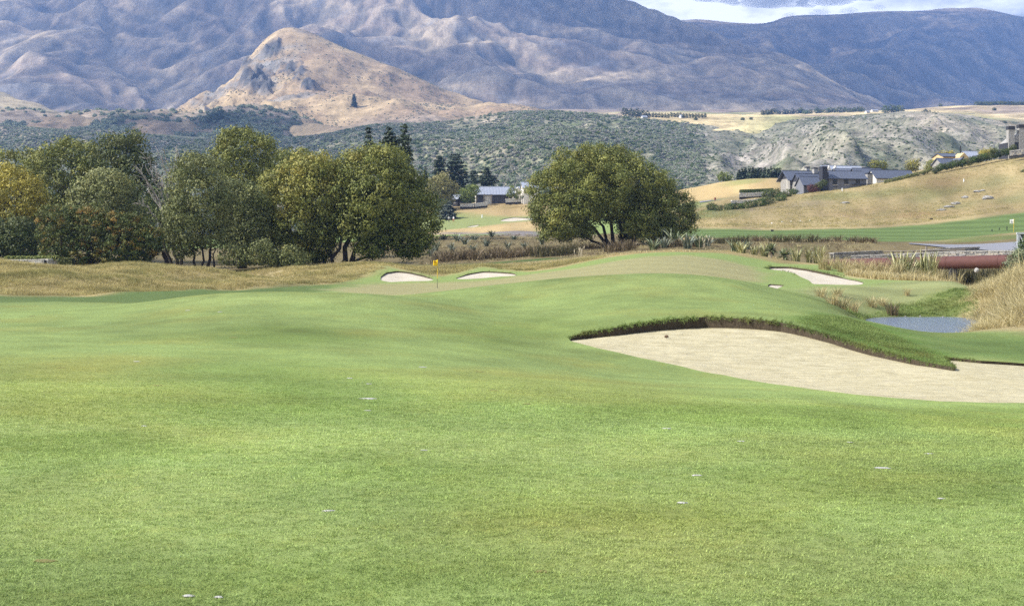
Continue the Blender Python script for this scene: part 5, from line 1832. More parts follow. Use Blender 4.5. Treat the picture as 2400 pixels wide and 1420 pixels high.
# long bleached grass on the right bank
rg = np.random.default_rng(86)
P3 = np.array(plan([(2248, 62), (2300, 57), (2420, 53.5), (2620, 52), (2700, 60), (2760, 125), (2440, 122), (2330, 118), (2290, 100), (2262, 82), (2246, 70)]))
x = rg.uniform(15, 60, 40000)
y = rg.uniform(50, 126, 40000)
s3 = poly_sd(x, y, P3) + .8 * fbm(x / 3, y / 3, 2, 6)
ok = (s3 > .1) & (rg.random(40000) < .75)
x, y, s3 = x[ok], y[ok], s3[ok]
n = len(x)
hfac = (.55 + .75 * smooth01(s3 / 2.2)) * (1 + .35 * fbm(x / 2.2, y / 2.2, 3, 16)) * rg.uniform(.7, 1.15, n)
scatter('long_grass', 'long bleached grass heaped on the right hand bank of the pond', np.c_[x, y, HX(x, y) - .05], hfac, np.c_[rg.normal(.18, .22, n), rg.normal(-.25, .22, n), rg.uniform(-1.5, 1.5, n)], [tuft('bank_tuft', 26, 1.0, .20, .75, .022, (M_PALE, M_TUSS, M_PALE, M_TUSS)[i], 150 + i, 3, .30) for i in range(4)], M_PALE)
# short uneven grass on the creek bank above the pond
rg = np.random.default_rng(187)
P4 = np.array(plan([(1965, 84), (2020, 82.5), (2100, 88), (2240, 92), (2290, 92), (2300, 80), (2250, 76), (2060, 76), (1990, 80)]))
x = rg.uniform(12, 34, 30000)
y = rg.uniform(60, 94, 30000)
ok = (poly_sd(x, y, P4) > 0) & (HX(x, y) > POND_Z + .03)
x, y = x[ok], y[ok]
n = len(x)
scatter('grass', 'uneven green grass on the low bank behind the pond', np.c_[x, y, HX(x, y)], rg.uniform(.5, 1.3, n) * (1 + .5 * fbm(x, y, 3, 18)), np.c_[rg.normal(0, .2, n), rg.normal(0, .2, n), rg.uniform(0, 6.3, n)], [tuft('bank_grass', 14, .13, .12, 1.0, .014, M_LIPB, 180 + i, 2) for i in range(3)], M_LIPB)
# low cover on the wet flats
rg = np.random.default_rng(87)
u = rg.uniform(850, 2300, 14000)
y = rg.uniform(150, 262, 14000)
x = (u - UC) / F * y
keepm = (rg.random(14000) < .40 + .6 * fbm(x / 9, y / 14, 3, 26)) & ~((u > 1560) & (y > 193)) & ~((u > 2040) & (y > 152)) & ~((u < 1300) & (y < 163))
x, y = x[keepm], y[keepm]
n = len(x)
scatter('rough_grass', 'low brown rushes and rough grass on the wet flats', np.c_[x, y, HX(x, y) - .03], rg.uniform(.4, 1.1, n), np.c_[rg.normal(0, .1, n), rg.normal(0, .1, n), rg.uniform(0, 6.3, n)], [tuft('rough_tuft', 20, .28, .45, .6, .045, (M_BROWN, M_TUSS, M_BROWN)[i], 160 + i, 2) for i in range(3)], M_BROWN)
# rough on the right hand slope
rg = np.random.default_rng(88)
u = rg.uniform(1560, 2480, 30000)
y = rg.uniform(252, 365, 30000)
x = (u - UC) / F * y
ok = (base is not None) & (y > np.interp(u, [1560, 1640, 1800, 2000, 2150, 2300, 2480], [282, 268, 262, 262, 268, 279, 284])) & (rg.random(30000) < .5 + .5 * fbm(x / 8, y / 14, 3, 36))
x, y = x[ok], y[ok]
n = len(x)
scatter('dry_grass', 'dry tan grass over the right hand slope below the lodge', np.c_[x, y, HX(x, y) - .03], rg.uniform(.5, 1.2, n), np.c_[rg.normal(0, .1, n), rg.normal(.1, .1, n), rg.uniform(0, 6.3, n)], [tuft('slope_tuft', 14, .22, .5, .8, .05, M_DRYG, 170 + i, 2) for i in range(3)], M_DRYG)

# bush on the gorge side and scrub on the hills
def bush_mesh(seed, mat):
    rg = np.random.default_rng(seed)
    lob = [(np.array((rg.normal(0, .35), rg.normal(0, .35), .45 + rg.uniform(0, .3))), .6, .6, .55) for _ in range(3)]
    v, f, t, vv = foliage(lob, rg, clump_area=.38, per=7, sig=.22, L=.52, Wd=.38, yellow=.5)
    return np_mesh('bush_tuft', v, f, mat, False, {'tint': ('FACE', t), 'val': ('FACE', vv)})


M_SCRUB = leaf_mat('scrub_leaf', (.17, .20, .12), (.25, .275, .16), (.33, .345, .18), .12)
M_SCRUBG = leaf_mat('grey_scrub_leaf', (.22, .215, .165), (.30, .285, .22), (.37, .345, .265), .12)


def on_sheet(S, n, u0, u1, keepf, rg):
    u = rg.uniform(u0, u1, n)
    l = rg.uniform(math.log(S.Y[0]), math.log(S.Y[-1]), n)
    y = np.exp(l)
    k = keepf(u, y)
    u, y = u[k], y[k]
    return (u - UC) / F * y, y, S.z(u, y), u


rg = np.random.default_rng(89)
x, y, z, u = on_sheet(S_bush, 230000, -350, 2750, lambda u, y: (y > 760) & (y < 1600) & (rg.random(len(u)) < np.clip(.72 + .9 * fbm((u - UC) / F * y / 80, y / 120, 4, 127), .1, 1) * np.where(u > 1650, .42, 1.0) * np.where((u > 2050) & (y > 1200), .4, 1)), rg)
n = len(x)
scatter('bush_cover', 'bush and scrub covering the gorge side', np.c_[x, y, z - .5], rg.uniform(.6, 1.8, n) * np.where(u > 1650, .62, 1.0), np.c_[np.zeros(n), np.zeros(n), rg.uniform(0, 6.3, n)], [bush_mesh(900, M_SCRUB), bush_mesh(901, M_SCRUBG), bush_mesh(902, M_SCRUB), bush_mesh(903, M_LIME if False else M_SHRUB), bush_mesh(904, M_SCRUBG)], M_SCRUB)
rg = np.random.default_rng(91)
x, y, z, u = on_sheet(S_hill, 34000, 350, 1300, lambda u, y: (y > 1800) & (y < 2560) & (rg.random(len(u)) < np.clip(.20 + .75 * fbm((u - UC) / F * y / 70, y / 70, 4, 173), .02, .9)), rg)
n = len(x)
scatter('scrub', 'dark matagouri like scrub dotted over the tan hill', np.c_[x, y, z - .6], rg.uniform(.45, 1.3, n), np.c_[np.zeros(n), np.zeros(n), rg.uniform(0, 6.3, n)], [bush_mesh(910, M_SCRUB), bush_mesh(911, M_SCRUBG)], M_SCRUB)
x, y, z, u = on_sheet(S_foot, 7000, -250, 900, lambda u, y: (y > 1600) & (rg.random(len(u)) < np.where(y < 1830, .85, .12)), rg)
n = len(x)
scatter('scrub', 'dense scrub on the foothill', np.c_[x, y, z - .6], rg.uniform(1.8, 3.8, n), np.c_[np.zeros(n), np.zeros(n), rg.uniform(0, 6.3, n)], [bush_mesh(912, M_SCRUB), bush_mesh(913, M_SCRUB)], M_SCRUB)

# ================================================================ BUILDINGS
M_ROOF = plain('grey_metal_roof', (.085, .095, .125), .5, .4, .12, .6)
M_ROOFL = plain('pale_metal_roof', (.27, .29, .34), .45, .5, .10, .6)
M_WALLG = plain('grey_board_wall', (.16, .163, .178), .8, .2, .18, 1.2)
M_WALLW = plain('white_render_wall', (.62, .58, .50), .85, .2, .12, .8)
M_WALLT = plain('tan_render_wall', (.50, .38, .20), .85, .2, .12, .8)
M_WALLB = plain('beige_stone_wall', (.26, .245, .22), .85, .2, .25, 2.0)
M_DARKW = plain('dark_timber', (.035, .036, .042), .7, .3, .3, 2.0)
M_STONE = plain('schist_stone', (.30, .285, .26), .9, .15, .45, 3.5, bump=.03)
M_STONEL = plain('pale_schist', (.60, .57, .50), .9, .15, .35, 3.0, bump=.03)
M_GLASS = plain('window_glass', (.02, .025, .032), .08, .6, .2, 1.0)
M_FRAME = plain('window_frame', (.05, .052, .058), .6, .3, .2, 2.0)
M_WOODP = plain('weathered_post', (.22, .19, .16), .9, .1, .35, 5.0)
M_RUST = plain('rusted_steel', (.095, .040, .032), .75, .25, .35, 1.6, bump=.01)
M_WHITE = plain('white_paint', (.72, .72, .70), .5, .3, .08)
M_YELLOW_P = plain('yellow_paint', (.62, .43, .02), .5, .3, .08)
M_BLACK = plain('black_plastic', (.02, .02, .022), .5, .3, .2)
M_ASPH = plain('asphalt', (.20, .20, .215), .9, .15, .15, 2.0)
M_ROCK = plain('lichened_rock', (.29, .275, .25), .9, .1, .4, 1.2, bump=.08)


def frame_px(u0, v0, Y, yaw):
    """Local metres for a building read off the photograph at depth Y, turned by yaw."""
    s = Y / F
    return lambda u: (u - u0) * s / math.cos(yaw), lambda v: (v0 - v) * s


def gable(par, x0, x1, y0, y1, zb, ze, zr, wall, roof, over=.35, gmat=None, hip=False):
    """A gabled block with its ridge along x."""
    ym = (y0 + y1) / 2
    MB().box(x0, x1, y0, y1, zb, ze).build('wall', wall, par)
    g = MB()
    for x in (x0 + .01, x1 - .13):
        g.poly([(x, y0 + .01, ze), (x, y1 - .01, ze), (x, ym, zr - .05), (x + .12, y0 + .01, ze), (x + .12, y1 - .01, ze), (x + .12, ym, zr - .05)], [(0, 1, 2), (3, 5, 4), (0, 3, 4, 1), (1, 4, 5, 2), (2, 5, 3, 0)])
    g.build('gable_end', gmat or wall, par)
    r = MB()
    dz = (zr - ze) / (ym - y0) * over
    a, b = x0 - over, x1 + over
    t = .16
    for (ya, yb) in ((y0 - over, ym), (y1 + over, ym)):
        vs = [(a, ya, ze - dz), (b, ya, ze - dz), (b, yb, zr), (a, yb, zr), (a, ya, ze - dz + t), (b, ya, ze - dz + t), (b, yb, zr + t), (a, yb, zr + t)]
        r.poly(vs, [(0, 1, 2, 3), (4, 7, 6, 5), (0, 4, 5, 1), (1, 5, 6, 2), (2, 6, 7, 3), (3, 7, 4, 0)])
    n = int((b - a) / .9)
    for i in range(1, n):                                            # standing seams
        x = a + (b - a) * i / n
        vs = [(x - .03, y0 - over, ze - dz + t), (x + .03, y0 - over, ze - dz + t), (x + .03, ym, zr + t), (x - .03, ym, zr + t)]
        r.poly(vs + [(p[0], p[1], p[2] + .06) for p in vs], [(4, 5, 6, 7), (0, 1, 5, 4), (1, 2, 6, 5), (3, 0, 4, 7)])
    ro = r.build('roof', roof, par)
    MB().box(a, b, ym - .12, ym + .12, zr + t - .03, zr + t + .07).build('ridge_cap', roof, ro)
    MB().box(x0 - over, x1 + over, y0 - over - .13, y0 - over - .002, ze - dz - .05, ze - dz + .12).build('gutter', M_FRAME, ro)
    return ro


def window(par, x0, x1, y, z0, z1, panes=2, mat=None):
    f = MB()
    w = .09
    MB().box(x0 - .10, x1 + .10, y - .16, y - .062, z0 - .10, z0 - .004).build('sill', M_WALLW, par)
    f.box(x0, x1, y - .06, y - .004, z0, z0 + w).box(x0, x1, y - .06, y - .004, z1 - w, z1)
    for i in range(panes + 1):
        x = x0 + (x1 - x0 - w) * i / panes
        f.box(x, x + w, y - .06, y - .004, z0 + w, z1 - w)
    fo = f.build('window', M_FRAME, par)
    for i in range(panes):
        a = x0 + (x1 - x0 - w) * i / panes + w
        b = x0 + (x1 - x0 - w) * (i + 1) / panes
        MB().box(a, b, y - .035, y - .02, z0 + w, z1 - w).build('pane', mat or M_GLASS, fo)
    return fo


def chimney(par, x0, x1, y0, y1, z0, z1, mat, cap=True):
    c = MB().box(x0, x1, y0, y1, z0, z1 - (.35 if cap else 0)).build('chimney', mat, par)
    if cap:
        MB().box(x0 - .06, x1 + .06, y0 - .06, y1 + .06, z1 - .346, z1).build('chimney_cap', M_DARKW, c)
    return c


# ---------------------------------------------------------------- the grey lodge on the right
YAW = math.radians(13)
LY = 384
e = tag(empty('lodge', W(1945, 440, LY), YAW), 'long dark roofed grey lodge of joined gabled wings on the crest of the dry slope', 'house')
px, pz = frame_px(1945, 440, LY, YAW)
gable(e, px(1941), px(2036), 0, 7.0, -3.5, pz(418), pz(400), M_WALLG, M_ROOF)
for a, b, t, c in ((1952, 1963, 421, 433), (1980, 1991, 420, 432), (2009, 2020, 418, 430)):
    window(e, px(a), px(b), 0, pz(c), pz(t), 2)
window(e, px(1952), px(1963), 0, pz(441), pz(437), 2)
# board joints on the front wall
for i in range(14):
    x = px(1941) + (px(2036) - px(1941)) * (i + .5) / 14
    if any(px(a) - .3 < x < px(b) + .3 for a, b in ((1952, 1963), (1980, 1991), (2009, 2020))):
        continue
    MB().box(x - .03, x + .03, -.035, -.004, -1, pz(419)).build('batten', M_WALLG, e)
MB().box(px(1998), px(2048), -.9, -.3, pz(432.5), pz(430.5)).build('railing', M_DARKW, e)
q_ = lambda u, y: px(u) + y * math.tan(YAW) + (u - 1200) * y / F
zq = lambda v, y: pz(v) + (600 - v) * y / F
gable(e, q_(1880, -3), q_(1921, -3), -3.0, 2.0, -4.5, pz(435), pz(416), M_WALLG, M_ROOF)
gable(e, q_(1872, 2.3), q_(1924, 2.3), 2.3, 7.5, -4, pz(425), pz(407), M_WALLB, M_ROOF, gmat=M_DARKW)
gable(e, q_(1848, 7.8), q_(1924, 7.8), 7.8, 14, -4, zq(419.5, 7.8), zq(402, 10), M_WALLB, M_ROOF, over=.9, gmat=M_DARKW)
d = MB().box(q_(1892, -3), q_(1906, -3), -3.07, -3.004, pz(453), pz(436.5)).build('door', M_DARKW, e)
for a in (1893.5, 1900):
    MB().box(q_(a, -3), q_(a + 4.5, -3), -3.10, -3.075, pz(452.5), pz(438.5)).build('door_pane', plain('door_glass', (.16, .17, .18), .1, .6), d)
MB().box(q_(1884, -3), q_(1886, -3), -3.12, -3.004, -4, pz(436)).build('downpipe', M_FRAME, e)
for a, b in ((1850, 1858), (1861, 1869)):
    window(e, q_(a, 7.8), q_(b, 7.8), 7.8, pz(434), pz(421), 2)
MB().tube([(q_(1842, 7.4), 7.4, -3), (q_(1842, 7.4), 7.4, pz(420))], [.16, .16], 6).build('porch_post', M_WALLW, e)
MB().tube([(q_(1868, 1.9), 1.9, -3), (q_(1868, 1.9), 1.9, pz(426))], [.16, .16], 6).build('porch_post', M_WALLW, e)
chimney(e, px(1924.5), px(1937), -.6, 1.6, -4, pz(390.5), M_DARKW)
MB().box(px(1929), px(1941), -.25, -.02, -3.5, pz(404)).build('stone_pier', M_DARKW, e)
window(e, px(1915), px(1923), 2.0, pz(440), pz(420), 1)
chimney(e, q_(1908, 9), q_(1918, 9), 9, 10.5, 0, zq(393, 9), M_STONE)
chimney(e, q_(1890, 13), q_(1898, 13), 13, 14.2, 0, zq(391, 13), M_STONE)
gable(e, q_(2018, 8), q_(2086, 8), 8, 15, -3, zq(412, 8), zq(394, 11), M_WALLG, M_ROOF)
gable(e, q_(2062, 3.2), q_(2160, 3.2), 3.2, 9.5, -3, zq(415.5, 3.2), zq(397.5, 6), M_STONEL, M_ROOF, gmat=M_STONEL)
window(e, q_(2100, 3.2), q_(2130, 3.2), 3.2, pz(424), pz(417), 4)
chimney(e, q_(2040, 5.5), q_(2051, 5.5), 5.5, 7, -2, pz(401), M_STONE)
for i, (a, b, t, c, y, m, lab) in enumerate(((1940, 2035, 387, 400, 24, M_ROOFL, 'pale roofed house behind the grey lodge with two white gables'), (1972, 2010, 394, 402, 20, M_ROOF, 'low grey roof right behind the main wing of the lodge'), (1996, 2058, 390.5, 402, 28, M_ROOF, 'longer grey roofed house at the back right of the lodge'))):
    h_ = tag(empty('house', W(1945, 440, LY), YAW), lab, 'house')
    h_.location = Vector(h_.location) + Vector((0, y / math.cos(YAW), 0))
    px3 = lambda u: px(u) + (u - 1200) * y / F
    pz3 = lambda v: pz(v) + (600 - v) * y / F
    gable(h_, px3(a), px3(b), 0, 6, -4, pz3(c), pz3(t), M_WALLW if i == 0 else M_WALLG, m)
    window(h_, px3(a) + 1.5, px3(a) + 3.0, 0, pz3(c) - 2.0, pz3(c) - .6, 2)
    if i == 0:
        for a2 in (1939, 1955):                                      # two cross gables
            q = MB().poly([(px3(a2), -1.0, pz3(412)), (px3(a2 + 11), -1.0, pz3(412)), (px3(a2 + 11), -1.0, pz3(399)), (px3(a2 + 5.5), -1.0, pz3(388)), (px3(a2), -1.0, pz3(399)),
                           (px3(a2), -.02, pz3(412)), (px3(a2 + 11), -.02, pz3(412)), (px3(a2 + 11), -.02, pz3(399)), (px3(a2 + 5.5), -.02, pz3(388)), (px3(a2), -.02, pz3(399))],
                          [(0, 1, 2, 3, 4), (5, 9, 8, 7, 6), (0, 5, 6, 1), (1, 6, 7, 2), (2, 7, 8, 3), (3, 8, 9, 4), (4, 9, 5, 0)])
            q.build('cross_gable', M_WALLW, h_)

# ---------------------------------------------------------------- porch house and its neighbours further right
e = tag(empty('house', W(2210, 395, 400), math.radians(16)), 'small grey roofed house with an open timber porch behind the flax hedge', 'house')
px, pz = frame_px(2210, 395, 400, math.radians(16))
gable(e, px(2208), px(2246), 0, 5, -2, pz(385), pz(371), M_WALLB, M_ROOF)
window(e, px(2204.5), px(2209), 0, pz(393), pz(388), 1)
g2 = MB().poly([(px(2234), -2.2, pz(383)), (px(2249), -2.2, pz(370)), (px(2263), -2.2, pz(383)), (px(2234), 2.5, pz(383)), (px(2249), 2.5, pz(370)), (px(2263), 2.5, pz(383)),
                (px(2234), -2.2, pz(385)), (px(2249), -2.2, pz(372)), (px(2263), -2.2, pz(385)), (px(2234), 2.5, pz(385)), (px(2249), 2.5, pz(372)), (px(2263), 2.5, pz(385))],
               [(0, 1, 4, 3), (1, 2, 5, 4), (6, 9, 10, 7), (7, 10, 11, 8), (0, 6, 7, 1), (1, 7, 8, 2), (3, 4, 10, 9), (4, 5, 11, 10), (0, 3, 9, 6), (2, 8, 11, 5)])
g2.build('porch_roof', M_ROOF, e)
MB().box(px(2236), px(2261), .5, 2.4, -2, pz(384)).build('porch_wall', M_DARKW, e)
for a in (2237, 2250, 2260):
    MB().box(px(a) - .1, px(a) + .1, -2.0, -1.8, -2, pz(380) if a == 2250 else pz(384)).build('porch_post', M_WALLW, e)
e = tag(empty('house', W(2250, 380, 425), math.radians(16)), 'tan gabled house with a tall dark flue above the porch house', 'house')
px, pz = frame_px(2250, 380, 425, math.radians(16))
gable(e, px(2222), px(2262), 3, 9, -3, pz(366), pz(358), M_WALLT, M_ROOF)
MB().poly([(px(2250), 0, -2), (px(2272), 0, -2), (px(2272), 0, pz(368)), (px(2261), 0, pz(358)), (px(2250), 0, pz(368)), (px(2250), 3.5, -2), (px(2272), 3.5, -2), (px(2272), 3.5, pz(368)), (px(2261), 3.5, pz(358)), (px(2250), 3.5, pz(368))],
          [(0, 1, 2, 3, 4), (5, 9, 8, 7, 6), (0, 5, 6, 1), (1, 6, 7, 2), (2, 7, 8, 3), (3, 8, 9, 4), (4, 9, 5, 0)]).build('front_gable', M_WALLT, e)
window(e, px(2257), px(2261), 0, pz(371), pz(367), 1)
MB().tube([(px(2261), 2, pz(362)), (px(2261), 2, pz(341))], [.18, .18], 8).build('flue', M_BLACK, e)
e = tag(empty('house', W(2285, 378, 440), math.radians(14)), 'pale roofed house with two thin flues left of the stone chimneys', 'house')
px, pz = frame_px(2285, 378, 440, math.radians(14))
gable(e, px(2272), px(2303), 0, 7, -3, pz(369), pz(354), M_WALLG, M_ROOFL, gmat=M_DARKW)
window(e, px(2280), px(2286), 0, pz(374), pz(370), 2)
for a in (2314, 2343):
    MB().tube([(px(a), 2, -4), (px(a), 2, pz(339))], [.22, .22], 8).build('flue', M_WALLG, e)
e = tag(empty('house', W(2382, 345, 352), math.radians(4)), 'dark stone house end with two tall capped chimneys at the top of the slope', 'house')
px, pz = frame_px(2382, 345, 352, 0)
for a, b, t in ((2363.5, 2378, 296), (2389, 2412, 292)):
    c = MB().box(px(a), px(b), 0, 1.4, -3, pz(t + 8)).build('chimney', M_STONE, e)
    MB().box(px(a) - .08, px(b) + .08, -.08, 1.48, pz(t + 8) + .004, pz(t)).build('chimney_cap', M_DARKW, c)
MB().poly([(px(2365), .3, pz(334)), (px(2405), .3, pz(334)), (px(2390), 5, pz(312)), (px(2390), .3, pz(312)), (px(2365), 6, pz(334)), (px(2405), 6, pz(334))], [(0, 1, 3), (0, 3, 2, 4), (1, 5, 2, 3), (4, 2, 5), (0, 4, 5, 1)]).build('roof', M_STONE, e)
MB().box(px(2362), px(2388), .4, 5.6, -4, pz(334.5)).build('wall', M_DARKW, e)
window(e, px(2367), px(2374), .4, pz(343), pz(337), 1)

# ---------------------------------------------------------------- the pale house in the middle
MY = 436
e = tag(empty('house', W(1150, 476, MY), math.radians(6)), 'long low house with a pale metal roof and dark garage doors above the dry bank', 'house')
px, pz = frame_px(1150, 476, MY, math.radians(6))
gable(e, px(1117), px(1209), 0, 6.0, -2, pz(455), pz(437.5), M_WALLW, M_ROOFL, over=.45)
for a, b in ((1118, 1133), (1153, 1191)):
    dr = MB().box(px(a), px(b), -.10, -.004, -1, pz(456.5)).build('garage_door', plain('dark_door', (.062, .064, .074), .6, .3, .15, 2), e)
    n = int((b - a) / 5)
    for i in range(n):
        MB().box(px(a + 5 * i) + .04, px(a + 5 * i + 5) - .04, -.14, -.104, -1, pz(457.5)).build('door_panel', plain('dark_door', (.062, .064, .074)), dr)
for a in (1116, 1135, 1152):
    MB().box(px(a) - .13, px(a) + .13, -.75, -.45, -1, pz(455.5)).build('porch_post', M_WOODP, e)
chimney(e, px(1120), px(1128), 3.2, 4.4, pz(445), pz(430.5), M_STONEL, False)
MB().poly([(px(1208), -1.2, -1), (px(1219), -1.2, -1), (px(1219), -1.2, pz(447)), (px(1213.5), -1.2, pz(438)), (px(1208), -1.2, pz(447)), (px(1208), 3, -1), (px(1219), 3, -1), (px(1219), 3, pz(447)), (px(1213.5), 3, pz(438)), (px(1208), 3, pz(447))],
          [(0, 1, 2, 3, 4), (5, 9, 8, 7, 6), (0, 5, 6, 1), (1, 6, 7, 2), (2, 7, 8, 3), (3, 8, 9, 4), (4, 9, 5, 0)]).build('stone_gable', M_STONEL, e)
gable(e, px(1219.2), px(1240), 1, 6, -1, pz(448), pz(437), M_WALLW, M_ROOFL)
e = tag(empty('house', W(1240, 472, MY - 6), math.radians(8)), 'tall white walled wing with a slate roof partly behind the lone willow', 'house')
px, pz = frame_px(1240, 472, MY - 6, math.radians(8))
gable(e, px(1227), px(1262), 0, 6, -2, pz(441), pz(427), M_WALLW, M_ROOFL)
window(e, px(1242), px(1250), 0, pz(455), pz(446), 2)
e = tag(empty('shed', W(1066, 479, 432), math.radians(-25)), 'small dark shed with a white edged roof left of the long pale house', 'shed')
px, pz = frame_px(1066, 479, 432, 0)
gable(e, px(1060), px(1073), 0, 3, -1.5, pz(466), pz(457), M_DARKW, M_ROOFL)
window(e, px(1063), px(1068), 0, pz(476), pz(469), 1)

# farm houses on the terrace
for i, (u, v, wd, lab) in enumerate(((2052, 262, 16, 'long white farmhouse on the terrace among trees'), (2035, 265, 9, 'small white farm shed left of the terrace farmhouse'), (1600, 276, 8, 'tiny pale barn in front of the shelter belt'), (1512, 281, 12, 'low white sheds at the edge of the pale field'))):
    y = S_ter.hit(u, v + 2)
    e = tag(empty('farmhouse', Vector(((u - UC) / F * y, y, float(S_ter.z(u, y)) - .4)), .3), lab, 'house')
    w_ = wd / F * y
    gable(e, -w_ / 2, w_ / 2, 0, 6, -.5, 2.6, 4.4, M_WALLW, M_ROOFL)
    for k_ in range(2):
        window(e, -w_ * .3 + k_ * w_ * .4, -w_ * .3 + k_ * w_ * .4 + 1.2, 0, 1.0, 2.1, 2)


# ================================================================ WALLS, BRIDGE, ROAD
def stone_wall(label, pts, h, seed, mat=None, th=.5, course=.11, zoff=0.0, level=None, name='stone_wall'):
    """Dry laid courses of uneven stones following the ground (or a level)."""
    rg = np.random.default_rng(seed)
    P_ = [Vector(p) for p in pts]
    e = tag(empty(name, P_[0]), label, 'wall')
    O = P_[0]
    groups = [MB(), MB(), MB()]
    cap = MB()
    for a, b in zip(P_[:-1], P_[1:]):
        d = b - a
        L = d.length
        dh = Vector((d.x, d.y, 0)).normalized()
        nrm = Vector((-dh.y, dh.x, 0))
        nC = max(2, int(h / course))
        for c in range(nC + 1):
            x = -rg.uniform(0, .2)
            while x < L:
                ln = rg.uniform(.16, .55) * (1 if c < nC else 1.3)
                x1 = min(x + ln, L)
                if x1 - max(x, 0) > .05:
                    t0, t1 = max(x, 0) / L, x1 / L
                    zb = a.z + (b.z - a.z) * (t0 + t1) / 2 - O.z + c * h / nC
                    hh = h / nC * rg.uniform(.82, .97)
                    pr = rg.uniform(-.03, .05) + (.05 if c == nC else 0)
                    p0, p1 = a + d * t0 - O, a + d * t1 - O
                    p0 = p0 + dh * .015
                    p1 = p1 - dh * .015
                    f = -nrm * (th / 2 + pr)
                    k = nrm * (th / 2 + pr)
                    z0, z1 = zb, zb + hh
                    vs = [(p.x, p.y, z) for z in (z0, z1) for p in (p0 + f, p1 + f, p1 + k, p0 + k)]
                    (cap if c == nC else groups[rg.integers(0, 3)]).poly(vs, [(0, 3, 2, 1), (4, 5, 6, 7), (0, 1, 5, 4), (1, 2, 6, 5), (2, 3, 7, 6), (3, 0, 4, 7)])
                x = x1
    mats = (M_STONEL, plain('pale_schist_grey', (.50, .49, .46), .9, .15, .4, 4), plain('pale_schist_warm', (.62, .57, .48), .9, .15, .35, 4)) if mat is M_STONEL else (M_STONE, plain('schist_stone_dark', (.17, .165, .16), .9, .15, .4, 4), plain('schist_stone_warm', (.36, .32, .26), .9, .15, .35, 4))
    for g, m in zip(groups, mats):
        if g.v:
            g.build('stonework', m, e)['kind'] = 'stuff'
    cap.build('coping', mats[0], e)['kind'] = 'stuff'
    core = MB()
    for a, b in zip(P_[:-1], P_[1:]):
        d = b - a
        dh = Vector((d.x, d.y, 0)).normalized()
        nrm = Vector((-dh.y, dh.x, 0)) * th * .38
        a2, b2 = a - O, b - O
        vs = [(p.x, p.y, p.z + z) for z in (-.6, h - .03) for p in (a2 - nrm, b2 - nrm, b2 + nrm, a2 + nrm)]
        core.poly(vs, [(0, 3, 2, 1), (4, 5, 6, 7), (0, 1, 5, 4), (1, 2, 6, 5), (2, 3, 7, 6), (3, 0, 4, 7)])
    core.build('wall_core', plain('dark_mortar', (.05, .048, .045), .95, .05), e)  # dark core filling the joints between the stones
    return e


def on_wall(pts):
    return [W(*p) for p in pts]


# creek bridge: stone parapets, rusted pipe
stone_wall('front left stone parapet of the creek bridge, beside the spiky flax', on_wall([(1949, 613, 146), (2065, 607, 150)]), .80, 801)
stone_wall('low stone parapet running above the rusted pipe of the creek bridge', on_wall([(1996, 611, 143), (2110, 607, 141), (2250, 601, 137), (2345, 600, 134), (2440, 602, 131)]), .42, 802)
stone_wall('far stone parapet on the other side of the creek bridge', on_wall([(2165, 597, 156), (2230, 592, 158), (2292, 590, 160)]), .42, 803)
stone_wall('pale low stone edging beyond the spiky flax left of the bridge', on_wall([(1755, 593, 166), (1850, 591, 168), (1960, 588, 170)]), .35, 804, M_STONEL)
pa, pb = W(1925, 622, 143.5), W(2450, 611, 125)
e = tag(empty('pipe', pa), 'thick rust red steel pipe crossing the creek under the stone parapet', 'pipe')
d = pb - pa
mbp = MB().tube([(0, 0, 0)] + [tuple(d * (k / 12)) for k in range(1, 12)] + [tuple(d)], [.60] * 13, 28)
mbp.build('pipe_barrel', M_RUST, e, True)
for t in (.33, .60, .82):
    MB().tube([tuple(d * t - d.normalized() * .05), tuple(d * t + d.normalized() * .05)], [.622, .622], 28).build('weld_band', M_RUST, e)
for t in (.62, .26):
    c = d * t
    MB().box(c.x - .30, c.x + .30, c.y - .35, c.y + .35, c.z - 2.6, c.z - .55).build('pier', M_DARKW, e)
# railing of the bridge
e = tag(empty('bridge_railing', W(2060, 607, 150)), 'weathered grey timber rail with short posts along the far side of the bridge', 'railing')
o = Vector(e.location)
ra, rb = W(2070, 590, 152), W(2260, 585, 150)
for i in range(9):
    t = i / 8
    p = ra + (rb - ra) * t - o
    MB().box(p.x - .07, p.x + .07, p.y - .07, p.y + .07, p.z - .9, p.z).build('post', M_WOODP, e)
for dz in (.0, -.32):
    a, b = ra - o + Vector((0, -.12, dz)), rb - o + Vector((0, -.12, dz))
    MB().tube([tuple(a), tuple(b)], [.06, .06], 4).build('rail', M_WOODP, e)
# road behind
def ground_strip(name, label, near, far, mat, dz=.03, nseg=40):
    V, Fc = [], []
    for i in range(nseg + 1):
        t = i / nseg
        def at(L):
            k = min(int(t * (len(L) - 1)), len(L) - 2)
            q = t * (len(L) - 1) - k
            return L[k][0] * (1 - q) + L[k + 1][0] * q, L[k][1] * (1 - q) + L[k + 1][1] * q
        (u0, y0), (u1, y1) = at(near), at(far)
        for s in range(5):
            w = s / 4
            u, y = u0 * (1 - w) + u1 * w, y0 * (1 - w) + y1 * w
            V.append(tuple(G(u, y, dz)))
    for i in range(nseg):
        for s in range(4):
            a = i * 5 + s
            Fc.append((a, a + 1, a + 6, a + 5))
    return tag(link(name, np_mesh(name, np.array(V), np.array(Fc), mat, True)), label, kind='structure')


ground_strip('road', 'grey asphalt track crossing behind the bridge', [(2130, 172), (2230, 164), (2345, 158), (2700, 152)], [(2130, 178), (2230, 176), (2345, 176), (2700, 170)], M_ASPH, .10)
ground_strip('path', 'grey cart path curving below the lodge', [(1640, 392), (1668, 388), (1692, 372)], [(1640, 400), (1664, 397), (1686, 378)], M_ASPH, .15)

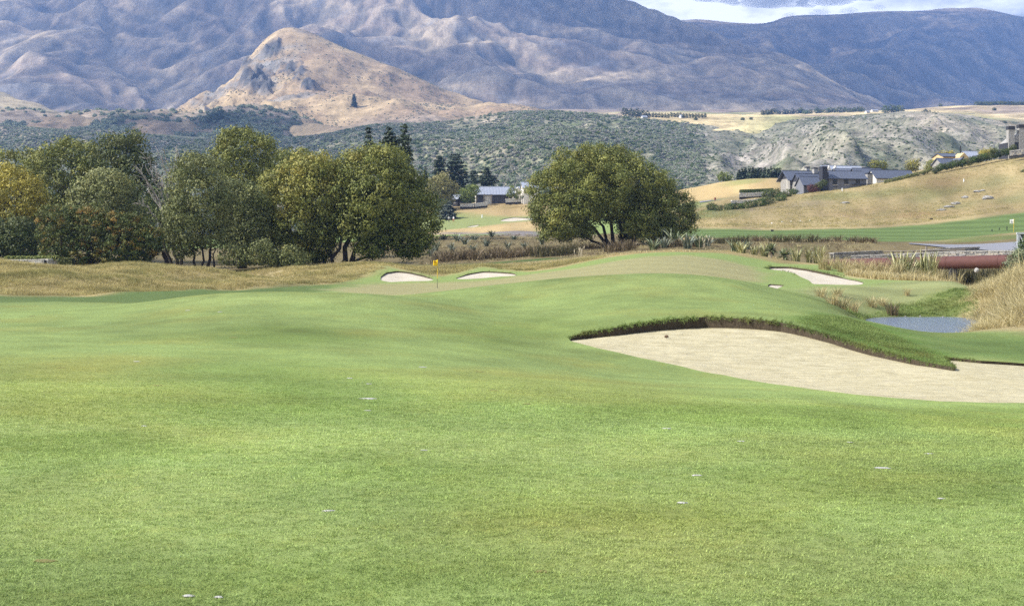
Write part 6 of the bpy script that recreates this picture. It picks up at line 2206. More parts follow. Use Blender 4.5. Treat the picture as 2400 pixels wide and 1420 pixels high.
# walls by the houses and at the left
stone_wall('pale stone retaining wall under the leafy tree of the long pale house', on_wall([(1078, 485, 425), (1112, 485, 425), (1142, 482, 427)]), .9, 811, M_STONEL, course=.16)
stone_wall('short pale stone wall below the small trees of the long pale house', on_wall([(1185, 475, 424), (1222, 473, 425)]), .9, 812, M_STONEL, course=.16)
stone_wall('upper stone terrace wall below the clipped hedge of the lodge', on_wall([(1733, 462, 363), (1770, 461, 364), (1808, 458, 366)]), .85, 813, M_STONEL, course=.16)
stone_wall('lower stone terrace wall behind the dark bushes of the lodge', on_wall([(1714, 477, 354), (1745, 476, 355), (1782, 473, 357)]), .6, 814, M_STONEL, course=.16)
stone_wall('stone wall at the top of the slope under the stone chimneys', on_wall([(2366, 366, 345), (2400, 362, 344), (2440, 355, 342)]), 1.0, 815, M_STONE, course=.28)
stone_wall('pale stone wall with a clipped hedge on it beside the junipers', on_wall([(10, 622, 131), (60, 622, 131), (105, 621, 131), (134, 620, 133)]), .45, 816, M_STONEL)


def hedge(label, pts, Y, h, d, mat, seed):
    rg = np.random.default_rng(seed)
    root = W(pts[0][0], pts[0][1], Y)
    e = tag(empty('hedge', root), label, 'hedge')
    n = 900
    C, N_ = [], []
    for (u0, v0), (u1, v1) in zip(pts[:-1], pts[1:]):
        a, b = np.array(W(u0, v0, Y)) - np.array(root), np.array(W(u1, v1, Y)) - np.array(root)
        k = int(np.linalg.norm(b - a) * 130 * (h + d))
        t = rg.random(k)[:, None]
        p = a * (1 - t) + b * t
        top = rg.random(k) < d / (h + d)
        p[:, 1] += np.where(top, rg.uniform(0, d, k), rg.normal(0, .03, k))
        p[:, 2] += np.where(top, h + rg.normal(0, .03, k), rg.uniform(0, h, k))
        C.append(p)
        N_.append(np.c_[np.zeros(k), np.where(top, 0, -1), np.where(top, 1, .2)])
    C, N_ = np.concatenate(C), np.concatenate(N_)
    v, f = leaf_tris(C, N_, .16, .11, rg)
    m = len(C)
    link('leaves', np_mesh('leaves', v, f, mat, False, {'tint': ('FACE', rg.random(m)), 'val': ('FACE', np.clip(rg.normal(1, .2, m), .5, 1.6))}), e)
    core = MB()
    for (u0, v0), (u1, v1) in zip(pts[:-1], pts[1:]):
        a, b = W(u0, v0, Y) - root, W(u1, v1, Y) - root
        core.poly([(a.x, a.y + .04, a.z), (b.x, b.y + .04, b.z), (b.x, b.y + d, b.z), (a.x, a.y + d, a.z), (a.x, a.y + .04, a.z + h - .04), (b.x, b.y + .04, b.z + h - .04), (b.x, b.y + d, b.z + h - .04), (a.x, a.y + d, a.z + h - .04)],
                  [(0, 3, 2, 1), (4, 5, 6, 7), (0, 1, 5, 4), (1, 2, 6, 5), (2, 3, 7, 6), (3, 0, 4, 7)])
    core.build('twigs', plain('hedge_inside', (.03, .036, .014), .95, .05), e)
    return e


hedge('clipped golden green hedge along the top of the left stone wall', [(10, 610, ), (60, 610), (132, 609)], 131.8, .34, .8, M_LIME, 821)
hedge('dark clipped box hedge at the right end of the left stone wall', [(134, 620), (168, 621)], 131, .62, .9, M_DARK, 822)
hedge('clipped green hedge on the upper terrace wall of the lodge', [(1737, 452), (1770, 451), (1812, 449)], 366, .8, 3, M_SHRUB, 823)


# ---------------------------------------------------------------- shrubs by the houses and on the slope
def shrub(label, u, v, r, Y, mat, seed, sq=.8, group=None, name='bush'):
    rg = np.random.default_rng(seed)
    base = W(u, v + r * .7, Y)
    e = tag(empty(name, base), label, 'bush', group)
    R = r / F * Y
    lob = [(np.array((0, 0, R * .65)), R * .85, R * .8, R * sq * .8)] + [(np.array((rg.uniform(-.45, .45) * R, rg.uniform(-.4, .4) * R, R * rg.uniform(.35, .75))), R * .55, R * .5, R * .5) for _ in range(3)]
    leafy('foliage', mat, e, lob, seed, clump_area=max(.25, R * R * .22), per=20, sig=R * .17, L=max(.16, R * .17), Wd=max(.10, R * .11), yellow=.45)
    st = MB()
    for k_ in range(4):
        st.tube([(rg.normal(0, .05), rg.normal(0, .05), -.3), (rg.normal(0, R * .3), rg.normal(0, R * .3), R * .8)], [.05, .02], 5)
    st.build('stem', M_BARK, e)
    return e


for i, (u, v, r, m, lab) in enumerate(((1668, 484, 12, 0, 'dark rounded bush nearest the cart path'), (1684, 488, 10, 0, 'second dark bush from the cart path'), (1708, 485, 11, 1, 'bright green bush below the lower terrace wall'), (1728, 483, 11, 0, 'dark bush below the lower terrace wall'), (1745, 481, 12, 1, 'rounded green bush right of the lower terrace wall'), (1763, 478, 12, 0, 'dark bush under the lodge terrace'), (1782, 474, 13, 1, 'green bush in the middle of the lodge bank'), (1800, 469, 13, 0, 'dark bush high on the lodge bank'), (1798, 455, 13, 0, 'dark bush at the end of the clipped hedge'), (1815, 452, 14, 0, 'large dark bush before the left gable of the lodge'), (1828, 463, 12, 1, 'green bush low on the lodge bank near the crest'), (1845, 453, 12, 0, 'dark bush beside the lodge corner'), (1862, 449, 9, 1, 'small green bush under the lodge window'), (1905, 441, 12, 2, 'purple brown bush beside the lodge door'), (1918, 436, 10, 0, 'upright dark bush at the foot of the lodge chimney'), (1931, 428, 9, 0, 'narrow tall bush against the dark lodge chimney'))):
    shrub(lab, u, v, r * 1.15, min(hit(u, v + r * .75, 300, 385), 372) if u < 1890 else 376, (M_DARK, M_SHRUB, M_RUST)[m], 830 + i)
for i in range(10):
    t = i / 9
    shrub('low brownish clump of the hedge line on the crest right of the lodge', 2078 + 95 * t, 425 - 24 * t, 7.5, 352, M_OLIVE if False else M_GREY, 850 + i, .6, 'hedge line on the crest right of the lodge')
for i in range(15):
    t = i / 14
    shrub('dark flax like bush of the row in front of the porch house', 2192 + 178 * t, 396 - 42 * t + RNG.uniform(-2, 2), 11, 350, (M_DARK, M_SHRUB)[i % 2], 865 + i, .9, 'row of bushes in front of the porch house')
for i, (u, v, r, lab) in enumerate(((2362, 418, 6, 'small dark shrub alone on the right slope'), (2385, 411, 9, 'dark shrub near the right end of the slope'), (2402, 404, 11, 'large dark shrub cut off at the right end of the slope'), (2375, 345, 9, 'dark shrub under the left stone chimney'), (2330, 352, 9, 'tall dark shrub sticking up above the bush row'))):
    shrub(lab, u, v, r, 330 if v > 380 else 349, M_DARK, 885 + i)
for i, (u, v, lab) in enumerate(((1212, 462, 'clipped box bush beside the tall white wing'), (1223, 462, 'clipped box bush right beside the white wall'), (1090, 472, 'low dark bush on the pale retaining wall'))):
    shrub(lab, u, v, 5, 424, M_SHRUB, 892 + i)
tree('shrub', 'pale leaved shrub overhanging the right end of the rusted pipe', 2385, 117, [(2378, 612, 13), (2392, 600, 15), (2370, 620, 10), (2404, 612, 14), (2386, 628, 11)], M_PITT, 895, cat='shrub', limbs=False, yellow=.7, clump_area=.16, per=18, sig=.16, L=.16, Wd=.10, zfloor=-1)
tree('shrub', 'darker leafy shrub above the pale leaved one at the right edge', 2408, 124, [(2402, 582, 14), (2412, 570, 16), (2396, 594, 12), (2420, 590, 18)], M_SHRUB, 896, cat='shrub', limbs=False, yellow=.4, clump_area=.2, per=18, sig=.18, L=.18, Wd=.11, zfloor=-1)


# ================================================================ FLAX, RUSHES AND TUSSOCKS (one object per clump)
TM = {}


def clump(kind, u, v, w, h, Y, label, group=None, name=None, cat='plant'):
    """v is the row where the clump meets the ground."""
    if kind not in TM:
        spec = {'brown': (110, 1.0, .34, .55, .030, M_BROWN, 3, .12), 'olive': (110, 1.0, .34, .50, .030, M_OLIVE, 3, .10), 'straw': (110, 1.0, .26, .75, .024, M_TUSS, 3, .28), 'pale': (110, 1.0, .26, .8, .024, M_PALE, 3, .30),
                'flax': (46, 1.0, .16, .75, .085, M_FLAX, 4, .18), 'blue': (46, 1.0, .16, .75, .085, M_FLAXB, 4, .15), 'stripe': (52, 1.0, .20, .65, .075, M_FLAXY, 4, .15)}[kind]
        TM[kind] = [tuft(kind + '_clump', *spec[:5], spec[5], 950 + 7 * k + len(TM) * 31, spec[6], spec[7]) for k in range(3)]
    nm = name or {'brown': 'rush_clump', 'olive': 'rush_clump', 'straw': 'tussock', 'pale': 'tussock'}.get(kind, 'flax_plant')
    o = link(nm, TM[kind][int(RNG.integers(0, 3))])
    g = G(u, Y)
    zt_ = ZV(v - h, Y)
    hh = max(h / F * Y, zt_ - g.z if 0 < zt_ - g.z < 2.2 * h / F * Y else h / F * Y)
    ww = w / F * Y / 1.35
    o.location = (g.x, g.y, g.z - .02)
    o.scale = (ww * 1.25, ww * 1.25, hh * (.85 if kind in ('brown', 'olive') else 1.2))
    o.rotation_euler = (0, 0, RNG.uniform(0, 6.28))
    return tag(o, label, cat, group)


for u in (1030, 1062, 1090, 1118, 1146, 1170, 1196, 1218, 1244):
    clump('brown', u + RNG.uniform(-5, 5), 609, 62, 38 + RNG.uniform(-10, 8), 168 + RNG.uniform(-4, 4), 'purplish brown rush clump in the belt behind the yellow flag', 'brown rush belt behind the yellow flag')
for u in (1045, 1105, 1160, 1225, 1285, 1345, 1390):
    clump('brown', u + RNG.uniform(-8, 8), 600, 54, 26 + RNG.uniform(-7, 6), 178 + RNG.uniform(-3, 3), 'brown rush clump in the second row behind the yellow flag', 'second row of brown rushes')
for u in (1268, 1292, 1316, 1338):
    clump('olive', u, 609, 56, 42 + RNG.uniform(-6, 5), 165, 'dark olive rush clump left of the tall seed stalks', 'dark olive rushes left of the seed stalks')
for u, lab in ((1425, 'brown rush clump right of the tall seed stalks'), (1452, 'wide brown rush clump below the willow stems'), (1478, 'olive brown rush clump below the willow stems')):
    clump('brown', u, 601, 50, 40, 163, lab)
for u in (1540, 1565, 1595, 1630):
    clump('brown', u, 593, 46, 28, 160, 'low brown rush clump at the foot of the big flax group', 'low rushes under the big flax group')
for i, (u, v, Y_) in enumerate(((1022, 578, 196), (1060, 582, 190), (1108, 585, 186), (1140, 574, 205), (1090, 568, 214), (1190, 580, 190), (1228, 578, 194), (1152, 556, 250), (1112, 562, 232), (1072, 563, 228), (1040, 560, 236), (1270, 570, 210), (1205, 562, 236), (1010, 590, 182))):
    clump('blue', u, v, 28 + 3 * math.sin(i * 5), 15 + 3 * math.sin(i * 3), Y_, 'blue green flax clump on the brown flat left of the lone willow', 'flax on the brown flat left of the lone willow')
for i, (u, v, w, h, lab) in enumerate(((1532, 588, 46, 30, 'leftmost flax of the group right of the willow stems'), (1558, 584, 44, 28, 'flax beside the leftmost one right of the willow stems'), (1582, 584, 62, 46, 'largest upright flax right of the willow stems'), (1612, 583, 50, 36, 'flax under the white seed plumes'), (1640, 585, 54, 34, 'wide flax left of the dark rush row'), (1660, 588, 40, 26, 'low flax at the right end of its group'), (1722, 587, 46, 30, 'blue flax standing in the dark rush row'), (1750, 586, 34, 24, 'small flax left of the spiky yellow ones'))):
    clump('blue' if i % 2 else 'flax', u, v, w, h, 156 + (i % 3) * 3, lab)
for i, (u, v, w, h, k, Y_) in enumerate(((1690, 588, 46, 24, 'olive', 168), (1715, 586, 44, 22, 'olive', 172), (1745, 584, 46, 24, 'olive', 172), (1778, 582, 44, 24, 'brown', 174), (1812, 584, 46, 28, 'olive', 170), (1840, 585, 44, 28, 'olive', 170), (1872, 584, 46, 28, 'olive', 172), (1905, 583, 46, 30, 'olive', 172), (1935, 580, 40, 20, 'brown', 176), (1963, 577, 38, 26, 'brown', 178), (1998, 579, 44, 26, 'brown', 176), (2022, 580, 44, 24, 'brown', 175), (2045, 581, 40, 22, 'brown', 174))):
    clump(k, u, v, w, h, Y_, 'rush clump of the dark row below the striped far fairway', 'dark rush row below the far fairway')
for i, (u, v, w, h, lab) in enumerate(((1738, 608, 46, 30, 'pale striped flax at the left end of the spiky group'), (1768, 611, 34, 24, 'low striped flax second in the spiky group'), (1792, 612, 40, 36, 'striped flax under the left spiky head'), (1866, 609, 42, 34, 'striped flax right of the two spiky heads'), (1918, 611, 50, 36, 'striped flax against the front left parapet'), (1896, 606, 34, 26, 'small striped flax left of the parapet'))):
    clump('stripe', u, v, w, h, 138, lab)


def spiky(u, v, r, Y, label, seed):
    """Young cabbage tree: a ball of sword leaves on a short trunk."""
    rg = np.random.default_rng(seed)
    g = G(u, Y)
    c = W(u, v, Y)
    e = tag(empty('cabbage_tree', g), label, 'plant')
    V, Fc = [], []
    R = r / F * Y
    cz_ = c.z - g.z
    for i in range(110):
        d = rg.normal(0, 1, 3)
        d[2] = abs(d[2]) * 1.0 - .45
        d /= np.linalg.norm(d)
        s = np.cross(d, (0, 0, 1.0))
        s /= np.linalg.norm(s) + 1e-6
        o = len(V)
        L = R * rg.uniform(.75, 1.1)
        b = np.array((0, 0, cz_))
        for k, wdt in ((0.05, .05), (.5, .085), (1.0, .006)):
            p = b + d * L * k + np.array((0, 0, -.12 * L * k * k))
            V += [p - s * wdt, p + s * wdt]
        Fc += [(o, o + 1, o + 3, o + 2), (o + 2, o + 3, o + 5, o + 4)]
    n = len(Fc)
    link('sword_leaves', np_mesh('sword_leaves', np.array(V), np.array(Fc), M_FLAX, False, {'tint': ('FACE', np.repeat(rg.uniform(.2, 1, n // 2), 2)), 'val': ('FACE', np.ones(n))}), e)
    MB().tube([(0, 0, -.3), (0, 0, cz_)], [.10, .07], 6).build('trunk', M_WOODP, e)


spiky(1808, 586, 24, 137, 'upper of two spiky headed cabbage trees left of the parapet', 701)
spiky(1838, 600, 26, 134, 'lower and larger spiky headed cabbage tree left of the parapet', 702)
for u, lab in ((2110, 'left half of the big striped flax pair before the rusted pipe'), (2165, 'right half of the big striped flax pair before the rusted pipe')):
    clump('stripe', u, 632, 78, 46, 124, lab)
    clump('stripe', u + 14, 632, 60, 40, 123, lab.replace('left half', 'second plant in the left half').replace('right half', 'second plant in the right half'))
for i in range(13):
    clump(('straw', 'pale', 'straw')[i % 3], 1930 + i * 14 + RNG.uniform(-4, 4), 641 + RNG.uniform(-4, 5), 40, 48 - (i % 3) * 7, 119 + RNG.uniform(-3, 3), 'straw tussock in the strip below the front left parapet', 'straw tussocks below the parapet')
for i in range(9):
    clump(('pale', 'straw')[i % 2], 2120 + i * 17 + RNG.uniform(-5, 5), 652 + RNG.uniform(-6, 8), 40, 30, 112 + RNG.uniform(-3, 3), 'pale tussock before the striped flax and the rusted pipe', 'pale tussocks before the rusted pipe')
for i, (u, v, w, h, Y_, k, lab) in enumerate(((1925, 722, 46, 34, 84, 'straw', 'leftmost straw tussock at the end of the mown ridge'), (1950, 728, 50, 38, 80, 'pale', 'pale tussock in front of the leftmost ones by the pond'), (1975, 728, 52, 42, 80, 'straw', 'tallest straw tussock by the end of the mown ridge'), (2000, 724, 44, 34, 82, 'pale', 'pale tussock left of the gap by the pond'), (1962, 714, 40, 26, 87, 'straw', 'straw tussock behind the tallest one by the pond'), (2045, 718, 46, 32, 86, 'straw', 'straw tussock standing right of the gap'), (2068, 716, 40, 26, 87, 'pale', 'low pale tussock between two taller ones'), (2092, 722, 40, 34, 85, 'brown', 'brownish tussock above the pond'), (2126, 707, 26, 26, 91, 'pale', 'lone small tussock on the mown apron edge'))):
    clump(k, u, v, w, h, Y_, lab)
# dark sedge behind and under the pipe
for i in range(9):
    clump('olive', 2205 + i * 19 + RNG.uniform(-5, 5), 640, 56, 36, 138 + RNG.uniform(-2, 2), 'dark olive sedge in the shade behind the rusted pipe', 'dark sedge behind the rusted pipe')
for i, (u, lab) in enumerate(((2318, 'dark drooping sedge under the rusted pipe'), (2340, 'dark drooping sedge under the pale leaved shrub'))):
    clump('olive', u, 655, 60, 34, 118, lab)


def stalks(u, v, Y, n, hpx, spread, label, seed, mat=None):
    rg = np.random.default_rng(seed)
    g = G(u, Y)
    e = tag(empty('plume_grass', g), label, 'plant')
    for i in range(n):
        a = (u + rg.uniform(-spread, spread) - u) / F * Y
        h = hpx / F * Y * rg.uniform(.75, 1.1) + (ZV(v, Y) - g.z)
        q = (a + rg.normal(.05, .12), rg.normal(0, .2), h)
        MB().tube([(a, 0, -.1), (a * .9 + q[0] * .1, 0, h * .6), q], [.014, .012, .008], 4).build('stalk', M_DRYG if False else M_PLUME, e)
        MB().tube([tuple(Vector(q) - Vector((0, 0, .35))), tuple(Vector(q) - Vector((-.02, 0, .15))), (q[0] + .04, q[1], q[2] + .05)], [.012, .045, .008], 6).build('plume', M_PLUME, e)


stalks(1356, 612, 148, 7, 34, 14, 'tall straw seed stalks standing alone before the lone willow', 711)
stalks(1655, 585, 158, 6, 32, 16, 'white seed plumes above the big flax group', 712)
stalks(1505, 600, 150, 3, 14, 30, 'few short seed stalks at the crest below the big flax group', 713)

# ================================================================ ROCKS
def rock(label, u, v, w, h, Y, seed, mat=None, sink=.42, name='rock', base=None):
    rg = np.random.default_rng(seed)
    bm = bmesh.new()
    bmesh.ops.create_icosphere(bm, subdivisions=3, radius=1)
    co = np.array([p.co for p in bm.verts])
    ph = rg.uniform(0, 60, 2)
    d = 1 + .35 * fbm(co[:, 0] * 1.3 + ph[0] + co[:, 2], co[:, 1] * 1.3 + ph[1] + co[:, 2] * .7, 4, seed)
    ww, hh = w / F * Y / 2, h / F * Y / 2
    for p_, k in zip(bm.verts, d):
        p_.co = Vector((p_.co.x * k * ww, p_.co.y * k * ww * .8, p_.co.z * k * hh))
    me = bpy.data.meshes.new(name)
    bm.to_mesh(me)
    bm.free()
    me.materials.append(mat or M_ROCK)
    loc = base if base is not None else G(u, Y) + Vector((0, 0, hh * (1 - 2 * sink)))
    return tag(link(name, me, None, loc), label, 'rock')


for i, (u, v, w, h, lab) in enumerate(((2315, 466, 26, 14, 'broad pale rock slab on the right slope'), (2262, 462, 16, 8, 'small pale rock left of the broad slab'), (2290, 449, 18, 7, 'flat rock above the broad slab'), (2303, 447, 12, 6, 'small flat rock right above the broad slab'), (2240, 476, 22, 8, 'upper end of the grey rock ledge on the right slope'), (2224, 484, 24, 8, 'middle of the grey rock ledge on the right slope'), (2208, 491, 20, 7, 'lower end of the grey rock ledge on the right slope'), (1982, 473, 20, 6, 'faint grey rock outcrop in the middle of the dry slope'))):
    rock(lab, u, v, w, h, hit(u, v + 2, 270, 380), 920 + i)
rock('white boulder beside the dark sedge under the pipe', 2289, 634, 10, 12, 121, 931, plain('white_stone', (.40, .38, .35), .8, .2), base=W(2289, 634, 121))
rock('brown clod lying on the sand below the turf lip', 1562, 789, 11, 7, 41, 932, plain('brown_clod', (.12, .08, .055), .9, .1, .35, 8), base=W(1562, 790, hit(1562, 792, 33, 52)) if False else None)
_c = bpy.data.objects['rock.009'] if 'rock.009' in bpy.data.objects else None
for o_ in bpy.data.objects:
    if o_.get('label') == 'brown clod lying on the sand below the turf lip':
        yy = None
        for q in np.linspace(36, 50, 300):                            # where the sand itself shows at that spot
            xx = (1562 - UC) / F * q
            if float(sand_tps(xx, q)) >= ZV(790, q):
                yy = q
                break
        yy = yy or 44
        o_.location = ((1562 - UC) / F * yy, yy, float(sand_tps((1562 - UC) / F * yy, yy)) + .02)
for i, (u, v) in enumerate(((2122, 743), (2157, 741), (2210, 737))):
    rock('small pale stone on the far edge of the pond', u, v, 5, 3, 84.6, 940 + i)['group'] = 'stones on the far edge of the pond'

# ================================================================ GOLF FURNITURE
def flagstick(label, u, Y, h, cloth_mat, side, seed, cloth=(.34, .42), low=None, mark=False, r=.019, upper=None):
    g = G(u, Y)
    e = tag(empty('flagstick', g), label, 'flag')
    MB().tube([(0, 0, -.2), (0, 0, h * .33)], [r * .8, r * .8], 8).build('lower_pole', low or M_BLACK, e)
    MB().tube([(0, 0, h * .332), (.02, 0, h)], [r, r * .85], 8).build('upper_pole', upper or M_YELLOW_P, e)
    V, Fc = [], []
    n = 10
    cw, ch = cloth
    for i in range(n + 1):
        t = i / n
        for k in range(6):
            s = k / 5
            V.append((.02 + side * cw * t * .92, .07 * math.sin(t * 5 + s) * t, h - .02 - ch * s * (1 - .15 * t) - .10 * t - .03 * math.sin(4 * t)))
    for i in range(n):
        for k in range(5):
            a = i * 6 + k
            Fc.append((a, a + 1, a + 7, a + 6))
    me = np_mesh('flag', np.array(V), np.array(Fc), cloth_mat, True)
    fo = link('flag', me, e)
    sm = fo.modifiers.new('cloth', 'SOLIDIFY')
    sm.thickness = .006
    if mark:
        mb = MB()
        pts = [(.02 + side * cw * t, .07 * math.sin(t * 5 + .4) * t - .012, h - .02 - ch * (.42 - .25 * t + .08 * math.sin(9 * t)) - .10 * t) for t in np.linspace(.22, .8, 9)]
        mb.tube(pts, [.012, .022, .03, .026, .03, .034, .028, .02, .01], 5)
        mb.build('emblem', plain('red_print', (.30, .06, .02), .7, .2), fo)
    MB().tube([(0, 0, -.01), (0, 0, .004)], [.054, .054], 16).build('cup_rim', M_WHITE, e)
    return e


m_cloth = leaf_mat('yellow_cloth', (.80, .52, .02), (.80, .52, .02), None, .3)
for nd in m_cloth.node_tree.nodes:
    if nd.type == 'ATTRIBUTE' and nd.attribute_name == 'val':
        m_cloth.node_tree.nodes.remove(nd)
m_cloth = plain('yellow_flag_cloth', (.80, .52, .02), .8, .1, .06)
flagstick('yellow flag on a yellow and black pole standing in the green', 1025, 104.3, 2.13, m_cloth, -1, 1, mark=True)
flagstick('white flag on a yellow pole on the far right fairway', 2376, hit(2376, 545, 200, 270), 2.1, plain('white_flag_cloth', (.78, .76, .70), .8, .1, .05), -1, 2, (.70, .75), M_YELLOW_P, r=.04)


def post(label, u, v0, v1, w, Y, mat, group=None, name='marker_post', cat='post'):
    g = W(u, v1, Y)
    e = tag(empty(name, g), label, cat, group)
    r = w / F * Y / 2
    h = (v1 - v0) / F * Y
    MB().tube([(0, 0, -.3), (0, 0, h - .03)], [r, r * .95], 8).build('shaft', mat, e)
    MB().tube([(0, 0, h - .029), (0, 0, h)], [r * 1.05, r * .5], 8).build('cap', mat, e)
    return e


for i, (u, v0, v1, lab) in enumerate(((2325, 537, 543, 'thin dark stake left of the white flag, farthest from it'), (2342, 534, 540, 'thin dark stake left of the white flag, middle one'), (2360, 531, 540, 'thin dark stake next to the white flag'))):
    post(lab, u, v0, v1, 2.2, hit(u, v1, 200, 260), M_BLACK)
for u, v0, v1, lab in ((2259, 419, 426, 'white stake high on the right slope'), (1974, 441, 447, 'white stake on the slope below the lodge'), (1130, 503, 511, 'pale stake on the dry bank below the white house')):
    y_ = hit(u, v1, 290, 430)
    post(lab, u, v0, v1, 2.4, y_, M_WHITE)
for i, (u, v) in enumerate(((1809, 525), (1833, 522), (1854, 521), (1876, 520), (1898, 519))):
    y_ = hit(u, v, 262, 330)
    post('tiny white distance marker along the foot of the dry slope', u, v - 3, v, 3.2, y_, M_WHITE, 'white markers along the foot of the dry slope')
post('short grey post at the edge of the shaded lawn behind the left bunkers', 946, 621, 630, 4.5, 141, plain('grey_post', (.42, .43, .46), .7, .2))
post('weathered wooden post rising above the far bridge rail', 2171, 577, 600, 5, 153, M_WOODP, name='wooden_post')
for u, v, lab in ((1810, 543, 'small dark tee box marker on the striped fairway'), (2183, 515, 'small dark marker box at the upper edge of the striped fairway')):
    y_ = hit(u, v, 205, 330)
    e = tag(empty('tee_marker', G(u, y_)), lab, 'marker')
    MB().box(-.22, .22, -.15, .15, .02, .26).build('box', M_BLACK, e)
    MB().box(-.25, .25, -.18, .18, .264, .30).build('lid', M_BLACK, e)
y_ = 388
e = tag(empty('bin', G(1676, y_)), 'small red brown bin beside the cart path', 'bin')
MB().tube([(0, 0, 0), (0, 0, .75)], [.22, .25], 10).build('body', plain('red_bin', (.18, .05, .035), .6, .3), e)
MB().tube([(0, 0, .754), (0, 0, .85)], [.28, .12], 10).build('lid', plain('red_bin', (.18, .05, .035)), e)
# timber frame at the right edge
e = tag(empty('timber_frame', W(2386, 580, 140)), 'grey timber framed board with a diagonal brace at the right edge', 'sign')
s_ = 140 / F
MB().box(-.10, .12, -.1, .1, -1.2, 31 * s_).build('post', plain('grey_timber', (.40, .42, .44), .8, .2, .2, 4), e)
MB().box(30 * s_, 30 * s_ + .22, -.1, .1, -1.2, 31 * s_).build('post', plain('grey_timber', (.40, .42, .44)), e)
MB().box(-.14, 30 * s_ + .26, -.12, .12, 31 * s_ + .004, 31 * s_ + .18).build('beam', plain('grey_timber', (.40, .42, .44)), e)
MB().box(.125, 30 * s_ - .005, -.02, .04, 8 * s_, 31 * s_ - .004).build('board', plain('dark_board', (.06, .062, .066), .7, .2), e)
MB().tube([(.16, -.07, 29 * s_), (.55, -.07, 10 * s_)], [.06, .06], 4).build('brace', plain('grey_timber', (.40, .42, .44)), e)


# ---------------------------------------------------------------- people
def person(label, u, Y, h, face, shirt, legs, skin=(.45, .28, .19), stride=.1, arm=.15, hat=None):
    g = G(u, Y)
    k = h / 1.75
    J = [((0, 0, .95), .135), ((0, .01, 1.12), .125), ((0, 0, 1.32), .15), ((0, 0, 1.46), .085), ((0, -.01, 1.53), .055), ((0, -.02, 1.60), .085), ((0, -.02, 1.68), .085)]
    E = [(0, 1), (1, 2), (2, 3), (3, 4), (4, 5), (5, 6)]
    for s in (-1, 1):
        b = len(J)
        J += [((s * .10, 0, .88), .095), ((s * .11, s * stride * .5 - .02, .48), .060), ((s * .12, s * stride, .09), .042), ((s * .13, s * stride - .13, .03), .035)]
        E += [(0, b), (b, b + 1), (b + 1, b + 2), (b + 2, b + 3)]
        b = len(J)
        J += [((s * .19, 0, 1.40), .058), ((s * .24, .0, 1.14), .042), ((s * .22, -arm, .92), .032), ((s * .21, -arm - .06, .84), .030)]
        E += [(3, b), (b, b + 1), (b + 1, b + 2), (b + 2, b + 3)]
    me = bpy.data.meshes.new('body')
    me.from_pydata([tuple(c * k for c in j[0]) for j in J], E, [])
    o = bpy.data.objects.new('body', me)
    COL.objects.link(o)
    o.modifiers.new('skin', 'SKIN')
    sv = me.skin_vertices[0].data
    for i, j in enumerate(J):
        sv[i].radius = (j[1] * k * (1.15 if i < 3 else 1), j[1] * k * (.8 if i < 3 else 1))
    sv[0].use_root = True
    o.modifiers.new('sub', 'SUBSURF').levels = 2
    dg = bpy.context.evaluated_depsgraph_get()
    m2 = bpy.data.meshes.new_from_object(o.evaluated_get(dg))
    o.modifiers.clear()
    o.data = m2
    m2.name = 'body'
    for nm, c in (('skin', skin), ('shirt', shirt), ('legs', legs), ('shoe', (.6, .6, .58))):
        m2.materials.append(plain('%s_%d_%d_%d' % (nm, c[0] * 99, c[1] * 99, c[2] * 99), c, .8, .2))
    for p in m2.polygons:
        c = p.center / k
        p.use_smooth = True
        p.material_index = 3 if c.z < .08 else (2 if c.z < .96 and abs(c.x) < .19 else (1 if c.z < 1.47 and not (abs(c.x) > .17 and c.z < 1.1) else 0))
    e = tag(empty('person', g, face), label, 'person')
    o.parent = e
    hr = MB()
    hp = [(.0, -.0, 1.70), (0, .02, 1.745), (0, .03, 1.775)]
    hr.tube([tuple(c * k for c in q) for q in hp], [.088 * k, .075 * k, .03 * k], 10)
    hr.build('hat' if hat else 'hair', plain('hair_' + str(hat), hat or (.05, .035, .025), .8, .1), e, True)
    return e


person('golfer in a white top and dark trousers standing by the blue grey spruce', 1052, 396, 1.78, .4, (.72, .72, .72), (.03, .03, .04), stride=.08)
person('golfer in a white top and red shorts beside the one in dark trousers', 1063, 396, 1.72, -.5, (.70, .70, .70), (.45, .10, .06), stride=.16)
person('person in dark clothes walking on the lawn left of the dark bushes', 1660, 345, 1.75, 1.2, (.03, .03, .035), (.025, .025, .03), stride=.22)
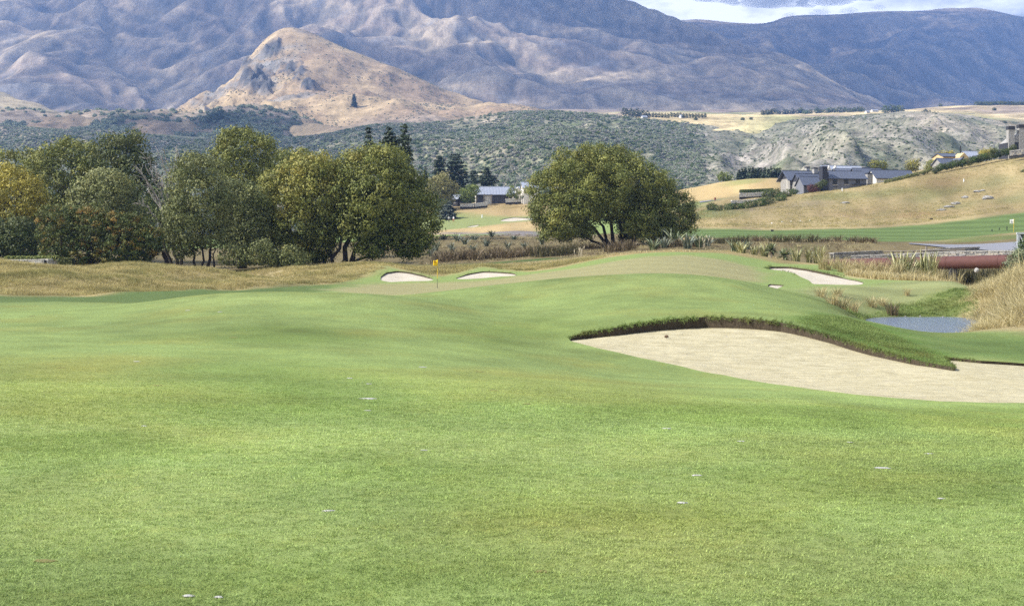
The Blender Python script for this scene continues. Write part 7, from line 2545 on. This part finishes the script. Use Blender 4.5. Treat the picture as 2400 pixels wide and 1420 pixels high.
# golf cart by the far bunker
e = tag(empty('golf_cart', G(1249, 385), .4), 'golf cart with a dark roof and white body partly behind the lone willow', 'golf cart')
MB().box(-.6, .6, -1.0, 1.0, .30, .62).build('body', M_WHITE, e)
MB().box(-.55, .55, -.25, .35, .624, .85).build('seat', M_BLACK, e)
MB().box(-.62, .62, -.95, .75, 1.72, 1.80).build('roof', M_BLACK, e)
for sx in (-.55, .55):
    for sy in (-.85, .65):
        MB().tube([(sx, sy, .6), (sx, sy * .9, 1.72)], [.03, .03], 5).build('roof_post', M_BLACK, e)
        w_ = MB().tube([(sx - .07, sy, .24), (sx + .07, sy, .24)], [.24, .24], 14).build('wheel', M_BLACK, e)
        MB().tube([(sx - .075, sy, .24), (sx + .075, sy, .24)], [.12, .12], 10).build('hub', M_WHITE, w_)
MB().box(-.35, .35, .55, .95, .63, 1.35).build('golf_bag', M_BLACK, e)

# ---------------------------------------------------------------- divots filled with sand, bare scrapes
m_div, nt = new_mat('divot_sand')
_p = nt.pos()
_c = nt.ramp(nt.noise(_p, 60, 4, .6), [(.3, (.26, .25, .22)), (.6, (.42, .41, .38))])
finish(nt, _c, .95, .1, nt.bump(nt.noise(_p, 90, 3, .6), .6, .01))
m_bare = plain('bare_scrape', (.170, .155, .060), .95, .05, .4, 30)
for i, (u, v, w, h, kind) in enumerate(DIVOTS):
    Y_ = hit(u, v, 4, 62)
    g = G(u, Y_)
    rg = np.random.default_rng(1000 + i)
    a = w / F * Y_ / 2
    b = a * rg.uniform(.55, .9)
    n = 18
    ring = []
    for k in range(n):
        th = 2 * PI * k / n
        q = 1 + .35 * math.sin(2 * th + rg.uniform(0, 6)) * .6 + rg.normal(0, .14)
        ring.append((a * q * math.cos(th), b * q * math.sin(th)))
    V = [(0, 0, .010)] + [(x * .6, y * .6, float(H(UC + (g.x + x * .6) * F / (g.y + y * .6), g.y + y * .6)) - g.z + .009) for x, y in ring] + [(x, y, float(H(UC + (g.x + x) * F / (g.y + y), g.y + y)) - g.z + .003) for x, y in ring]
    Fc = [(0, 1 + k, 1 + (k + 1) % n) for k in range(n)] + [(1 + k, 1 + n + k, 1 + n + (k + 1) % n, 1 + (k + 1) % n) for k in range(n)]
    mb = MB()
    mb.poly(V, Fc)
    o = mb.build('divot', m_div if kind == 0 else m_bare, None, True, g)
    big = w > 30
    tag(o, ('large pale sand filled divot in the middle of the near fairway' if big else 'small pale sand filled divot in the near fairway') if kind == 0 else 'thin brown bare scrape in the near fairway', 'divot', 'sand filled divots in the fairway' if kind == 0 else 'bare scrapes in the fairway')
